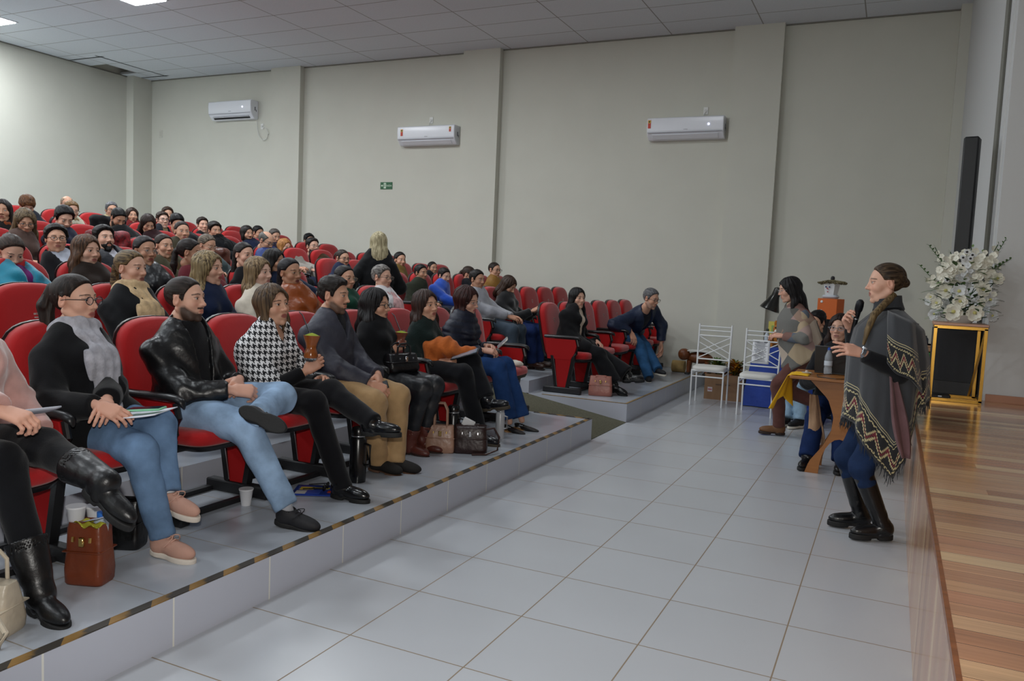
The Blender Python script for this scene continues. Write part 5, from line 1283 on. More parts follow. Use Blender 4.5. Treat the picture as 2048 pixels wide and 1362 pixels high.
    a(('g2', 7, 15, 516, 467, G+'with short black hair turned aside between the beard and the grey head', dict(male=True, dy=-0.2, look=(-6, -8, 0), hair='short', hair_col='100d0d', skin='tan', top=dict(col='12182a', e=0.034))))
    a(('g8', 7, 16, 618, 482, G+'in a black cap behind the brown pullover', dict(male=True, dy=0.0, look=(-20, -4, 0), hair='short', vol=1.4, hair_col='0a0a0c', skin='light', top=dict(col='0c0c10', e=0.034))))
    a(('a3', 8, 10, 134, 409, G+'with bald head and glasses in a dark padded jacket by the back wall', dict(male=True, look=(-24, 0, 0), hair='rim', hair_col='8a7a68', skin='light', glasses='4a3c34', top=dict(col='171a24', e=0.042, puff=0.06, kind='nylon', collar=0.05))))
    a(('a6', 8, 11, 223, 421, G+'with grey hair and glasses in a beige jacket with dark collar', dict(male=True, look=(-22, -4, 0), hair='short', hair_col='4a4a4c', streak='86868a', skin='light', glasses='3a3434', scarf=dict(col='4a4a54', r=0.02, tails=()), top=dict(col='a89c78', e=0.036))))
    a(('a7', 8, 12, 264, 432, G+'with shoulder-length brown hair and white turtleneck near the corner', dict(dy=-0.1, look=(-26, 0, 0), hair='bob', len=0.16, vol=1.1, hair_col='2e1f18', skin='light', lips='8c4038', top=dict(col='6a1c1e', e=0.03, under='d2cec2', ucol=True), scarf=dict(col='cdc9bb', r=0.035, tails=()))))
    a(('b6', 8, 13, 335, 430, G+'with curly light brown hair half hidden behind the glasses and dark jacket', dict(dy=0.1, look=(-26, 0, 0), hair='short', vol=1.5, hair_col='33241a', skin='light', top=dict(col='4a1830', e=0.034))))
    for (k, r, i, px, py, lab, o) in R:
        o.setdefault('legs', dict(col=random.choice(['1a2238', '15161c', '2a3d60', '202024']), e=0.014))
        if r >= 6: i_eff = i
        seated(k, r, i, px, py, lab, **o)
def seat_y(r, i): return (FAR0+PITCH_Y*(i-20)) if i >= 20 else NEAR0+PITCH_Y*i

# ------------------------------------------------------------------ people who stand or sit apart
def localise(root, yaw):
    M = Rz(-yaw); r = Vector(tuple(root))
    return lambda p: tuple(M @ (Vector(tuple(p))-r))
def poncho(parent, J, hemf, R0, m, name='poncho', sag=0.0, nphi=96, nt=30, fringe=None, rfun=None, arms=()):
    """cloth hung from the neck; hemf(phi) gives the height of its edge, phi = 0 in front"""
    NB = J['NB']; me_v = []; uv = []
    z0 = NB[2]+0.035
    for i in range(nphi+1):
        ph = 2*pi*i/nphi; zh = hemf(ph); L = z0-zh
        for j in range(nt+1):
            t = j/nt; z = z0-L*t; dz = z0-z
            rx, ry = rfun(dz, ph) if rfun else (0.16, 0.24)
            fold = 1+0.045*sin(ph*9+1.3*sin(ph*3))*min(1, dz/0.5)**1.3+0.02*sin(ph*23)*min(1, dz/0.6)**2
            c = J['axis'](z)
            me_v.append((c[0]+rx*fold*cos(ph), c[1]+ry*fold*sin(ph), z)); uv.append((ph/(2*pi)*1.9, z-zh))
    fs = [(i*(nt+1)+j, (i+1)*(nt+1)+j, (i+1)*(nt+1)+j+1, i*(nt+1)+j+1) for i in range(nphi) for j in range(nt)]
    me = bpy.data.meshes.new(name); me.from_pydata(me_v, [], fs); me.materials.append(m)
    ul = me.uv_layers.new(name='hem'); li = np.zeros(len(me.loops), np.int32); me.loops.foreach_get('vertex_index', li)
    ul.data.foreach_set('uv', np.array(uv)[li].astype(f32).ravel())
    me.polygons.foreach_set('use_smooth', [True]*len(me.polygons)); me.update()
    o = bpy.data.objects.new(name, me); COL.objects.link(o); o.parent = parent
    md = o.modifiers.new('t', 'SOLIDIFY'); md.thickness = 0.006
    if fringe:
        fb = MB()
        for i in range(nphi*2):
            ph = 2*pi*(i+random.random()*0.6)/(nphi*2); zh = hemf(ph); rx, ry = rfun(z0-zh, ph); c = J['axis'](zh)
            fold = 1+0.045*sin(ph*9+1.3*sin(ph*3))*min(1, (z0-zh)/0.5)**1.3+0.02*sin(ph*23)*min(1, (z0-zh)/0.6)**2
            p = Vector((c[0]+rx*fold*cos(ph), c[1]+ry*fold*sin(ph), zh)); l = random.uniform(0.03, 0.065); dx = random.uniform(-0.01, 0.01)
            fb.tube([p+Vector((0, 0, 0.006)), p+Vector((dx, dx*0.5, -l*0.6)), p+Vector((dx*2, dx, -l))], [0.0035, 0.0028, 0.001], 4)
        fb.build('fringe', fringe, o)
    return o
def andean_border():
    m, nt, b = newmat('woven_border'); L = nt.links
    uvn = nt.nodes.new('ShaderNodeUVMap'); uvn.uv_map = 'hem'; sp = nt.nodes.new('ShaderNodeSeparateXYZ'); L.new(uvn.outputs[0], sp.inputs[0])
    def mth(op, a, bv=None):
        n = nt.nodes.new('ShaderNodeMath'); n.operation = op
        for i, x in enumerate([a, bv]):
            if x is None: continue
            if isinstance(x, (int, float)): n.inputs[i].default_value = x
            else: L.new(x, n.inputs[i])
        return n.outputs[0]
    U_, V_ = sp.outputs['X'], sp.outputs['Y']
    Vq = mth('MULTIPLY', mth('FLOOR', mth('MULTIPLY', V_, 160.0)), 1/160.0)
    Uq = mth('MULTIPLY', mth('FLOOR', mth('MULTIPLY', U_, 130.0)), 1/130.0)
    def band(lo, hi): return mth('MULTIPLY', mth('GREATER_THAN', V_, lo), mth('LESS_THAN', V_, hi))
    def zig(per, amp, off, w):
        t = mth('ABSOLUTE', mth('SUBTRACT', mth('FRACT', mth('DIVIDE', Uq, per)), 0.5))
        return mth('LESS_THAN', mth('ABSOLUTE', mth('SUBTRACT', Vq, mth('ADD', mth('MULTIPLY', t, amp*2), off))), w)
    cream = zig(0.10, 0.075, 0.035, 0.007)
    cream = mth('MAXIMUM', cream, zig(0.10, 0.075, 0.075, 0.006))
    sm_ = zig(0.022, 0.012, 0.016, 0.004); cream = mth('MAXIMUM', cream, sm_)
    cream = mth('MAXIMUM', cream, zig(0.03, 0.012, 0.165, 0.004))
    cream = mth('MULTIPLY', cream, band(0.0, 0.19))
    cream = mth('MAXIMUM', cream, band(0.196, 0.201)); cream = mth('MAXIMUM', cream, band(0.212, 0.217))
    d = mth('ADD', mth('ABSOLUTE', mth('SUBTRACT', mth('FRACT', mth('DIVIDE', mth('ADD', Uq, 0.05), 0.10)), 0.5)), mth('MULTIPLY', mth('ABSOLUTE', mth('SUBTRACT', Vq, 0.12)), 9.0))
    red = mth('MULTIPLY', mth('LESS_THAN', d, 0.22), band(0.02, 0.19))
    red = mth('MAXIMUM', red, mth('MULTIPLY', zig(0.10, 0.075, 0.055, 0.006), band(0.0, 0.19)))
    def mix(fac, a, c):
        n = nt.nodes.new('ShaderNodeMix'); n.data_type = 'RGBA'; L.new(fac, n.inputs[0])
        if isinstance(a, tuple): n.inputs[6].default_value = a
        else: L.new(a, n.inputs[6])
        n.inputs[7].default_value = c; return n.outputs[2]
    c0 = mix(band(0.0, 0.19), (*srgb('3a3c40'), 1), (*srgb('1d1e22'), 1))
    c1 = mix(red, c0, (*srgb('6a2430'), 1)); c2 = mix(cream, c1, (*srgb('b9ad84'), 1))
    L.new(c2, b.inputs['Base Color']); b.inputs['Roughness'].default_value = 0.95; b.inputs['Sheen Weight'].default_value = 0.25
    ns = nt.nodes.new('ShaderNodeTexNoise'); ns.inputs['Scale'].default_value = 220; bp = nt.nodes.new('ShaderNodeBump'); bp.inputs['Strength'].default_value = 0.5; bp.inputs['Distance'].default_value = 0.002
    L.new(ns.outputs['Fac'], bp.inputs['Height']); L.new(bp.outputs[0], b.inputs['Normal'])
    return m
def speaker_woman():
    yaw = RD(200); root = np.array([0.0, 5.30, 0.0])
    e = empty('person', root, yaw, 'person standing by the stage with a microphone, grey patterned poncho, tall boots', 'person')
    Lc = localise(root, yaw)
    aw = lambda x, y, Y: Lc(at(x, y, Y=Y))
    sp = dict(q=0, seed=2.2, head=aw(1771, 568, 5.33), hip=aw(1776, 812, 5.36), look=(-6, -3, 0), hair='tied', len=0.0, hair_col='33261c', streak='5c4a38', skin='fair', lips='a06258', hs=1.0,
              handR=aw(1700, 655, 5.42), handL=aw(1724, 706, 5.04), elbR=(0.1, -0.4, -0.9), elbL=(-0.55, 0.15, -0.8),
              ankR=aw(1722, 1022, 5.46), ankL=aw(1765, 1055, 5.27), kneR=(1, 0, 0), kneL=(1, 0, 0), leg=0.915, ground='LR',
              gripR=(0.80, 0.1, 0.8, ''), gripL=(0.30, 0.5, 0.2, 'point'), hxR=(0.45, 0.35, 0.75), hzR=(0.5, -0.8, 0.1), hxL=(0.93, -0.05, 0.18), hzL=(0.1, 0.75, 0.6),
              top=dict(col='141519', e=0.014, name='sweater', cuff=0.025, collar=0.02), legs=dict(col='1c2c4a', kind='denim', e=0.010, cuff=0.2),
              shoes=dict(kind='knee', rt=0.060, col='0c0c0e', rough=0.28, sole='0d0d0e', size=1.06, dirL=(1, 0.10, 0), dirR=(1, -0.05, 0), upL=(0, 0, 1), upR=(0, 0, 1)))
    J = person(e, sp)
    NB, hip = J['NB'], J['hip']
    J['axis'] = lambda z: NB+(hip-NB)*min(1.0, max(0.0, (NB[2]-z)/(NB[2]-hip[2])))
    def hem(ph):
        d = math.degrees(ph) % 360
        xs = [0, 25, 60, 84, 104, 118, 150, 180, 235, 290, 360]; zs = [0.74, 0.71, 0.52, 0.41, 0.58, 0.84, 0.86, 0.90, 0.76, 0.62, 0.74]
        return float(np.interp(d, xs, zs))
    def rf(dz, ph):
        k = np.interp(dz, [0, 0.02, 0.07, 0.13, 0.3, 0.55, 0.8, 1.1], [0.058, 0.068, 0.115, 0.175, 0.205, 0.205, 0.225, 0.235])
        ky = np.interp(dz, [0, 0.02, 0.07, 0.13, 0.3, 0.55, 0.8, 1.1], [0.058, 0.080, 0.185, 0.240, 0.260, 0.235, 0.22, 0.21])
        fr = 1.0+0.16*max(0, cos(ph))*min(1, dz/0.5)
        return k*fr, ky
    po = poncho(e, J, hem, 0, andean_border(), fringe=fabric('34363a'), rfun=rf)
    # the wing of the poncho that falls over the elbow
    wv = []; wu = []; NU, NVV = 22, 14
    for i in range(NU+1):
        for j in range(NVV+1):
            u_, v_ = i/NU, j/NVV
            tx, ty = 1776+60*u_, 622+26*u_; bx2, by2 = 1774+72*u_, 726+62*u_+6*sin(u_*7)
            Yv = 5.12-0.115*v_**0.55+0.26*max(0, (u_-0.72)/0.28)**2+0.05*max(0, 0.2-u_)*5*(1-v_)
            p = Vector(aw(tx+(bx2-tx)*v_, ty+(by2-ty)*v_, Yv)); wv.append(tuple(p)); wu.append((u_*0.42, (1-v_)*0.40))
    wf_ = [(i*(NVV+1)+j, (i+1)*(NVV+1)+j, (i+1)*(NVV+1)+j+1, i*(NVV+1)+j+1) for i in range(NU) for j in range(NVV)]
    me = bpy.data.meshes.new('wing'); me.from_pydata(wv, [], wf_); me.materials.append(po.data.materials[0]); ul = me.uv_layers.new(name='hem')
    li = np.zeros(len(me.loops), np.int32); me.loops.foreach_get('vertex_index', li); ul.data.foreach_set('uv', np.array(wu)[li].astype(f32).ravel())
    me.polygons.foreach_set('use_smooth', [True]*len(me.polygons)); me.update(); wo = bpy.data.objects.new('wing', me); COL.objects.link(wo); wo.parent = po
    md = wo.modifiers.new('t', 'SOLIDIFY'); md.thickness = 0.006
    # stand-up collar and the mauve lining showing at the slit
    c = MB(); cr = []
    for z, r in ((-0.02, 0.070), (0.03, 0.062), (0.060, 0.066), (0.062, 0.072), (0.025, 0.072), (-0.02, 0.082)):
        cr.append([Vector(tuple(NB+np.array([0.01+r*cos(a)*1.1+z*0.15, r*sin(a), 0.03+z+0.015*cos(a+pi)]))) for a in [2*pi*i/28 for i in range(28)]])
    c.loft(cr, True, False); c.build('collar', fabric('3a3c40'), po)
    ln = MB()
    def lf(u_, v_):
        a0 = aw(1784+26*v_, 738+v_*178, 5.09); w = 0.018+0.045*v_*sin(pi*min(1, v_*0.85+0.12))
        p = Vector(a0); return tuple(p+Vector((-w*(u_-0.5)*2.2, 0.012*sin(u_*9)+0.01*v_, 0)))
    ln.grid(lf, 8, 14); ln.build('lining', fabric('6a4e50'), po, solid=0.004)
    # loose braid over the front of the shoulder
    b = MB(); pts = [tuple(Vector(aw(x, y, Y))) for x, y, Y in ((1788, 590, 5.30), (1765, 612, 5.22), (1748, 630, 5.18), (1735, 660, 5.15), (1727, 690, 5.14))]
    b.tube(pts, [0.020, 0.022, 0.022, 0.018, 0.008], 10); b.build('plait', hairmat('5a4630', 'z', '8a7450'), e)
    w = J['W']['L']; f = nrm(J['W']['L']-J['E']['L']); q = frame(f, (0, 0, 1))
    wt = MB()
    wt.loft([[Vector(tuple(w+q@np.array([x, (0.030+d)*cos(a), (0.026+d)*sin(a)]))) for a in [2*pi*i/20 for i in range(20)]] for x, d in ((-0.012, 0.0), (-0.010, 0.003), (0.010, 0.003), (0.012, 0.0))])
    wt.build('watch', mat('9aa0a8', rough=0.25, metal=0.9), e)
    wf = MB(); wf.cyl(tuple(w+q@np.array([0, 0, 0.026])), tuple(w+q@np.array([0, 0, 0.036])), 0.017, n=20); wf.build('watch_face', mat('c8ccd2', rough=0.15, metal=0.6), e)
    # microphone held in the right hand
    a = at(1703, 672, Y=5.40); bb = at(1722, 600, Y=5.33); d = nrm(bb-a)
    tail = a-d*0.06; m = empty('microphone', tail, 0, 'black handheld microphone held up to the mouth of the person in the poncho', 'microphone')
    mm = MB(); ax = Vector(tuple(d)).to_track_quat('Z', 'Y').to_matrix()
    L = float(np.linalg.norm(bb-tail))
    mm.lathe([(0.010, 0), (0.0125, 0.004), (0.0135, 0.03), (0.0145, L*0.55), (0.018, L*0.74), (0.0195, L*0.76)], (0, 0, 0), 20, ax); mm.build('handle', mat('111215', rough=0.3), m)
    g = MB(); g.lathe([(0.0205, L*0.76), (0.0235, L*0.79), (0.0245, L*0.88), (0.022, L*0.96), (0.012, L)], (0, 0, 0), 20, ax); g.build('grille', mat('1b1c20', rough=0.45, metal=0.6, bump=1.0, bscale=400), m)
    r_ = MB(); r_.lathe([(0.0155, L*0.58), (0.0165, L*0.585), (0.0165, L*0.60), (0.0155, L*0.605)], (0, 0, 0), 20, ax); r_.build('ring', M_silver, m)
def walker():
    yaw = RD(198); root = np.array([-0.80, 8.42, 0.0])
    e = empty('person', root, yaw, 'person with long dark hair and checked shawl striding past the white chairs, brown trousers', 'person')
    Lc = localise(root, yaw); aw = lambda x, y, Y: Lc(at(x, y, Y=Y))
    sp = dict(q=1, seed=5.2, head=aw(1579, 580, 8.40), hip=aw(1612, 702, 8.45), look=(0, -14, 0), hair='long', len=0.26, vol=1.05, hair_col='100c0e', skin='fair', glasses='b8b8b8', thin=True,
              handR=aw(1562, 668, 8.60), handL=aw(1566, 672, 8.25), elbL=(-0.2, 0.7, -0.8), ankL=aw(1558, 850, 8.40), ankR=aw(1650, 812, 8.62), kneL=(1, 0, 0.1), kneR=(1, 0, -0.1), leg=1.01, ground='L',
              top=dict(col='5a3832', e=0.02, name='sweater', collar=0.02, mat=plaid(['a08880', '6d6c68', 'a8947a', '7a5a52', '5c6470', '9a8070', '57544f'], 0.15, 0.9)), legs=dict(col='5c3a34', e=0.016, cuff=0.0),
              shoes=dict(kind='ankle', col='6e4a2c', rough=0.6, sole='2a1a14', dirL=(1, 0.0, 0.02), dirR=(0.9, -0.1, -0.35), upL=(0, 0, 1), upR=(0.3, 0, 0.9), rt=0.05, size=1.05))
    J = person(e, sp); NB, hip = J['NB'], J['hip']
    J['axis'] = lambda z: NB+(hip-NB)*min(1.2, max(0.0, (NB[2]-z)/(NB[2]-hip[2])))
    hem = lambda ph: float(np.interp(math.degrees(ph) % 360, [0, 30, 80, 130, 180, 250, 320, 360], [0.70, 0.66, 0.80, 0.98, 1.02, 0.95, 0.74, 0.70]))
    rf = lambda dz, ph: (np.interp(dz, [0, 0.03, 0.08, 0.16, 0.4, 0.8], [0.06, 0.075, 0.12, 0.16, 0.18, 0.17])*(1+0.4*max(0, cos(ph))*min(1, dz/0.3)), np.interp(dz, [0, 0.03, 0.08, 0.16, 0.4, 0.8], [0.06, 0.09, 0.19, 0.25, 0.25, 0.19]))
    poncho(e, J, hem, 0, plaid(['a98c86', '6d6c68', 'b8a488', '8a4f45', '4c5a6c', '9a8070', '57544f', 'c0b0a0'], 0.17), 'shawl', rfun=rf, nphi=64, nt=20)
def laptop_person():
    yaw = RD(-97); root = np.array([-0.40, 7.66, 0.0])
    e = empty('person', root, yaw, 'person with brown hair and glasses seated behind the laptop on the wooden table', 'person')
    Lc = localise(root, yaw); aw = lambda x, y, Y: Lc(at(x, y, Y=Y))
    sp = dict(q=1, seed=1.4, head=aw(1679, 657, 7.60), hip=(0, 0, 0.50), look=(-4, -2, 0), hair='long', len=0.26, hair_col='241612', skin='fair', glasses='9aa0a8', lips='a06a60',
              handR=(0.34, -0.10, 0.74), handL=(0.34, 0.10, 0.74), ankR=aw(1617, 896, 7.06), ankL=aw(1684, 898, 7.08), ground='LR', kneR=(1, 0, 1.2), kneL=(1, 0, 1.2),
              top=dict(col='15161a', e=0.03, collar=0.03), legs=dict(col='182a52', kind='denim', e=0.02, cuff=0.0, flare=0.015),
              shoes=dict(kind='ankle', col='131316', rough=0.3, sole='111111', dirR=(1, -0.1, 0), dirL=(1, 0.05, 0), upL=(0, 0, 1), upR=(0, 0, 1)))
    J = person(e, sp)
    sh = MB()
    def sf(u_, v_):
        p = Vector(tuple(at(1627+14*sin(u_*3.0)*(0.4+v_), 790+v_*88, Y=7.12+0.10*u_)))
        return tuple(p+Vector((0.05*(u_-0.5)*(1+v_), 0.02*sin(u_*11+v_*3), 0.01*sin(v_*9))))
    sh.grid(sf, 14, 14)
    for k in range(14):
        p = Vector(sf(k/13, 1.0)); sh.tube([p, p+Vector((0.005*sin(k), 0, -0.05))], [0.004, 0.002], 4)
    o = sh.build('shawl', fabric('b08f72', bump=0.8), None, solid=0.006); tag(o, 'tan fringed shawl hanging from the lap beside the wooden table', 'shawl')
    # kitchen-style chair under her
    c = empty('folding_chair', (-0.40, 7.74, 0), 0, 'dark metal chair under the person behind the laptop', 'chair')
    MB().box((0, 0, 0.43), (0.21, 0.20, 0.02), bev=0.01).build('seat', M_blk, c)
    MB().box((0, 0.21, 0.72), (0.20, 0.012, 0.10), bev=0.008).build('backrest', M_blk, c)
    for sx in (-1, 1):
        for sy in (-1, 1): MB().tube([(sx*0.18, sy*0.17, 0.42), (sx*0.19, sy*0.19, 0.0)], 0.011, 8).build('leg', M_blkm, c)
        MB().tube([(sx*0.185, 0.18, 0.43), (sx*0.185, 0.215, 0.80)], 0.011, 8).build('post', M_blkm, c)
def behind_person():
    yaw = RD(-120); root = np.array([-0.78, 9.55, 0.0])
    e = empty('person', root, yaw, 'person in light jeans and black sneakers, mostly hidden behind the checked shawl', 'person')
    Lc = localise(root, yaw); aw = lambda x, y, Y: Lc(at(x, y, Y=Y))
    sp = dict(q=2, seed=4.4, head=aw(1634, 645, 9.55), hip=(0, 0, 0.5), look=(0, -10, 0), hair='short', vol=1.4, hair_col='0e0a0c', skin='light',
              ankR=aw(1573, 822, 9.0), ankL=aw(1600, 826, 9.0), ground='LR', kneR=(1, 0, 1), kneL=(1, 0, 1), top=dict(col='15151c', e=0.03), legs=dict(col='8ba6bc', kind='denim', e=0.02, cuff=0.0),
              shoes=dict(kind='sneaker', col='101013', sole='d6d2c6', rough=0.7, upL=(0, 0, 1), upR=(0, 0, 1), dirR=(1, 0, 0), dirL=(1, 0, 0)))
    person(e, sp)
    c = empty('office_chair', (-0.72, 9.72, 0), 0, 'black office chair with a curved back behind the checked shawl', 'chair')
    MB().lathe([(0.20, 0.40), (0.25, 0.42), (0.25, 0.46), (0.20, 0.48)], (0, -0.1, 0), 24).build('seat', M_blk, c)
    m = MB(); m.loft([[Vector((x*w, 0.10-0.10*(1-abs(x)**2)*0+0.05*(z-0.5)-0.10*x*x, z)) for x in np.linspace(-1, 1, 9)]+[Vector((x*w, 0.14+0.05*(z-0.5)-0.10*x*x, z)) for x in np.linspace(1, -1, 9)] for z, w in ((0.55, 0.16), (0.7, 0.24), (0.95, 0.25), (1.10, 0.20), (1.15, 0.12))])
    m.build('backrest', M_blk, c)
    MB().cyl((0, -0.1, 0.06), (0, -0.1, 0.42), 0.03).build('post', M_blkm, c)
    for k in range(5): a = 2*pi*k/5; MB().tube([(0, -0.1, 0.09), (0.27*cos(a), -0.1+0.27*sin(a), 0.035)], [0.03, 0.016], 8).sphere((0.27*cos(a), -0.1+0.27*sin(a), 0.026), 0.025, 6).build('leg', M_blkm, c)
def blonde():
    yaw = RD(125); root = np.array([-5.30, 7.55, 0.0]); root[2] = (XP-root[0])/(XP-XR)*(zr+0.02)
    e = empty('person', root, yaw, 'person with very long blonde hair seen from behind, standing in the aisle', 'person')
    Lc = localise(root, yaw); aw = lambda x, y, Y: Lc(at(x, y, Y=Y))
    sp = dict(q=1, seed=1.9, head=aw(757, 487, 7.60), hip=(0, 0, 0.90), look=(10, -8, 0), hair='long', len=0.46, vol=1.05, hair_col='a39470', streak='d6caa4', skin='fair',
              handR=(0.25, -0.15, 0.95), handL=(0.12, 0.24, 0.80), ankR=(0.0, -0.09, 0.09), ankL=(0.02, 0.10, 0.09), kneR=(1, 0, 0), kneL=(1, 0, 0), leg=1.0, ground='LR',
              top=dict(col='0d0e11', e=0.036, name='coat', collar=0.03, hem=-0.25), legs=dict(col='14151a', e=0.02), shoes=dict(kind='shoe', col='121214', upL=(0, 0, 1), upR=(0, 0, 1), dirL=(1, 0, 0), dirR=(1, 0, 0)))
    J = person(e, sp)

# ------------------------------------------------------------------ things of the room
def air_con(x0, x1, zt, zb, yback, label, on, stickers, louver_open):
    w = (x1-x0)/2; cx = (x0+x1)/2; h = zt-zb; e = empty('air_conditioner', (cx, yback, zb), 0, label, 'air conditioner', 'split air conditioners on the far wall')
    M = mat('e4e6ec', rough=0.25, spec=0.5)
    prof = [(0.0, 0.0), (-0.10, 0.0), (-0.175, 0.06*h/0.28), (-0.205, 0.10*h/0.28), (-0.212, h*0.75), (-0.205, h*0.97), (-0.18, h), (0.0, h)]
    m = MB(); m.add([(sx*w, y, z) for sx in (-1, 1) for y, z in prof], [tuple(range(8))[::-1], tuple(range(8, 16))]+[(i, (i+1) % 8, 8+(i+1) % 8, 8+i) for i in range(8)])
    m.build('body', M, e, bevel=0.012, angle=30)
    MB().box((0, -0.206, h*0.30), (w*0.97, 0.004, 0.004)).build('panel_seam', mat('9a9ca4', rough=0.5), e, smooth=False)
    v = MB(); v.box((0, 0, 0), (w*0.86, 0.045, 0.005), bev=0.003); vo = v.build('louver', M, e)
    vo.location = (0, -0.155, 0.035*h/0.28); vo.rotation_euler = (RD(-38 if not louver_open else 8), 0, 0)
    if louver_open: MB().box((0, -0.135, 0.04), (w*0.84, 0.03, 0.012), Matrix.Rotation(RD(-35), 3, 'X')).build('outlet', mat('2c2d30', rough=0.8), e, smooth=False)
    MB().box((w+0.001, -0.09, h*0.55), (0.001, 0.012, 0.035)).box((w+0.001, -0.06, h*0.45), (0.001, 0.008, 0.02)).build('side_label', mat('5a5c64'), e, smooth=False)
    text_obj('airmax', 0.022, (0.02, -0.2135, h*0.42), (RD(90), 0, 0), mat('7a7c84', rough=0.4), 'brand_mark', e)
    if on: MB().cyl((w*0.62, -0.2125, h*0.62), (w*0.62, -0.2165, h*0.62), 0.012, n=12).build('display_light', mat('d8dcff', emit=3.0), e)
    for (fx, fz, sw, shh) in stickers:
        st = MB(); st.box((fx*w, -0.2135, fz*h), (sw, 0.001, shh)); so = st.build('sticker', mat('c8402a', rough=0.5), e, smooth=False)
        MB().cyl((fx*w, -0.2145, fz*h+shh*0.6), (fx*w, -0.2160, fz*h+shh*0.6), sw*1.15, n=14).build('seal', mat('d8a83a', rough=0.5), so)
        MB().cyl((fx*w, -0.216, fz*h+shh*0.6), (fx*w, -0.2165, fz*h+shh*0.6), sw*0.6, n=12).build('seal_centre', mat('30402a', rough=0.5), so)
    return e
def outlet(x, z, label, y=YW, r=False):
    e = empty('wall_socket', (x, y, z), 0, label, 'socket')
    MB().box((0, -0.006, 0), (0.035, 0.006, 0.055), bev=0.004).build('plate', mat('dcdcd8', rough=0.4), e)
    MB().cyl((0, -0.011, 0), (0, -0.022, 0), 0.02, n=16).build('insert', mat('c8c8c4', rough=0.4), e)
def room_things():
    air_con(-12.36, -11.27, 4.585, 4.24, YW, 'white air conditioner nearest the back corner, louvre open, with a looped cable', True, [], True)
    air_con(-7.94, -6.81, 3.945, 3.63, YW, 'white air conditioner in the middle of the wall, red stickers at both ends', False, [(-0.83, 0.66, 0.022, 0.055), (0.86, 0.75, 0.018, 0.04)], False)
    air_con(-3.51, -2.38, 3.905, 3.59, YW, 'white air conditioner nearest the stage with one red sticker and lit display', True, [(-0.93, 0.70, 0.022, 0.06)], False)
    p = at(525, 253, Y=YW); outlet(p[0], p[2], 'socket below the corner air conditioner with its cable plugged in')
    c = MB(); s = p; a = at(514, 238, Y=YW-0.03)
    pts = [at(x, y, Y=YW-0.03) for x, y in ((514, 238), (515, 258), (518, 272), (526, 281), (534, 277), (537, 268), (533, 258), (527, 254))]
    c.tube([tuple(q) for q in pts], 0.006, 6); o = c.build('power_cable', mat('cfcfcb')); tag(o, 'white cable looping from the corner air conditioner to its socket', 'cable')
    for (x, y, lab) in ((863, 241, 'socket above the middle air conditioner'), (1412, 222, 'socket above the air conditioner nearest the stage')):
        p = at(x, y, Y=YW); outlet(p[0], p[2], lab)
        q = at(x-2, y+14, Y=YW-0.03); c = MB(); c.tube([(p[0], YW-0.03, p[2]-0.02), (p[0]-0.02, YW-0.04, p[2]-0.07), tuple(q)], 0.007, 6); o = c.build('power_plug', mat('c4c4c0')); tag(o, 'short plug and lead at the '+lab.replace('socket ', 'socket '), 'plug')
    p = at(322, 268, Y=YW); e = empty('light_switch', p, 0, 'blank white wall plate beside the back corner', 'switch plate')
    MB().box((0, -0.005, 0), (0.05, 0.005, 0.075), bev=0.003).build('plate', mat('c6c4ba', rough=0.5), e); MB().box((0, -0.011, 0), (0.03, 0.001, 0.05)).build('rocker', mat('bfbdb2', rough=0.4), e, smooth=False)
    # exit sign
    e = empty('exit_sign', (-8.27, YW, 2.965), 0, 'small green exit sign with arrow and running figure reading saida', 'sign')
    MB().box((0, -0.004, 0), (0.125, 0.004, 0.062)).build('plate', mat('1c5a34', rough=0.5), e, smooth=False)
    Mw = mat('d4e4d0', rough=0.5)
    MB().prism([(-0.112, 0.0), (-0.085, 0.022), (-0.085, 0.008), (-0.07, 0.008), (-0.07, -0.008), (-0.085, -0.008), (-0.085, -0.022)], 0.001, 'xz', (0, -0.009, 0)).build('arrow', Mw, e, smooth=False)
    rn = MB(); rn.box((-0.03, -0.0085, 0), (0.024, 0.0008, 0.048)); rn.build('doorway', Mw, e, smooth=False)
    r2 = MB(); r2.cyl((-0.028, -0.0095, 0.032), (-0.028, -0.0105, 0.032), 0.007, n=10)
    for a, b in (((-0.028, 0.024), (-0.030, 0.0)), ((-0.030, 0.0), (-0.042, -0.014)), ((-0.042, -0.014), (-0.044, -0.034)), ((-0.030, 0.0), (-0.018, -0.014)), ((-0.018, -0.014), (-0.012, -0.03)), ((-0.028, 0.02), (-0.042, 0.01)), ((-0.028, 0.02), (-0.014, 0.008))):
        r2.tube([(a[0], -0.010, a[1]), (b[0], -0.010, b[1])], 0.0035, 5)
    r2.build('running_figure', mat('1c5a34', rough=0.5), e)
    text_obj('SAÍDA', 0.042, (0.058, -0.0085, -0.002), (RD(90), 0, 0), Mw, 'lettering', e)
    # loudspeakers on the stage
    e = empty('column_loudspeaker', (0.44, 6.90, 0.75), RD(-12), 'tall thin black column loudspeaker rising behind the white flowers', 'loudspeaker')
    MB().box((0.0, 0, 1.16), (0.052, 0.055, 0.76), bev=0.012).build('column', mat('0e0f12', rough=0.5, bump=0.6, bscale=300), e)
    MB().cyl((0, 0, 0.4), (0, 0, 0.42), 0.03).build('coupler', M_blk, e)
    b = MB(); b.box((0.02, 0.02, 0.26), (0.155, 0.17, 0.255), bev=0.012); b.build('bass_cabinet', mat('0d0e11', rough=0.55, bump=0.5, bscale=200), e)
    MB().box((0.02, -0.151, 0.30), (0.14, 0.003, 0.19), bev=0.002).build('grille', mat('121318', rough=0.6, metal=0.3, bump=1.0, bscale=500), e)
    e = empty('stage_device', (0.33, 6.58, 0.75), RD(6), 'flat black device on the stage floor inside the gold stand', 'device')
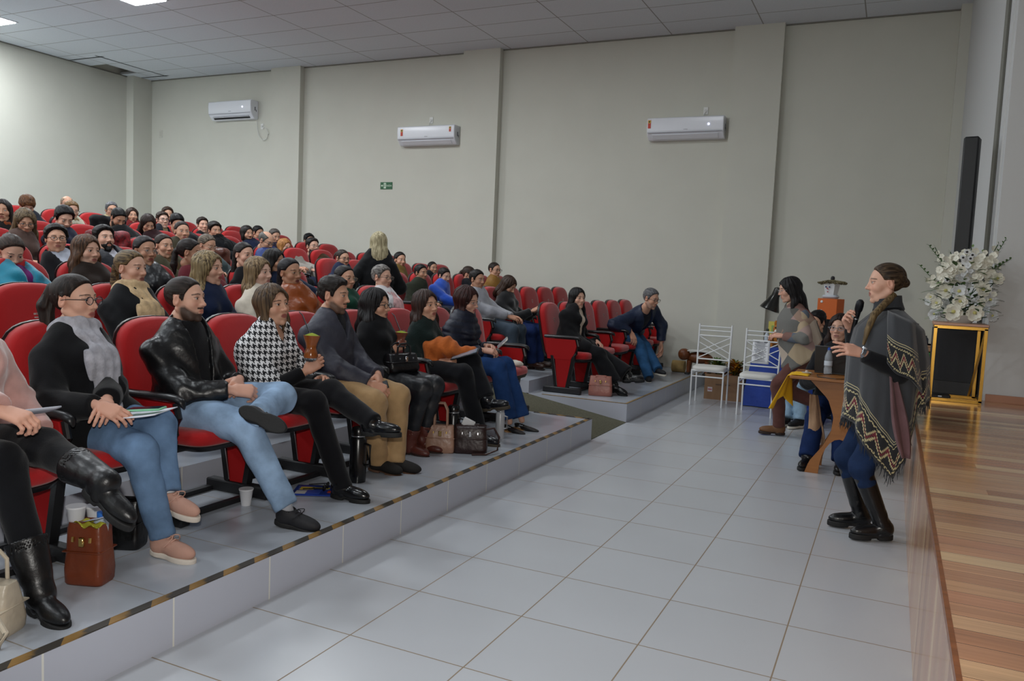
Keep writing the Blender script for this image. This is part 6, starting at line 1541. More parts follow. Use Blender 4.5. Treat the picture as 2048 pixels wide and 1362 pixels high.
    MB().box((0, 0, 0.016), (0.09, 0.05, 0.016), bev=0.008).build('case', M_blk, e); MB().box((0.02, -0.051, 0.018), (0.012, 0.002, 0.004)).build('lamp', mat('cfd4d8', rough=0.1), e, smooth=False)
    # gold flower stand
    G = mat('b58a3c', rough=0.28, metal=0.85); e = empty('flower_stand', (0, 0, 0.75), 0, 'gold metal frame stand with pinkish top carrying the white flowers', 'stand')
    x0, x1, y0, y1 = 0.285, 0.595, 6.40, 6.66; H = 0.555
    for i, (xa, xb, yy) in enumerate(((x0, x1, y0), (x0+0.01, x1-0.02, y1))):
        f = MB(); r = 0.010
        f.box(((xa+xb)/2, yy, 0.012), ((xb-xa)/2+r, r, r)).box(((xa+xb)/2, yy, H-0.03), ((xb-xa)/2+r, r, r)); f.build('rail', G, e, smooth=False)
        for xx in (xa, xb): MB().box((xx, yy, H/2-0.01), (r, r, H/2-0.02)).build('post', G, e, smooth=False)
    for xx in (x0, x1): MB().box((xx, (y0+y1)/2, 0.012), (0.010, (y1-y0)/2, 0.010)).box((xx, (y0+y1)/2, H-0.03), (0.010, (y1-y0)/2, 0.010)).build('side_rail', G, e, smooth=False)
    MB().tube([(x1, y0, H-0.03), (x1-0.05, y1, 0.02)], 0.009, 4).build('brace', G, e)
    MB().box(((x0+x1)/2, (y0+y1)/2, H-0.008), ((x1-x0)/2+0.015, (y1-y0)/2+0.015, 0.010), bev=0.003).build('top', mat('b88a70', rough=0.4), e)
    flowers()
    # coloured crates on the stage
    for (x, y, lab, col, nm) in ((1852, 758, 'blue plastic crate at the bottom of the pile behind the poncho', '1c4fa8', 'crate'), (1852, 725, 'green plastic crate on the blue one behind the poncho', '2f9a44', 'crate'), (1852, 702, 'cardboard lid on the green crate behind the poncho', '9a7350', 'box_lid')):
        z0 = {758: 0.75, 725: 0.865, 702: 0.98}[y]; e = empty(nm, (0.25, 8.15, z0), 0, lab, 'crate' if nm == 'crate' else 'box')
        hh = 0.055 if nm == 'crate' else 0.03
        MB().box((0, 0, hh), (0.16, 0.14, hh), bev=0.01).build('body', mat(col, rough=0.4), e); MB().box((0, 0, hh*2-0.008), (0.168, 0.148, 0.008), bev=0.004).build('rim', mat(col, rough=0.35), e)
    for k, dx in enumerate((-0.06, 0.03)):
        e = empty('dark_jar', (0.25+dx, 8.1, 1.042), 0, ['small dark jar on the pile behind the poncho, left one', 'small dark jar on the pile behind the poncho, right one'][k], 'jar', 'dark jars on the pile')
        MB().lathe([(0.028, 0), (0.032, 0.01), (0.032, 0.05), (0.02, 0.065)], (0, 0, 0), 14).build('body', mat('1c2130', rough=0.3), e)
        MB().cyl((0, 0, 0.065), (0, 0, 0.078), 0.018).build('lid', M_blk, e)
def flowers():
    e = empty('flower_arrangement', (0.44, 6.53, 1.307), 0, 'large arrangement of white artificial flowers with green leaves on the gold stand', 'flowers')
    MB().lathe([(0.07, 0), (0.10, 0.03), (0.11, 0.07), (0.09, 0.08)], (0, 0, 0), 24).build('bowl', mat('d6d6d2', rough=0.4), e)
    rnd = random.Random(4); Wm = mat('e6e3d4', rough=0.7, spec=0.2); Wm2 = mat('d4d6d6', rough=0.7, spec=0.2); Yc = mat('c8c27a', rough=0.7); Gm = [mat('2f4a26', rough=0.6), mat('40602e', rough=0.6), mat('6c8a50', rough=0.6)]
    def petal_flower(m, c, nrmv, r, n, layers=1):
        q = Vector(nrmv).normalized().to_track_quat('Z', 'Y').to_matrix(); c = Vector(c)
        for L in range(layers):
            rr = r*(1-0.28*L); up = 0.25+0.5*L
            for k in range(n):
                a = 2*pi*(k+0.5*L)/n; wd = pi/n*1.15
                P = []
                for t, w in ((0.05, 0.15), (0.4, 0.8), (0.8, 1.0), (1.0, 0.45)):
                    for s in (-1, 0, 1):
                        aa = a+s*wd*w; h = up*rr*t**1.5*0.7+(0.08*rr if s else 0)
                        P.append(c+q@Vector((rr*t*cos(aa), rr*t*sin(aa), h)))
                f = []
                for i in range(3):
                    for j in range(2): f.append((i*3+j, i*3+j+1, i*3+j+4, i*3+j+3))
                m.add(P, f)
    def leaf(m, c, d, L, w):
        c = Vector(c); d = Vector(d).normalized(); s = d.cross(Vector((0, 0, 1)))
        if s.length < 0.1: s = Vector((1, 0, 0))
        s.normalize(); P = []
        for t, ww in ((0, 0.1), (0.3, 0.9), (0.6, 1.0), (1.0, 0.05)):
            b = c+d*L*t+Vector((0, 0, -0.25*L*t*t)); P += [b-s*w*ww, b+Vector((0, 0, 0.15*w)), b+s*w*ww]
        m.add(P, [(i*3+j, i*3+j+1, i*3+j+4, i*3+j+3) for i in range(3) for j in range(2)])
    stems = MB()
    big = [(-0.055, -0.10, 0.075, 0.062), (0.075, -0.10, 0.075, 0.058), (-0.11, -0.02, 0.22, 0.058), (-0.03, -0.08, 0.22, 0.055), (-0.02, -0.1, 0.15, 0.05), (0.20, -0.02, 0.32, 0.045), (0.12, -0.03, 0.24, 0.05), (0.05, 0.0, 0.33, 0.05), (-0.05, 0.0, 0.33, 0.052),
           (0.02, -0.02, 0.42, 0.045), (-0.10, 0.02, 0.36, 0.045), (0.17, 0.0, 0.17, 0.05), (-0.16, -0.02, 0.13, 0.045), (0.0, 0.03, 0.48, 0.045), (-0.20, 0.0, 0.17, 0.035), (0.19, -0.02, 0.06, 0.04), (-0.17, -0.03, 0.05, 0.04)]
    for (x, y, z, r) in big:
        m = MB(); nv = (x*1.5, -0.8, z-0.12); petal_flower(m, (x, y-0.03, z), nv, r, 6, 2 if r > 0.05 else 3); o = m.build('bloom', rnd.choice([Wm, Wm, Wm2]), e, angle=180)
        c = MB(); c.sphere((x, y-0.035, z+0.004), r*0.22, 6); c.build('bloom_centre', Yc, o); stems.tube([(0, 0, 0.05), (x*0.6, y*0.5, z*0.6), (x, y, z)], 0.003, 4)
    # small blossom spikes
    spikes = [((-0.02, 0, 0.2), (-0.20, 0.0, 0.53)), ((0.05, 0, 0.2), (0.19, 0.02, 0.56)), ((-0.05, 0, 0.2), (-0.24, -0.02, 0.30)), ((-0.02, 0, 0.1), (-0.25, -0.03, 0.15)), ((0, 0, 0.3), (0.10, 0.0, 0.50)), ((0, 0, 0.25), (-0.10, 0.0, 0.50)),
              ((0.05, 0, 0.1), (0.21, -0.03, 0.22)), ((0.05, 0, 0.2), (0.22, 0, 0.42)), ((0, 0, 0.3), (0.03, 0, 0.53)), ((-0.05, 0, 0.1), (-0.20, -0.05, 0.02))]
    for a, b in spikes:
        m = MB(); g = MB(); a = Vector(a); b = Vector(b)
        for k in range(16):
            t = 0.25+0.75*k/15; p = a.lerp(b, t)+Vector((rnd.uniform(-.03, .03), rnd.uniform(-.05, .02), rnd.uniform(-.03, .03)))*(1.25-t)
            if k > 13: leaf(g, p, (b-a)+Vector((rnd.uniform(-.2, .2), 0, 0)), 0.03, 0.008)
            else: petal_flower(m, p, (rnd.uniform(-1, 1), -1.2, rnd.uniform(-.4, .8)), rnd.uniform(0.014, 0.024), 5)
        o = m.build('blossom_spray', rnd.choice([Wm, Wm2]), e, angle=180); g.build('tip_leaves', Gm[2], o, angle=180); stems.tube([(0, 0, 0.05), tuple(a), tuple(b)], 0.003, 4)
    for k in range(9):
        m = MB(); cx, cz = rnd.uniform(-0.15, 0.15), rnd.uniform(0.10, 0.44)
        for i in range(16):
            p = (cx+rnd.gauss(0, 0.035), -0.06+rnd.uniform(-0.04, 0.04), cz+rnd.gauss(0, 0.035)); petal_flower(m, p, (rnd.uniform(-1, 1), -1.2, rnd.uniform(-.4, .8)), rnd.uniform(0.016, 0.028), 5)
        m.build('blossom_cluster', rnd.choice([Wm, Wm2]), e, angle=180)
    for k in range(5):
        g = MB()
        for i in range(34):
            a = rnd.uniform(0, 2*pi); rr = rnd.uniform(0.02, 0.2); z = rnd.uniform(0.04, 0.42 if k < 3 else 0.3); p = (rr*cos(a), rr*sin(a)*0.4-0.05, z)
            leaf(g, p, (cos(a)+rnd.uniform(-.4, .4), sin(a)*0.6-0.3, rnd.uniform(-0.1, 0.9)), rnd.uniform(0.05, 0.10), rnd.uniform(0.008, 0.018))
        g.build('leaves', Gm[k % 3], e, angle=180)
    for (a, b) in (((-0.05, 0, 0.3), (-0.24, 0, 0.545)), ((0.1, 0, 0.3), (0.235, 0.02, 0.60)), ((0.05, 0, 0.3), (0.27, 0.0, 0.46)), ((-0.05, 0, 0.15), (-0.29, -0.02, 0.40))):
        g = MB(); a = Vector(a); b = Vector(b)
        for i in range(22):
            t = i/21; s = -1 if i % 2 else 1; leaf(g, a.lerp(b, t), (b-a).normalized()+Vector((s*0.8, -0.3, 0.1)), 0.035*(1.1-t*0.5), 0.008)
        g.tube([tuple(a), tuple(b)], 0.002, 4); g.build('leaf_spray', Gm[1], e, angle=180)
    for (x, z) in ((-0.005, 0.50), (0.03, 0.48), (-0.025, 0.46), (0.02, 0.455), (-0.11, 0.30)):
        m = MB(); m.cyl((x, -0.09, z), (x, -0.125, z-0.003), 0.017, n=14); o = m.build('berry_cup', Wm2, e); d = MB(); d.sphere((x, -0.126, z-0.003), 0.008, 6); d.build('berry', M_blk, o)
    stems.build('stems', Gm[0], e, angle=180)
def white_chair(x, y, rz, label):
    e = empty('white_metal_chair', (x, y, 0), rz, label, 'chair', 'white metal chairs on the floor'); M = mat('dfe1e2', rough=0.3, spec=0.5)
    def bar(name, pts, r=0.010): MB().tube(pts, r, 8).build(name, M, e)
    for s in (-1, 1):
        bar('leg', [(s*0.19, -0.17, 0.44), (s*0.19, -0.175, 0.0)]); bar('leg', [(s*0.195, 0.185, 0.46), (s*0.195, 0.20, 0.0)])
        bar('back_post', [(s*0.195, 0.185, 0.44), (s*0.198, 0.20, 0.60), (s*0.20, 0.245, 0.985)], 0.011)
        bar('side_rail', [(s*0.19, -0.17, 0.385), (s*0.195, 0.19, 0.385)], 0.008)
        bar('side_rail', [(s*0.19, -0.17, 0.43), (s*0.195, 0.19, 0.43)], 0.009)
    bar('front_rail', [(-0.19, -0.173, 0.36), (0.19, -0.173, 0.36)], 0.008); bar('front_rail', [(-0.19, -0.172, 0.43), (0.19, -0.172, 0.43)], 0.009)
    for z in (0.955, 0.905, 0.84, 0.545): bar('crossbar', [(-0.198, 0.20+(z-0.6)*0.117, z), (0.198, 0.20+(z-0.6)*0.117, z)], 0.009 if z < 0.9 else 0.0075)
    yb = lambda z: 0.20+(z-0.6)*0.117
    for (za, zb) in ((0.83, 0.63), (0.755, 0.555)):
        for s in (-1, 1): bar('diagonal', [(-s*0.195, yb(za), za), (s*0.195, yb(zb), zb)], 0.006)
    m = MB(); m.loft([[Vector((0.20*k*math.copysign(abs(cos(t))**0.4, cos(t)), 0.0+0.19*k*math.copysign(abs(sin(t))**0.4, sin(t)), z)) for t in [2*pi*i/28 for i in range(28)]] for z, k in ((0.435, 0.98), (0.445, 1.0), (0.47, 0.99), (0.48, 0.93), (0.485, 0.6))])
    m.build('seat', mat('d8d6d0', rough=0.55), e, angle=60)
    return e
def floor_things():
    white_chair(-1.985, 9.97, RD(2), 'white metal chair standing nearest the far seats, nothing on it')
    c2 = white_chair(-1.355, 9.62, RD(0), 'white metal chair with a printed sheet tied to its back')
    e = empty('printed_sheet', (-1.375, 9.82, 0.575), RD(0), 'printed white sheet tied to the back of a white metal chair', 'sheet')
    s = MB(); s.grid(lambda u_, v_: (0.10*(2*u_-1), 0.006*sin(u_*5)+0.03*v_, 0.28*v_), 8, 6); s.build('paper', mat('e2e3e8', rough=0.8), e, solid=0.0012)
    t = MB()
    for k in range(14): t.box((-0.005+0.01*sin(k*3), -0.003+0.003*0+0.03*(0.06+0.055*k)/0.9*0.9, 0.03+0.0165*k), (0.075-0.02*abs(sin(k*2.3)), 0.0012, 0.0022))
    t.box((-0.05, 0.022, 0.262), (0.025, 0.0012, 0.006)).box((0.05, 0.020, 0.258), (0.02, 0.0012, 0.006)); t.build('print', mat('5a5c66'), e, smooth=False)
    # wooden table with curved legs
    Wd = mat('98602c', rough=0.4, var=0.12, vscale=5, stretch=(1, 1, 8)); We = mat('b88a58', rough=0.6)
    zt = 0.795; e = empty('wooden_table', (-0.33, 7.02, 0), 0, 'orange-brown wooden table with a curved trestle leg beside the poncho', 'table')
    MB().box((-0.02, 0.05, zt-0.012), (0.36, 0.30, 0.012), bev=0.004).build('tabletop', Wd, e)
    def leg_outline():
        L, Rr = [], []
        for z in np.linspace(0, 1, 22):
            zz = z*(zt-0.024)
            wv = 0.030+0.075*abs(2*z-1.06)**1.5
            L.append((z, zz))
        out = []
        lx = lambda z: np.interp(z, [0, 0.12, 0.3, 0.45, 0.62, 0.8, 1.0], [-0.245, -0.215, -0.12, -0.065, -0.055, -0.105, -0.26])
        rx = lambda z: np.interp(z, [0, 0.12, 0.3, 0.45, 0.62, 0.8, 1.0], [0.265, 0.25, 0.18, 0.125, 0.12, 0.17, 0.30])
        zs = np.linspace(0, 1, 24)
        for z in zs: out.append((lx(z), z*(zt-0.024)))
        for z in zs[::-1]: out.append((rx(z), z*(zt-0.024)))
        # arch between the feet
        for a in np.linspace(0, pi, 13): out.append((0.005+0.145*cos(a), 0.30*sin(a)))
        return out
    for yy in (-0.12, 0.22): MB().prism(leg_outline(), 0.011, 'xz', (0.02, yy, 0)).build('trestle_leg', [Wd], e, smooth=False)
    MB().box((0.03, 0.05, 0.42), (0.012, 0.17, 0.05)).build('stretcher', Wd, e, smooth=False)
    ty = 7.02
    # yellow cloth over the end
    o = MB(); 
    def yc(u_, v_):
        # v: across the edge and down, u: along the table depth
        yy = 6.80+0.30*u_; w = 0.14
        if v_ < 0.35: return (-0.71+(0.35-v_)/0.35*w, yy, zt+0.004+0.004*sin(u_*14+v_*8))
        t = (v_-0.35)/0.65; x = -0.718-0.012-0.13*t*(1-1.0*u_)+0.03*t*u_+0.010*sin(u_*16)*t; return (x, yy+0.02*sin(u_*9)*t, zt-0.005-(0.24+0.05*sin(u_*7+1))*t)
    o.grid(yc, 26, 20); q = o.build('yellow_cloth', mat('f2bc1e', rough=0.8, bump=0.3, bscale=40), None, solid=0.003); tag(q, 'bright yellow cloth hanging over the end of the wooden table', 'cloth')
    p = at(1655, 748, Z=zt+0.002); e = empty('water_bottle', (p[0], min(p[1], 7.25), zt), 0, 'clear plastic water bottle with blue cap on the wooden table', 'bottle')
    gm = newmat('clear_plastic'); gm, nt, b = gm; b.inputs['Alpha'].default_value = 0.42; b.inputs['Roughness'].default_value = 0.06; b.inputs['Base Color'].default_value = (0.62, 0.68, 0.75, 1); b.inputs['Coat Weight'].default_value = 1.0
    MB().lathe([(0.028, 0), (0.033, 0.006), (0.033, 0.05), (0.030, 0.06), (0.033, 0.07), (0.033, 0.10), (0.030, 0.11), (0.033, 0.12), (0.032, 0.15), (0.022, 0.18), (0.014, 0.195), (0.014, 0.205)], (0, 0, 0), 24).build('bottle_body', gm, e)
    MB().lathe([(0.016, 0.203), (0.016, 0.224), (0.014, 0.226)], (0, 0, 0), 18).build('cap', mat('2350b0', rough=0.35), e)
    MB().lathe([(0.0335, 0.075), (0.0335, 0.112)], (0, 0, 0), 24).build('label', mat('c8d2de', rough=0.4), e)
    p = at(1680, 725, Z=zt); e = empty('laptop', (-0.38, 7.28, zt), RD(180-4), 'dark laptop open on the wooden table, lid towards the room', 'laptop')
    MB().box((0, 0, 0.009), (0.17, 0.115, 0.009), bev=0.004).build('base', mat('26272a', rough=0.45), e)
    l = MB(); l.box((0, 0, 0.115), (0.17, 0.005, 0.115), bev=0.004); lo = l.build('lid', mat('2b2a2a', rough=0.5), e); lo.location = (0, 0.118, 0.012); lo.rotation_euler = (RD(-14), 0, 0)
    MB().box((0, -0.006, 0.115), (0.155, 0.001, 0.10)).build('screen', mat('3a4658', rough=0.2, emit=0.4), lo, smooth=False)
    e = empty('saucer', (-0.60, 6.98, zt+0.006), 0, 'small white dish near the end of the wooden table', 'dish')
    MB().lathe([(0.02, 0), (0.04, 0.006), (0.042, 0.009)], (0, 0, 0), 20).build('dish', mat('d2cec4', rough=0.3), e); MB().sphere((0, 0, 0.014), 0.014, 6).build('sweet', mat('c8b8a8'), e)
    q = MB(); q.grid(lambda u_, v_: (-0.20+0.17*u_, 6.78+0.15*v_, zt+0.006+0.008*sin(u_*9)*sin(v_*7)), 12, 10); o = q.build('yellow_wrapping', mat('d8a820', rough=0.5), None, solid=0.002); tag(o, 'crumpled yellow wrapping on the wooden table beside the bottle', 'wrapping')
    q = MB(); q.grid(lambda u_, v_: (-0.27+0.22*u_, 6.755+0.10*v_, zt+0.003+0.003*sin(u_*12)*sin(v_*5)), 12, 8); o = q.build('clear_film', mat('8e9296', rough=0.15, metal=0.3), None, solid=0.001); tag(o, 'shiny grey film along the near edge of the wooden table', 'film')
    cable = MB(); cable.tube([(-0.42, 7.1, zt+0.006), (-0.52, 6.95, zt+0.006), (-0.50, 6.80, zt+0.006), (-0.36, 6.745, zt+0.006), (-0.30, 6.80, zt+0.006)], 0.003, 5); o = cable.build('charger_cable', M_blk); tag(o, 'black cable lying on the wooden table beside the bottle', 'cable')
    # table under the blue cloth
    e = empty('draped_table', (0, 0, 0), 0, 'table hidden under a blue cloth behind the white chairs', 'table')
    MB().box((-0.9, 10.55, 0.735), (0.58, 0.30, 0.014)).build('tabletop', mat('8a6a48'), e, smooth=False)
    for sx in (-0.54, 0.54):
        for sy in (-0.26, 0.26): MB().box((-0.9+sx, 10.55+sy, 0.36), (0.02, 0.02, 0.36)).build('leg', mat('55443a'), e, smooth=False)
    o = MB(); per = [(-1.5, 10.24), (-0.30, 10.24), (-0.30, 10.86), (-1.5, 10.86)]
    def ring(z, k, fl):
        out = []; n = 60
        for (a, b) in zip(per, per[1:]+per[:1]):
            for i in range(n//4*1):
                t = i/(n//4); x = a[0]+(b[0]-a[0])*t; y = a[1]+(b[1]-a[1])*t; cx, cy = -0.9, 10.55
                w = 1+k+fl*0.035*sin((x*1.7+y*2.1)*17)
                out.append(Vector((cx+(x-cx)*w, cy+(y-cy)*(1+(w-1)*1.6), z)))
        return out
    o.loft([ring(0.752, 0.0, 0)]+[ring(0.745-0.735*t, 0.015+0.15*t, t) for t in np.linspace(0, 1, 12)], True, False)
    o.add([Vector((p_[0], p_[1], 0.753)) for p_ in per], [(0, 1, 2, 3)])
    q = o.build('blue_tablecloth', mat('123c9c', rough=0.6, bump=0.3, bscale=20, sheen=0.2), None); tag(q, 'bright blue cloth draped to the floor over the table behind the white chairs', 'tablecloth')
    # craft figure: orange box body, white pot head, twig hat
    e = empty('craft_figure', (-0.70, 10.72, 0.755), RD(-22), 'craft figure with orange box body, white pot head and twig hat', 'craft figure')
    Or = mat('cc6018', rough=0.6)
    MB().box((0, 0, 0.02), (0.13, 0.10, 0.02)).build('base', mat('c8b078', rough=0.7), e, smooth=False)
    MB().box((0, 0, 0.33), (0.125, 0.10, 0.29), bev=0.004).build('body', Or, e)
    for k in range(4): MB().sphere((-0.07, -0.102, 0.58-0.115*k), 0.017, 8, (1, 0.5, 1)).build('button', mat('e4e4e0', rough=0.5), e)
    MB().box((0.0, -0.02, 0.645), (0.09, 0.07, 0.022), bev=0.02).build('collar', mat('c8ccd4', rough=0.5), e)
    MB().lathe([(0.075, 0.665), (0.10, 0.80), (0.104, 0.805)], (0.0, -0.01, 0), 4, Matrix.Rotation(RD(45), 3, 'Z')).build('head', mat('dcdcdc', rough=0.4), e, smooth=False)
    for (x, z, c, r) in ((-0.035, 0.765, '1c2c6a', 0.011), (0.012, 0.765, '1c2c6a', 0.011), (-0.022, 0.748, 'a02a3a', 0.008), (-0.012, 0.740, 'a02a3a', 0.008), (-0.012, 0.705, 'a8384a', 0.009)):
        MB().sphere((x, -0.079-(z-0.665)*0.15, z), r, 6, (1, 0.5, 1)).build('face_mark', mat(c, rough=0.5), e)
    h = MB(); rnd = random.Random(3)
    for k in range(60):
        a = rnd.uniform(0, 2*pi); r0 = rnd.uniform(0.02, 0.07); r1 = rnd.uniform(0.13, 0.185); z = 0.815+rnd.uniform(0, 0.02)
        h.tube([(r0*cos(a), r0*sin(a)*0.8, z+0.01), (r1*cos(a+0.2), r1*sin(a+0.2)*0.8, z-0.012+rnd.uniform(-.008, .014))], 0.009, 5)
    h.lathe([(0.08, 0.81), (0.06, 0.84), (0.025, 0.855)], (0.0, 0, 0), 12); h.build('twig_hat', mat('6e6448', rough=0.9, var=0.3, vscale=30), e)
    MB().lathe([(0.016, 0.85), (0.026, 0.865), (0.022, 0.89), (0.010, 0.90)], (0.0, 0, 0), 10).build('pompom', mat('2e2c30', rough=0.8), e)
    # plush-like craft animals
    def animal(x, y, z, s, col, muzzle, label, ears):
        e = empty('craft_animal', (x, y, z), RD(-10), label, 'craft animal'); M = fabric(col)
        MB().sphere((0, 0, 0.09*s), 0.085*s, 10, (1, 0.85, 1.05)).build('body', M, e); MB().sphere((0, -0.02*s, 0.225*s), 0.075*s, 10, (1.05, 0.9, 0.95)).build('head', M, e)
        MB().sphere((0, -0.085*s, 0.205*s), 0.034*s, 8, (1.3, 0.7, 0.8)).build('muzzle', mat(muzzle, rough=0.8), e); MB().sphere((0, -0.112*s, 0.215*s), 0.011*s, 6).build('nose', M_blk, e)
        for sg in (-1, 1):
            MB().sphere((sg*0.03*s, -0.083*s, 0.25*s), 0.010*s, 6).build('eye', M_blk, e)
            MB().sphere((sg*0.05*s, -0.01*s, 0.30*s), 0.028*s, 8, (0.8, 0.5, 1.5 if ears else 1)).build('ear', M, e)
            MB().tube([(sg*0.06*s, -0.03*s, 0.13*s), (sg*0.10*s, -0.08*s, 0.07*s)], [0.028*s, 0.022*s], 8).build('arm', M, e)
            MB().tube([(sg*0.05*s, -0.03*s, 0.04*s), (sg*0.07*s, -0.11*s, 0.025*s)], [0.034*s, 0.028*s], 8).build('leg', M, e)
    animal(-1.24, 10.34, 0.755, 0.95, 'a86a2c', 'e0dcd0', 'brown craft animal with a white muzzle on the blue table', True)
    animal(-1.12, 10.48, 0.755, 1.0, 'cfc0a8', 'd8ccb8', 'cream craft animal with black dots behind the brown one on the blue table', False)
    e = empty('picture_card', (-1.31, 10.52, 0.755), RD(-8), 'yellow and green card standing behind the craft animals', 'card'); MB().box((0, 0, 0.15), (0.09, 0.008, 0.15)).build('card', mat('c9bd58', rough=0.7), e, smooth=False); MB().box((0.01, -0.010, 0.16), (0.06, 0.003, 0.09)).build('motif', mat('8aa45a', rough=0.7), e, smooth=False)
    e = empty('spray_bottle', (-1.38, 10.32, 0.755), 0, 'clear bottle with a dark top at the corner of the blue table', 'bottle')
    MB().lathe([(0.032, 0), (0.034, 0.01), (0.034, 0.13), (0.014, 0.17), (0.014, 0.185)], (0, 0, 0), 18).build('body', mat('aeb8c2', rough=0.15, spec=0.6), e); MB().cyl((0, 0, 0.185), (0, 0, 0.215), 0.017).build('cap', mat('2c3c38', rough=0.4), e)
    e = empty('potted_posy', (-1.03, 10.36, 0.755), 0, 'small dark posy with white petals on the blue table', 'posy')
    MB().lathe([(0.035, 0), (0.05, 0.08)], (0, 0, 0), 14).build('pot', mat('4a4430', rough=0.8), e)
    g = MB(); rnd = random.Random(9)
    for k in range(40): a = rnd.uniform(0, 6.3); g.tube([(0, 0, 0.07), (0.05*cos(a), 0.05*sin(a), 0.08+rnd.uniform(0, .08))], [0.004, 0.002], 4)
    g.build('stems', mat('50603a'), e)
    for k in range(5): MB().sphere((0.03*cos(k*1.3), -0.04, 0.05+0.02*k), 0.014, 6).build('petal', mat('d8d4c8'), e)
    e = empty('blue_box', (-0.93, 10.45, 0.755), RD(-15), 'small blue box beside the orange craft figure', 'box'); MB().box((0, 0, 0.12), (0.06, 0.05, 0.12), bev=0.003).build('carton', mat('1a58b4', rough=0.5), e); MB().box((0, 0, 0.244), (0.063, 0.053, 0.006)).build('lid', mat('1450a0', rough=0.5), e, smooth=False)
    # bell-shaped dark lamp on a stand
    e = empty('studio_lamp', (-1.10, 10.9, 0), 0, 'dark bell-shaped lamp head on a stand before the walking person', 'lamp')
    c = at(1548, 598, Y=10.9)-np.array([-1.10, 10.9, 0]); ax = Vector((-0.25, -0.1, -0.75)).normalized().to_track_quat('Z', 'Y').to_matrix()
    MB().lathe([(0.02, -0.16), (0.05, -0.14), (0.055, -0.04), (0.09, 0.05), (0.125, 0.13), (0.13, 0.15), (0.118, 0.15), (0.08, 0.05)], tuple(c), 24, ax).build('lamp_head', mat('3a3a38', rough=0.22, metal=0.7), e)
    MB().tube([(0, 0, 0.03), (0, 0, 0.95), (0.04, 0, 1.30), tuple(c+np.array([0.06, 0, 0.10]))], 0.014, 8).build('arm', M_blkm, e)
    MB().lathe([(0.14, 0), (0.14, 0.015), (0.03, 0.03)], (0, 0, 0), 20).build('base', M_blkm, e)
    # cardboard box with plants
    e = empty('cardboard_box', (-1.90, 10.62, 0), RD(2), 'cardboard box with a red and white label behind the white chair', 'box')
    CB = mat('8c6c50', rough=0.85, var=0.06, vscale=3)
    b = MB()
    for (c_, h_) in (((0, -0.17, 0.165), (0.24, 0.004, 0.165)), ((0, 0.17, 0.165), (0.24, 0.004, 0.165)), ((-0.24, 0, 0.165), (0.004, 0.17, 0.165)), ((0.24, 0, 0.165), (0.004, 0.17, 0.165)), ((0, 0, 0.004), (0.24, 0.17, 0.004))): b.box(c_, h_)
    b.build('carton', CB, e, smooth=False); MB().box((-0.17, -0.176, 0.13), (0.03, 0.001, 0.03)).build('label', mat('c8bcc0'), e, smooth=False); MB().box((-0.17, -0.178, 0.13), (0.024, 0.001, 0.006)).build('label_stripe', mat('a83a44'), e, smooth=False)
    MB().box((-0.05, -0.176, 0.20), (0.05, 0.001, 0.006)).box((0.05, -0.176, 0.20), (0.03, 0.001, 0.006)).build('printed_line', mat('5a4636'), e, smooth=False)
    rnd = random.Random(12)
    def bush(x, y, z, n, cols, label, hgt):
        e = empty('potted_croton', (x, y, z), 0, label, 'plant')
        MB().lathe([(0.07, 0), (0.09, 0.14), (0.095, 0.145)], (0, 0, 0), 16).build('pot', mat('4a3a30', rough=0.8), e)
        for ci, c in enumerate(cols):
            g = MB()
            for i in range(n):
                a = rnd.uniform(0, 2*pi); r0 = rnd.uniform(0, 0.05); z0 = 0.15+rnd.uniform(0, hgt*0.55); L = rnd.uniform(0.09, 0.16); w = rnd.uniform(0.012, 0.022)
                d = Vector((cos(a), sin(a), rnd.uniform(0.2, 1.6))).normalized(); s = d.cross(Vector((0, 0, 1))).normalized(); P = []; c0 = Vector((r0*cos(a), r0*sin(a), z0))
                for t, ww in ((0, 0.15), (0.3, 0.8), (0.65, 1.0), (1.0, 0.05)):
                    bb = c0+d*L*t+Vector((0, 0, -0.35*L*t*t)); P += [bb-s*w*ww+Vector((0, 0, 0.3*w)), bb, bb+s*w*ww+Vector((0, 0, 0.3*w))]
                g.add(P, [(i_*3+j, i_*3+j+1, i_*3+j+4, i_*3+j+3) for i_ in range(3) for j in range(2)])
            g.build('leaves', mat(c, rough=0.45), e, angle=180)
        MB().tube([(0, 0, 0.1), (0.005, 0, 0.15+hgt*0.5)], 0.006, 6).build('stem', mat('5a4a34'), e)
    bush(-2.02, 10.60, 0.16, 45, ['3d5a26', '4a6a2c', '74722c'], 'green leafy potted plant in the cardboard box', 0.30)
    bush(-1.79, 10.62, 0.16, 45, ['b87a1e', 'c89a24', '8a4a26', '4a5a2a'], 'yellow and orange leafed potted plant in the cardboard box', 0.30)
    # carved brown animal stool with a white sheet, pale log
    e = empty('carved_animal', (-2.47, 11.35, 0.198), RD(5), 'carved brown wooden animal stool with a white sheet on its back by the wall', 'stool'); Br = mat('6e3c1c', rough=0.4, var=0.2, vscale=9)
    MB().sphere((-0.16, -0.05, 0.28), 0.085, 10, (1, 0.9, 1)).build('head', Br, e); MB().sphere((0.05, 0, 0.24), 0.12, 10, (1.6, 0.8, 0.7)).build('body', Br, e)
    for sx, sy in ((-0.08, -0.06), (-0.08, 0.06), (0.17, -0.06), (0.17, 0.06)):
        o = MB().tube([(sx, sy, 0.2), (sx-0.01, sy, 0.02)], [0.035, 0.022], 10).build('leg', Br, e); MB().box((sx-0.02, sy-0.01, 0.015), (0.035, 0.025, 0.015), bev=0.008).build('foot', M_blk, o)
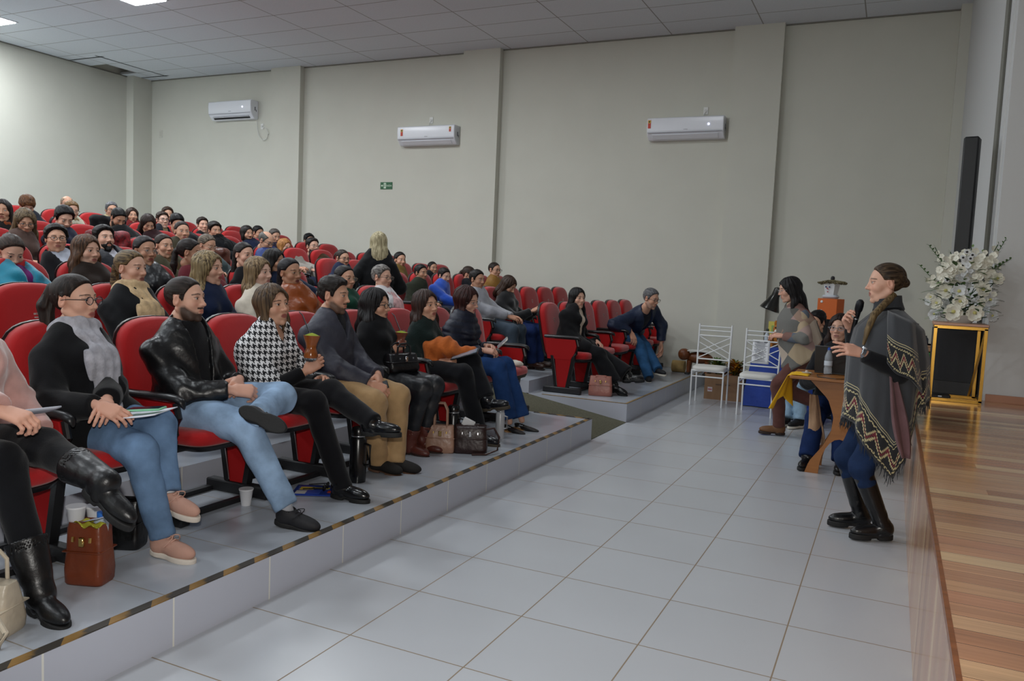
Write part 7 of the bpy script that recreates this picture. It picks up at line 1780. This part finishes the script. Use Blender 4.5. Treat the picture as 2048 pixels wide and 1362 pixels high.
    e = empty('folded_paper', (-2.42, 11.35, 0.535), RD(4), 'white sheet lying on the carved brown animal', 'paper'); MB().box((0, 0, 0), (0.16, 0.10, 0.006)).build('sheet', mat('d8d8d4'), e, smooth=False); MB().box((0.0, 0, 0.008), (0.12, 0.08, 0.002)).build('top_leaf', mat('e4e4e0'), e, smooth=False)
    e = empty('wood_log', (-2.73, 11.45, 0.198), 0, 'short pale cut log on the tier beside the carved animal', 'log'); MB().cyl((-0.09, 0, 0.085), (0.09, 0, 0.085), 0.085, n=18).build('bark', mat('9a8050', rough=0.9, var=0.2, vscale=12), e); MB().cyl((-0.092, 0, 0.085), (-0.091, 0, 0.085), 0.075, n=18).build('cut_end', mat('c0a878', rough=0.8), e)

# ------------------------------------------------------------------ things held, worn on laps and put on the floor
def gourd(p, label, d, hgt, r, col, straw):
    e = empty('mate_gourd', p, 0, label, 'gourd', None)
    ax = Vector(d).normalized().to_track_quat('Z', 'Y').to_matrix(); h = hgt
    MB().lathe([(r*0.55, 0), (r*0.78, h*0.06), (r*0.92, h*0.22), (r*0.72, h*0.42), (r*0.62, h*0.52), (r*0.74, h*0.70), (r*0.96, h*0.88), (r*1.08, h), (r*0.98, h), (r*0.85, h*0.86)], (0, 0, 0), 24, ax).build('cup', mat(col, rough=0.2, var=0.25, vscale=18), e)
    MB().lathe([(r*0.58, -0.002), (r*0.8, h*0.05), (r*0.86, h*0.12)], (0, 0, 0), 24, ax).build('silver_foot', M_silver, e)
    m = MB(); m.lathe([(r*0.98, h*0.93), (r*0.9, h*1.0), (r*0.4, h*1.07), (r*0.05, h*1.10)], (0, 0, 0), 24, ax); m.build('herb', mat('8c9a24', rough=0.9, bump=0.8, bscale=200), e)
    s = MB(); b = ax@Vector((0, 0, h*0.9)); u_ = Vector(straw); s.tube([b, b+u_*0.55, b+u_*0.85, b+u_+Vector((-0.012, 0, -0.005))], 0.0034, 8); s.build('metal_straw', mat('c8ccd0', rough=0.15, metal=1.0), e)
def paper_sheet(name, p, rz, w, d, label, cat, col='dfe1e8', tilt=(0, 0), th=0.002, curl=0.02):
    m = MB(); m.grid(lambda u_, v_: (w*(u_-0.5), d*(v_-0.5), curl*(2*u_-1)**2), 10, 8); o = m.build(name, mat(col, rough=0.7), None, solid=th); o.location = tuple(p); o.rotation_euler = (tilt[0], tilt[1], rz); return tag(o, label, cat)
def handbag(p, rz, w, d, h, col, label, name='handbag', top=0.8, hand=0.16, strap=None, metal='b8a070', slump=0.0):
    e = empty(name, p, rz, label, 'bag'); M = leather(col, bump=0.35)
    m = MB(); rg = []
    for z, kx, ky in ((0, 0.95, 0.90), (0.01, 1, 1), (h*0.25, 1.02, 1.05), (h*0.6, 0.97, 0.85*1.0), (h*0.92, 0.92*1, top*0.75), (h, 0.90, top*0.6)):
        rg.append([Vector((w*kx*math.copysign(abs(cos(t))**0.35, cos(t))+slump*z, d*ky*math.copysign(abs(sin(t))**0.35, sin(t)), z)) for t in [2*pi*i/32 for i in range(32)]])
    m.loft(rg); m.build('body', M, e, angle=60)
    for s in (-1, 1):
        o = MB().tube([(-w*0.45, s*d*top*0.62, h*0.86), (-w*0.42, s*d*0.5, h+hand*0.7), (-w*0.2, s*d*0.4, h+hand), (w*0.2, s*d*0.4, h+hand), (w*0.42, s*d*0.5, h+hand*0.7), (w*0.45, s*d*top*0.62, h*0.86)], 0.007, 8).build('handle', M, e)
    MB().box((0, -d*0.93, h*0.72), (0.012, 0.006, 0.020), bev=0.004).build('clasp', mat(metal, rough=0.2, metal=1.0), e)
    MB().tube([(-w*0.45, -d*0.9, h*0.80), (-w*0.45, -d*0.95, h*0.72)], 0.006, 6).tube([(w*0.45, -d*0.9, h*0.80), (w*0.45, -d*0.95, h*0.72)], 0.006, 6).build('buckles', mat(metal, rough=0.2, metal=1.0), e)
    MB().box((0, 0, h*0.55), (w*1.005, d*1.01, 0.003), bev=0.002).build('seam_band', leather(col, rough=0.3), e)
    if strap: MB().tube([tuple(q) for q in strap], 0.006, 8).build('strap', M, e)
    return e
def cup(p, label, r=0.034, h=0.085, name='paper_cup'):
    e = empty(name, p, 0, label, 'cup'); M = mat('dadce0', rough=0.5)
    MB().lathe([(r*0.68, 0), (r*0.7, 0.003), (r, h), (r*1.06, h+0.002), (r*1.06, h-0.003), (r*0.97, h-0.003), (r*0.66, 0.005)], (0, 0, 0), 28).build('cup_wall', M, e)
    MB().lathe([(r*1.0, h-0.001), (r*1.08, h), (r*1.08, h+0.004), (r*1.0, h+0.004)], (0, 0, 0), 28).build('rim', M, e); return e
def carried():
    Zf = Z1
    J3 = PEOPLE['P3']; r3 = J3['root']
    p = at(621, 722, Y=r3[1]+0.02); gourd(p, 'brown mate gourd with green herb and metal straw held by the houndstooth poncho', (0.0, 0.05, 1), 0.150, 0.046, '8a4a1c', (-0.055, -0.035, 0.155))
    J5 = PEOPLE['P5']; r5 = J5['root']
    p = at(801, 693, Y=r5[1]+0.03); gourd(p, 'pinkish brown mate gourd with flat green top held in the hand above a black handbag', (0.05, 0, 1), 0.105, 0.044, '7a4434', (-0.06, -0.025, 0.15))
    # notebook and pen of the pink coat
    o = at(36, 832, Y=1.95); paper_sheet('notebook', o, RD(12), 0.24, 0.18, 'open notebook with dark cover on the knee of the pink coat', 'notebook', 'c8ccd8', (RD(-4), RD(-8)), 0.006)
    q = MB(); a = at(28, 822, Y=1.93); b = at(44, 820, Y=1.93); q.tube([tuple(a), tuple(b)], 0.005, 8); o = q.build('pen', mat('2a2a9a', rough=0.3)); tag(o, 'blue pen in the hand over the notebook', 'pen')
    # booklet and green phone of the checked scarf
    c = at(268, 829, Y=2.47); paper_sheet('booklet', c, RD(22), 0.30, 0.21, 'open white booklet with blue corner on the blue jeans beside the black coat', 'booklet', 'd8dae4', (0, RD(-4)), 0.004, 0.012)
    e = empty('phone', at(292, 818, Y=2.47), RD(24), 'pale green phone lying on the open booklet', 'phone'); e.rotation_euler = (0, RD(-5), RD(24))
    MB().box((0, 0, 0), (0.078, 0.038, 0.005), bev=0.004).build('case', mat('7ec49a', rough=0.4), e); MB().box((0.0, 0, 0.0058), (0.072, 0.033, 0.0008)).build('screen', mat('22303a', rough=0.1), e, smooth=False)
    # black object in the clasped hands
    e = empty('phone', at(763, 772, Y=4.33), RD(30), 'small black phone between the hands over khaki trousers', 'phone'); e.rotation_euler = (RD(60), RD(-20), RD(30))
    MB().box((0, 0, 0), (0.045, 0.028, 0.006), bev=0.004).build('case', M_blk, e); MB().box((0, 0, 0.0065), (0.04, 0.024, 0.0008)).build('screen', mat('15181c', rough=0.4), e, smooth=False)
    # black handbag and papers on the lap
    p = at(800, 742, Y=4.84); handbag(p, RD(70), 0.13, 0.08, 0.13, '0d0d10', 'black leather handbag on the lap behind the khaki trousers', hand=0.07, metal='b0b0b4')
    p = at(832, 752, Y=5.0); paper_sheet('paper_sheet', p, RD(15), 0.24, 0.17, 'white paper with curled edge on the dark leather trousers', 'paper', 'd4d6e2', (RD(3), RD(4)), 0.002, 0.012)
    # orange knit and notebook
    import itertools
    def kn(P):
        pts = [((0.0, 0, 0.02), (0.10, 0.02, 0.03), 0.070), ((0.08, 0.02, 0.02), (0.20, 0.05, -0.01), 0.052), ((0.0, 0, 0.0), (0.02, -0.03, -0.10), 0.060), ((0.19, 0.05, -0.01), (0.27, 0.07, 0.01), 0.034)]
        d = None
        for a, b, r in pts:
            x = cap(P, a, b, r); d = x if d is None else smin(d, x, 0.03)
        return d+np.sin(P[:, 0]*95+np.sin(P[:, 2]*30)*1.5)*0.005+wob(P, 30, 3)*0.008
    v, qd = mesh_sdf(kn, (-0.1, -0.12, -0.2), (0.34, 0.15, 0.13), 0.006)
    o = npmesh('knitted_cloth', [(v, qd, 0)], [fabric('b8622c', bump=1.0, bscale=60)]); o.location = tuple(at(862, 704, Y=5.40)); o.scale = (1.15, 1.3, 1.25); o.rotation_euler = (0, 0, RD(15)); tag(o, 'bunched burnt orange knitted cloth on the lap of the dark green top', 'cloth')
    e = empty('tablet', at(930, 708, Y=5.46), RD(20), 'thin dark tablet held over the black trousers', 'tablet'); e.rotation_euler = (RD(8), RD(-18), RD(20))
    MB().box((0, 0, 0), (0.11, 0.08, 0.005), bev=0.003).build('case', mat('20242a', rough=0.3), e); MB().box((0, 0, 0.0056), (0.10, 0.072, 0.0008)).build('screen', mat('8a94a0', rough=0.12), e, smooth=False)
    e = empty('phone', at(1005, 686, Y=6.12), RD(20), 'silver phone held by the quilted navy jacket', 'phone'); e.rotation_euler = (RD(25), RD(-45), RD(10))
    MB().box((0, 0, 0), (0.062, 0.034, 0.005), bev=0.004).build('case', mat('c0bab0', rough=0.3, metal=0.5), e); MB().box((0, 0, 0.0056), (0.056, 0.030, 0.0008)).build('screen', mat('8c9298', rough=0.1), e, smooth=False)
    r = PEOPLE['i10']['root']; e = empty('phone', at(1027, 626, Y=r[1]+0.05), RD(20), 'dark phone in the hands of the bowed head by the empty seats', 'phone'); e.rotation_euler = (RD(20), RD(-30), RD(10))
    MB().box((0, 0, 0), (0.075, 0.038, 0.005), bev=0.004).build('case', M_blk, e); MB().box((0, 0, 0.0056), (0.068, 0.034, 0.0008)).build('screen', mat('4a5460', rough=0.1), e, smooth=False)
    p = at(1046, 654, Y=r[1]); handbag(p+np.array([-.05, 0, -0.03]), RD(80), 0.11, 0.06, 0.09, '15161a', 'dark bag on the lap next to the phone by the empty seats', hand=0.04)
    # white cloth on the empty seat
    def wc(P):
        d = smin(ell(P, (0, 0, 0.02), (0.10, 0.09, 0.04)), cap(P, (0.05, 0.0, 0.03), (0.15, 0.06, 0.01), 0.028), 0.02)
        return d+wob(P, 55, 2)*0.010
    v, qd = mesh_sdf(wc, (-0.16, -0.14, -0.05), (0.22, 0.14, 0.1), 0.007); o = npmesh('white_cloth', [(v, qd, 0)], [fabric('d2ccc0')]); o.location = (SEATX+0.17, near_y(8)-0.02, Z1+0.478); tag(o, 'crumpled white cloth on the empty front seat at the aisle', 'cloth')
    # papers and bag of the black coat
    p = at(1185, 694, Y=8.85); e = empty('notepad', p, RD(10), 'white notepad with blue edge on the lap of the long black coat', 'notepad'); e.rotation_euler = (RD(0), RD(18), RD(10))
    MB().box((0, 0, 0), (0.15, 0.10, 0.004)).build('pages', mat('d4d6e0', rough=0.7), e, smooth=False); MB().box((0.145, 0, 0.001), (0.010, 0.102, 0.006)).build('spine', mat('2c4cae', rough=0.5), e, smooth=False)
    p = at(1204, 792, Z=Zf); handbag((p[0]-0.03, p[1]+0.02, Zf), RD(15), 0.13, 0.06, 0.22, '9c6458', 'dusty pink handbag standing on the far tier in front of the long black coat', hand=0.0, metal='c8a868')
    r = PEOPLE['h2']['root']; paper_sheet('paper_sheet', at(704, 556, Y=r[1]), RD(10), 0.02, 0.16, 'white sheet held upright by the navy jacket in the fourth row', 'paper', 'ccd0dc', (RD(20), RD(-70)), 0.002, 0.0)
    # tumbler with straw
    r = PEOPLE['d3']['root']; p = at(346, 530, Y=r[1]+0.02); e = empty('tumbler', p, 0, 'purple tumbler with a pink straw raised to the mouth above the olive parka', 'tumbler')
    MB().lathe([(0.030, -0.05), (0.034, -0.045), (0.042, 0.06), (0.043, 0.062)], (0, 0, 0), 20).build('cup', mat('5a1470', rough=0.25), e); MB().lathe([(0.044, 0.06), (0.044, 0.068), (0.01, 0.072)], (0, 0, 0), 20).build('lid', mat('c04060', rough=0.2), e)
    tip = Vector(tuple(at(336, 503, Y=r[1]+0.0)-p)); MB().tube([(0, 0, 0.07), tuple(tip)], 0.0045, 6).build('straw', mat('d87a8c', rough=0.4), e)
    # red patterned coat over a seat, black coat over another, brown cover
    def drape(r_, y, col, label, z0=0.6, m=None):
        x = SEATX-DR*(r_-1); z = tier_z(r_)
        def fn(P):
            d = rbox(P, (-0.24, 0, 0.86), (0.075, 0.27, 0.19), 0.07); d = smax(d, 0.68-P[:, 2], 0.01)
            return d+wob(P, 26, y)*0.012
        v, qd = mesh_sdf(fn, (-0.40, -0.34, 0.6), (-0.05, 0.34, 1.12), 0.014); o = npmesh('draped_coat', [(v, qd, 0)], [m or fabric(col)]); o.location = (x, y, z); tag(o, label, 'coat')
    drape(5, near_y(7)+0.1, '6e1018', 'dark red patterned coat hung over a seat behind the white hood', m=mat('6e1018', rough=0.6, var=0.8, vscale=40))
    drape(7, near_y(10), '0c0c0f', 'black coat hung over a back row seat by the cream jacket')
    drape(4, near_y(8)-0.05, '5a2c20', 'brown leather coat hung over the seat behind the black sweater', m=leather('5a2c20'))
    # floor of the first tier
    z = Zf
    p = at(492, 1010, Z=z); cup((p[0], p[1], z), 'white paper cup standing on the tier below the leather jacket', 0.036, 0.088)
    TB = at(180, 1162, Z=z); BB = at(250, 1092, Z=z)
    bag = handbag((TB[0], TB[1], z), RD(20), 0.080, 0.060, 0.25, '6e3218', 'brown leather tote standing by the black boots, cup and papers inside', hand=0.0, metal='c0a060', top=1.1)
    cup((TB[0]-0.055, TB[1]-0.02, z+0.215), 'white cup tucked in the top of the brown tote', 0.036, 0.09)
    cup((TB[0]-0.03, TB[1]+0.045, z+0.21), 'second white cup leaning in the brown tote beside the first', 0.034, 0.085)
    e = empty('bottle', (TB[0]+0.04, TB[1]+0.02, z+0.20), 0, 'bottle with a blue cap inside the brown tote', 'bottle'); MB().lathe([(0.03, 0), (0.03, 0.05), (0.014, 0.07)], (0, 0, 0), 16).build('body', mat('a8b4bc', rough=0.2), e); MB().cyl((0, 0, 0.07), (0, 0, 0.09), 0.016).build('cap', mat('2a6cc0', rough=0.4), e)
    q = MB(); q.grid(lambda u_, v_: (TB[0]+0.01+0.10*u_, TB[1]-0.05+0.08*v_, z+0.26+0.03*u_), 4, 4); o = q.build('leaflet', mat('c2c8d6', rough=0.6), None, solid=0.001); tag(o, 'white leaflet sticking out of the brown tote', 'leaflet')
    q = MB(); q.grid(lambda u_, v_: (TB[0]-0.02+0.12*u_, TB[1]-0.06+0.06*v_, z+0.255+0.012*sin(u_*9)*cos(v_*8)), 12, 8); o = q.build('snack_wrapper', mat('b8b43a', rough=0.25, metal=0.3), None, solid=0.001); tag(o, 'crumpled yellow green wrapper on top of the brown tote', 'wrapper')
    handbag((BB[0], BB[1], z), RD(25), 0.085, 0.06, 0.22, '0c0c0e', 'black handbag standing behind the brown tote', hand=0.0, metal='c0a060', top=1.1)
    CB_ = at(-22, 1262, Z=z)
    e = handbag((CB_[0], CB_[1], z), RD(20), 0.10, 0.07, 0.18, 'b8ac98', 'cream bag with looped handles cut by the left edge of the picture', hand=0.10, metal='b8a070')
    MB().tube([(0.05, -0.06, 0.12), (0.14, -0.10, 0.05), (0.13, -0.12, 0.008), (0.03, -0.12, 0.008), (-0.03, -0.09, 0.06)], 0.010, 8).build('strap', leather('b8ac98'), e)
    # magazine and sunglasses
    c = at(640, 983, Z=z); e = empty('magazine', (c[0], c[1], z), RD(28), 'blue and yellow magazine lying on the tier by the black ankle boot', 'magazine')
    q = MB(); q.grid(lambda u_, v_: (0.30*(u_-0.5), 0.22*(v_-0.5), 0.004+0.012*max(0, u_-0.8)*5*0.3), 10, 8); q.build('cover', mat('23409c', rough=0.3), e, solid=0.003)
    q = MB(); rnd = random.Random(5)
    for (x, y_, w, h_, c_) in ((-0.08, 0.03, 0.04, 0.03, 'c8b02c'), (-0.10, -0.05, 0.03, 0.03, 'd8d8d4'), (0.0, 0.04, 0.05, 0.015, 'b8aa30'), (-0.03, -0.04, 0.04, 0.04, '3a58b8'), (0.08, -0.03, 0.03, 0.02, 'c84a2a'), (0.10, 0.05, 0.02, 0.03, 'd4d8e8')):
        MB().box((x, y_, 0.0085), (w, h_, 0.0006)).build('cover_print', mat(c_, rough=0.4), e, smooth=False)
    e = empty('sunglasses', at(652, 978, Z=z+0.02), RD(20), 'dark sunglasses lying on the magazine', 'glasses')
    for s in (-1, 1): MB().sphere((0, s*0.032, 0.015), 0.026, 8, (0.3, 1, 0.75)).build('lens', mat('0a0a0c', rough=0.08), e)
    MB().tube([(0, -0.058, 0.02), (-0.12, -0.05, 0.006)], 0.003, 5).tube([(0, 0.058, 0.02), (-0.12, 0.05, 0.006)], 0.003, 5).tube([(0.004, -0.01, 0.02), (0.004, 0.01, 0.02)], 0.003, 5).build('frame', M_blk, e)
    # thermos bottles
    def thermos(x, y, h, r, label, col='0c0c0e', zz=z):
        e = empty('thermos', (x, y, zz), 0, label, 'thermos'); M = mat(col, rough=0.25)
        MB().lathe([(r, 0), (r*1.02, 0.01), (r*1.02, h*0.78), (r*0.8, h*0.84)], (0, 0, 0), 24).build('body', M, e); MB().lathe([(r*0.82, h*0.83), (r*0.85, h*0.86), (r*0.85, h*0.97), (r*0.7, h)], (0, 0, 0), 24).build('cap', M, e)
        MB().lathe([(r*0.86, h*0.835), (r*0.88, h*0.84), (r*0.88, h*0.85), (r*0.86, h*0.855)], (0, 0, 0), 24).build('ring', M_silver, e)
        MB().tube([(r*0.9, 0, h*0.72), (r*1.75, 0, h*0.70), (r*1.75, 0, h*0.35), (r*0.95, 0, h*0.32)], 0.008, 8).build('handle', M, e)
    p = at(716, 965, Z=z); thermos(p[0]-0.02, p[1]+0.02, 0.34, 0.050, 'black thermos with a silver ring standing behind the black ankle boot')
    p = at(903, 905, Z=z); thermos(p[0]-0.05, p[1]+0.1, 0.33, 0.05, 'black thermos standing between the two handbags')
    p = at(1000, 880, Z=z); thermos(p[0]-0.03, p[1]+0.05, 0.26, 0.035, 'silver thermos beside the dark brown bucket bag', 'b0b2b6')
    p = at(880, 907, Z=z); handbag((p[0]-0.03, p[1]+0.05, z), RD(24), 0.105, 0.055, 0.20, 'a07c68', 'taupe handbag with gold clasp standing by the brown ankle boots', hand=0.16, metal='d0b070')
    p = at(937, 908, Z=z); e = handbag((p[0]-0.02, p[1]+0.06, z), RD(24), 0.125, 0.075, 0.20, '2a1614', 'dark brown bucket bag with its strap trailing on the tier', hand=0.0, metal='c0c0c4', top=1.2)
    MB().tube([(0.11, -0.03, 0.18), (0.17, -0.02, 0.19), (0.21, 0.0, 0.12), (0.20, -0.02, 0.03), (0.12, -0.09, 0.008), (0.02, -0.11, 0.008)], 0.008, 8).build('strap', leather('3a2420'), e)
    MB().box((-0.02, 0.0, 0.215), (0.045, 0.012, 0.03), Matrix.Rotation(RD(25), 3, 'Y'), bev=0.004).build('packet', mat('d0d0d0', rough=0.5), e)
    # rails joining the seats
    for r_ in range(1, 9):
        spans = [(near_y(0 if r_ < 4 else 1)-PITCH_Y*(1.5 if r_ == 1 else 0.5), near_y(8)+PITCH_Y*0.5, 'near'), (FAR0-PITCH_Y*0.5, FAR0+PITCH_Y*5.5, 'far')] if r_ < 6 else [(near_y(1)-PITCH_Y*0.5, near_y(16)+PITCH_Y*0.5, 'upper')]
        for (ya, yb, w) in spans:
            m = MB()
            for dx in (-0.10, 0.20): m.box((SEATX-DR*(r_-1)+dx, (ya+yb)/2, tier_z(r_)+0.014), (0.018, (yb-ya)/2, 0.013))
            o = m.build('floor_rail', M_blkm, smooth=False); tag(o, 'pair of black floor rails under the %s seats of the %s block' % (ROWN[r_], w), 'rail', 'floor rails under the seats')

# ------------------------------------------------------------------ run
occ = {}
front_row(); rest()
speaker_woman(); walker(); laptop_person(); behind_person(); blonde()
room_things(); floor_things(); carried()
ORD = ['', 'first', 'second', 'third', 'fourth', 'fifth', 'sixth', 'seventh', 'eighth', 'ninth', 'tenth', 'eleventh', 'twelfth', 'thirteenth', 'fourteenth', 'fifteenth', 'sixteenth', 'seventeenth']
for (r, y, end, blk, i) in SEATS:
    x = SEATX-DR*(r-1); who = None
    for k, J in PEOPLE.items():
        if abs(J['root'][0]-x) < 0.2 and abs(J['root'][1]-y) < 0.25: who = k
    blkn = 'near block' if blk == 'n' else 'wall block'
    idx = i+1 if blk == 'f' else 9-i
    frm = 'from the aisle' 
    lab = 'red seat, %s of the %s, %s %s' % (ROWN[r], blkn, ORD[max(1, idx)], frm) if r < 6 else 'red seat in the %s, %s from the side wall' % (ROWN[r], ORD[17-i])
    if who is None: lab = 'empty '+lab
    place_seat(r, y, end, lab)
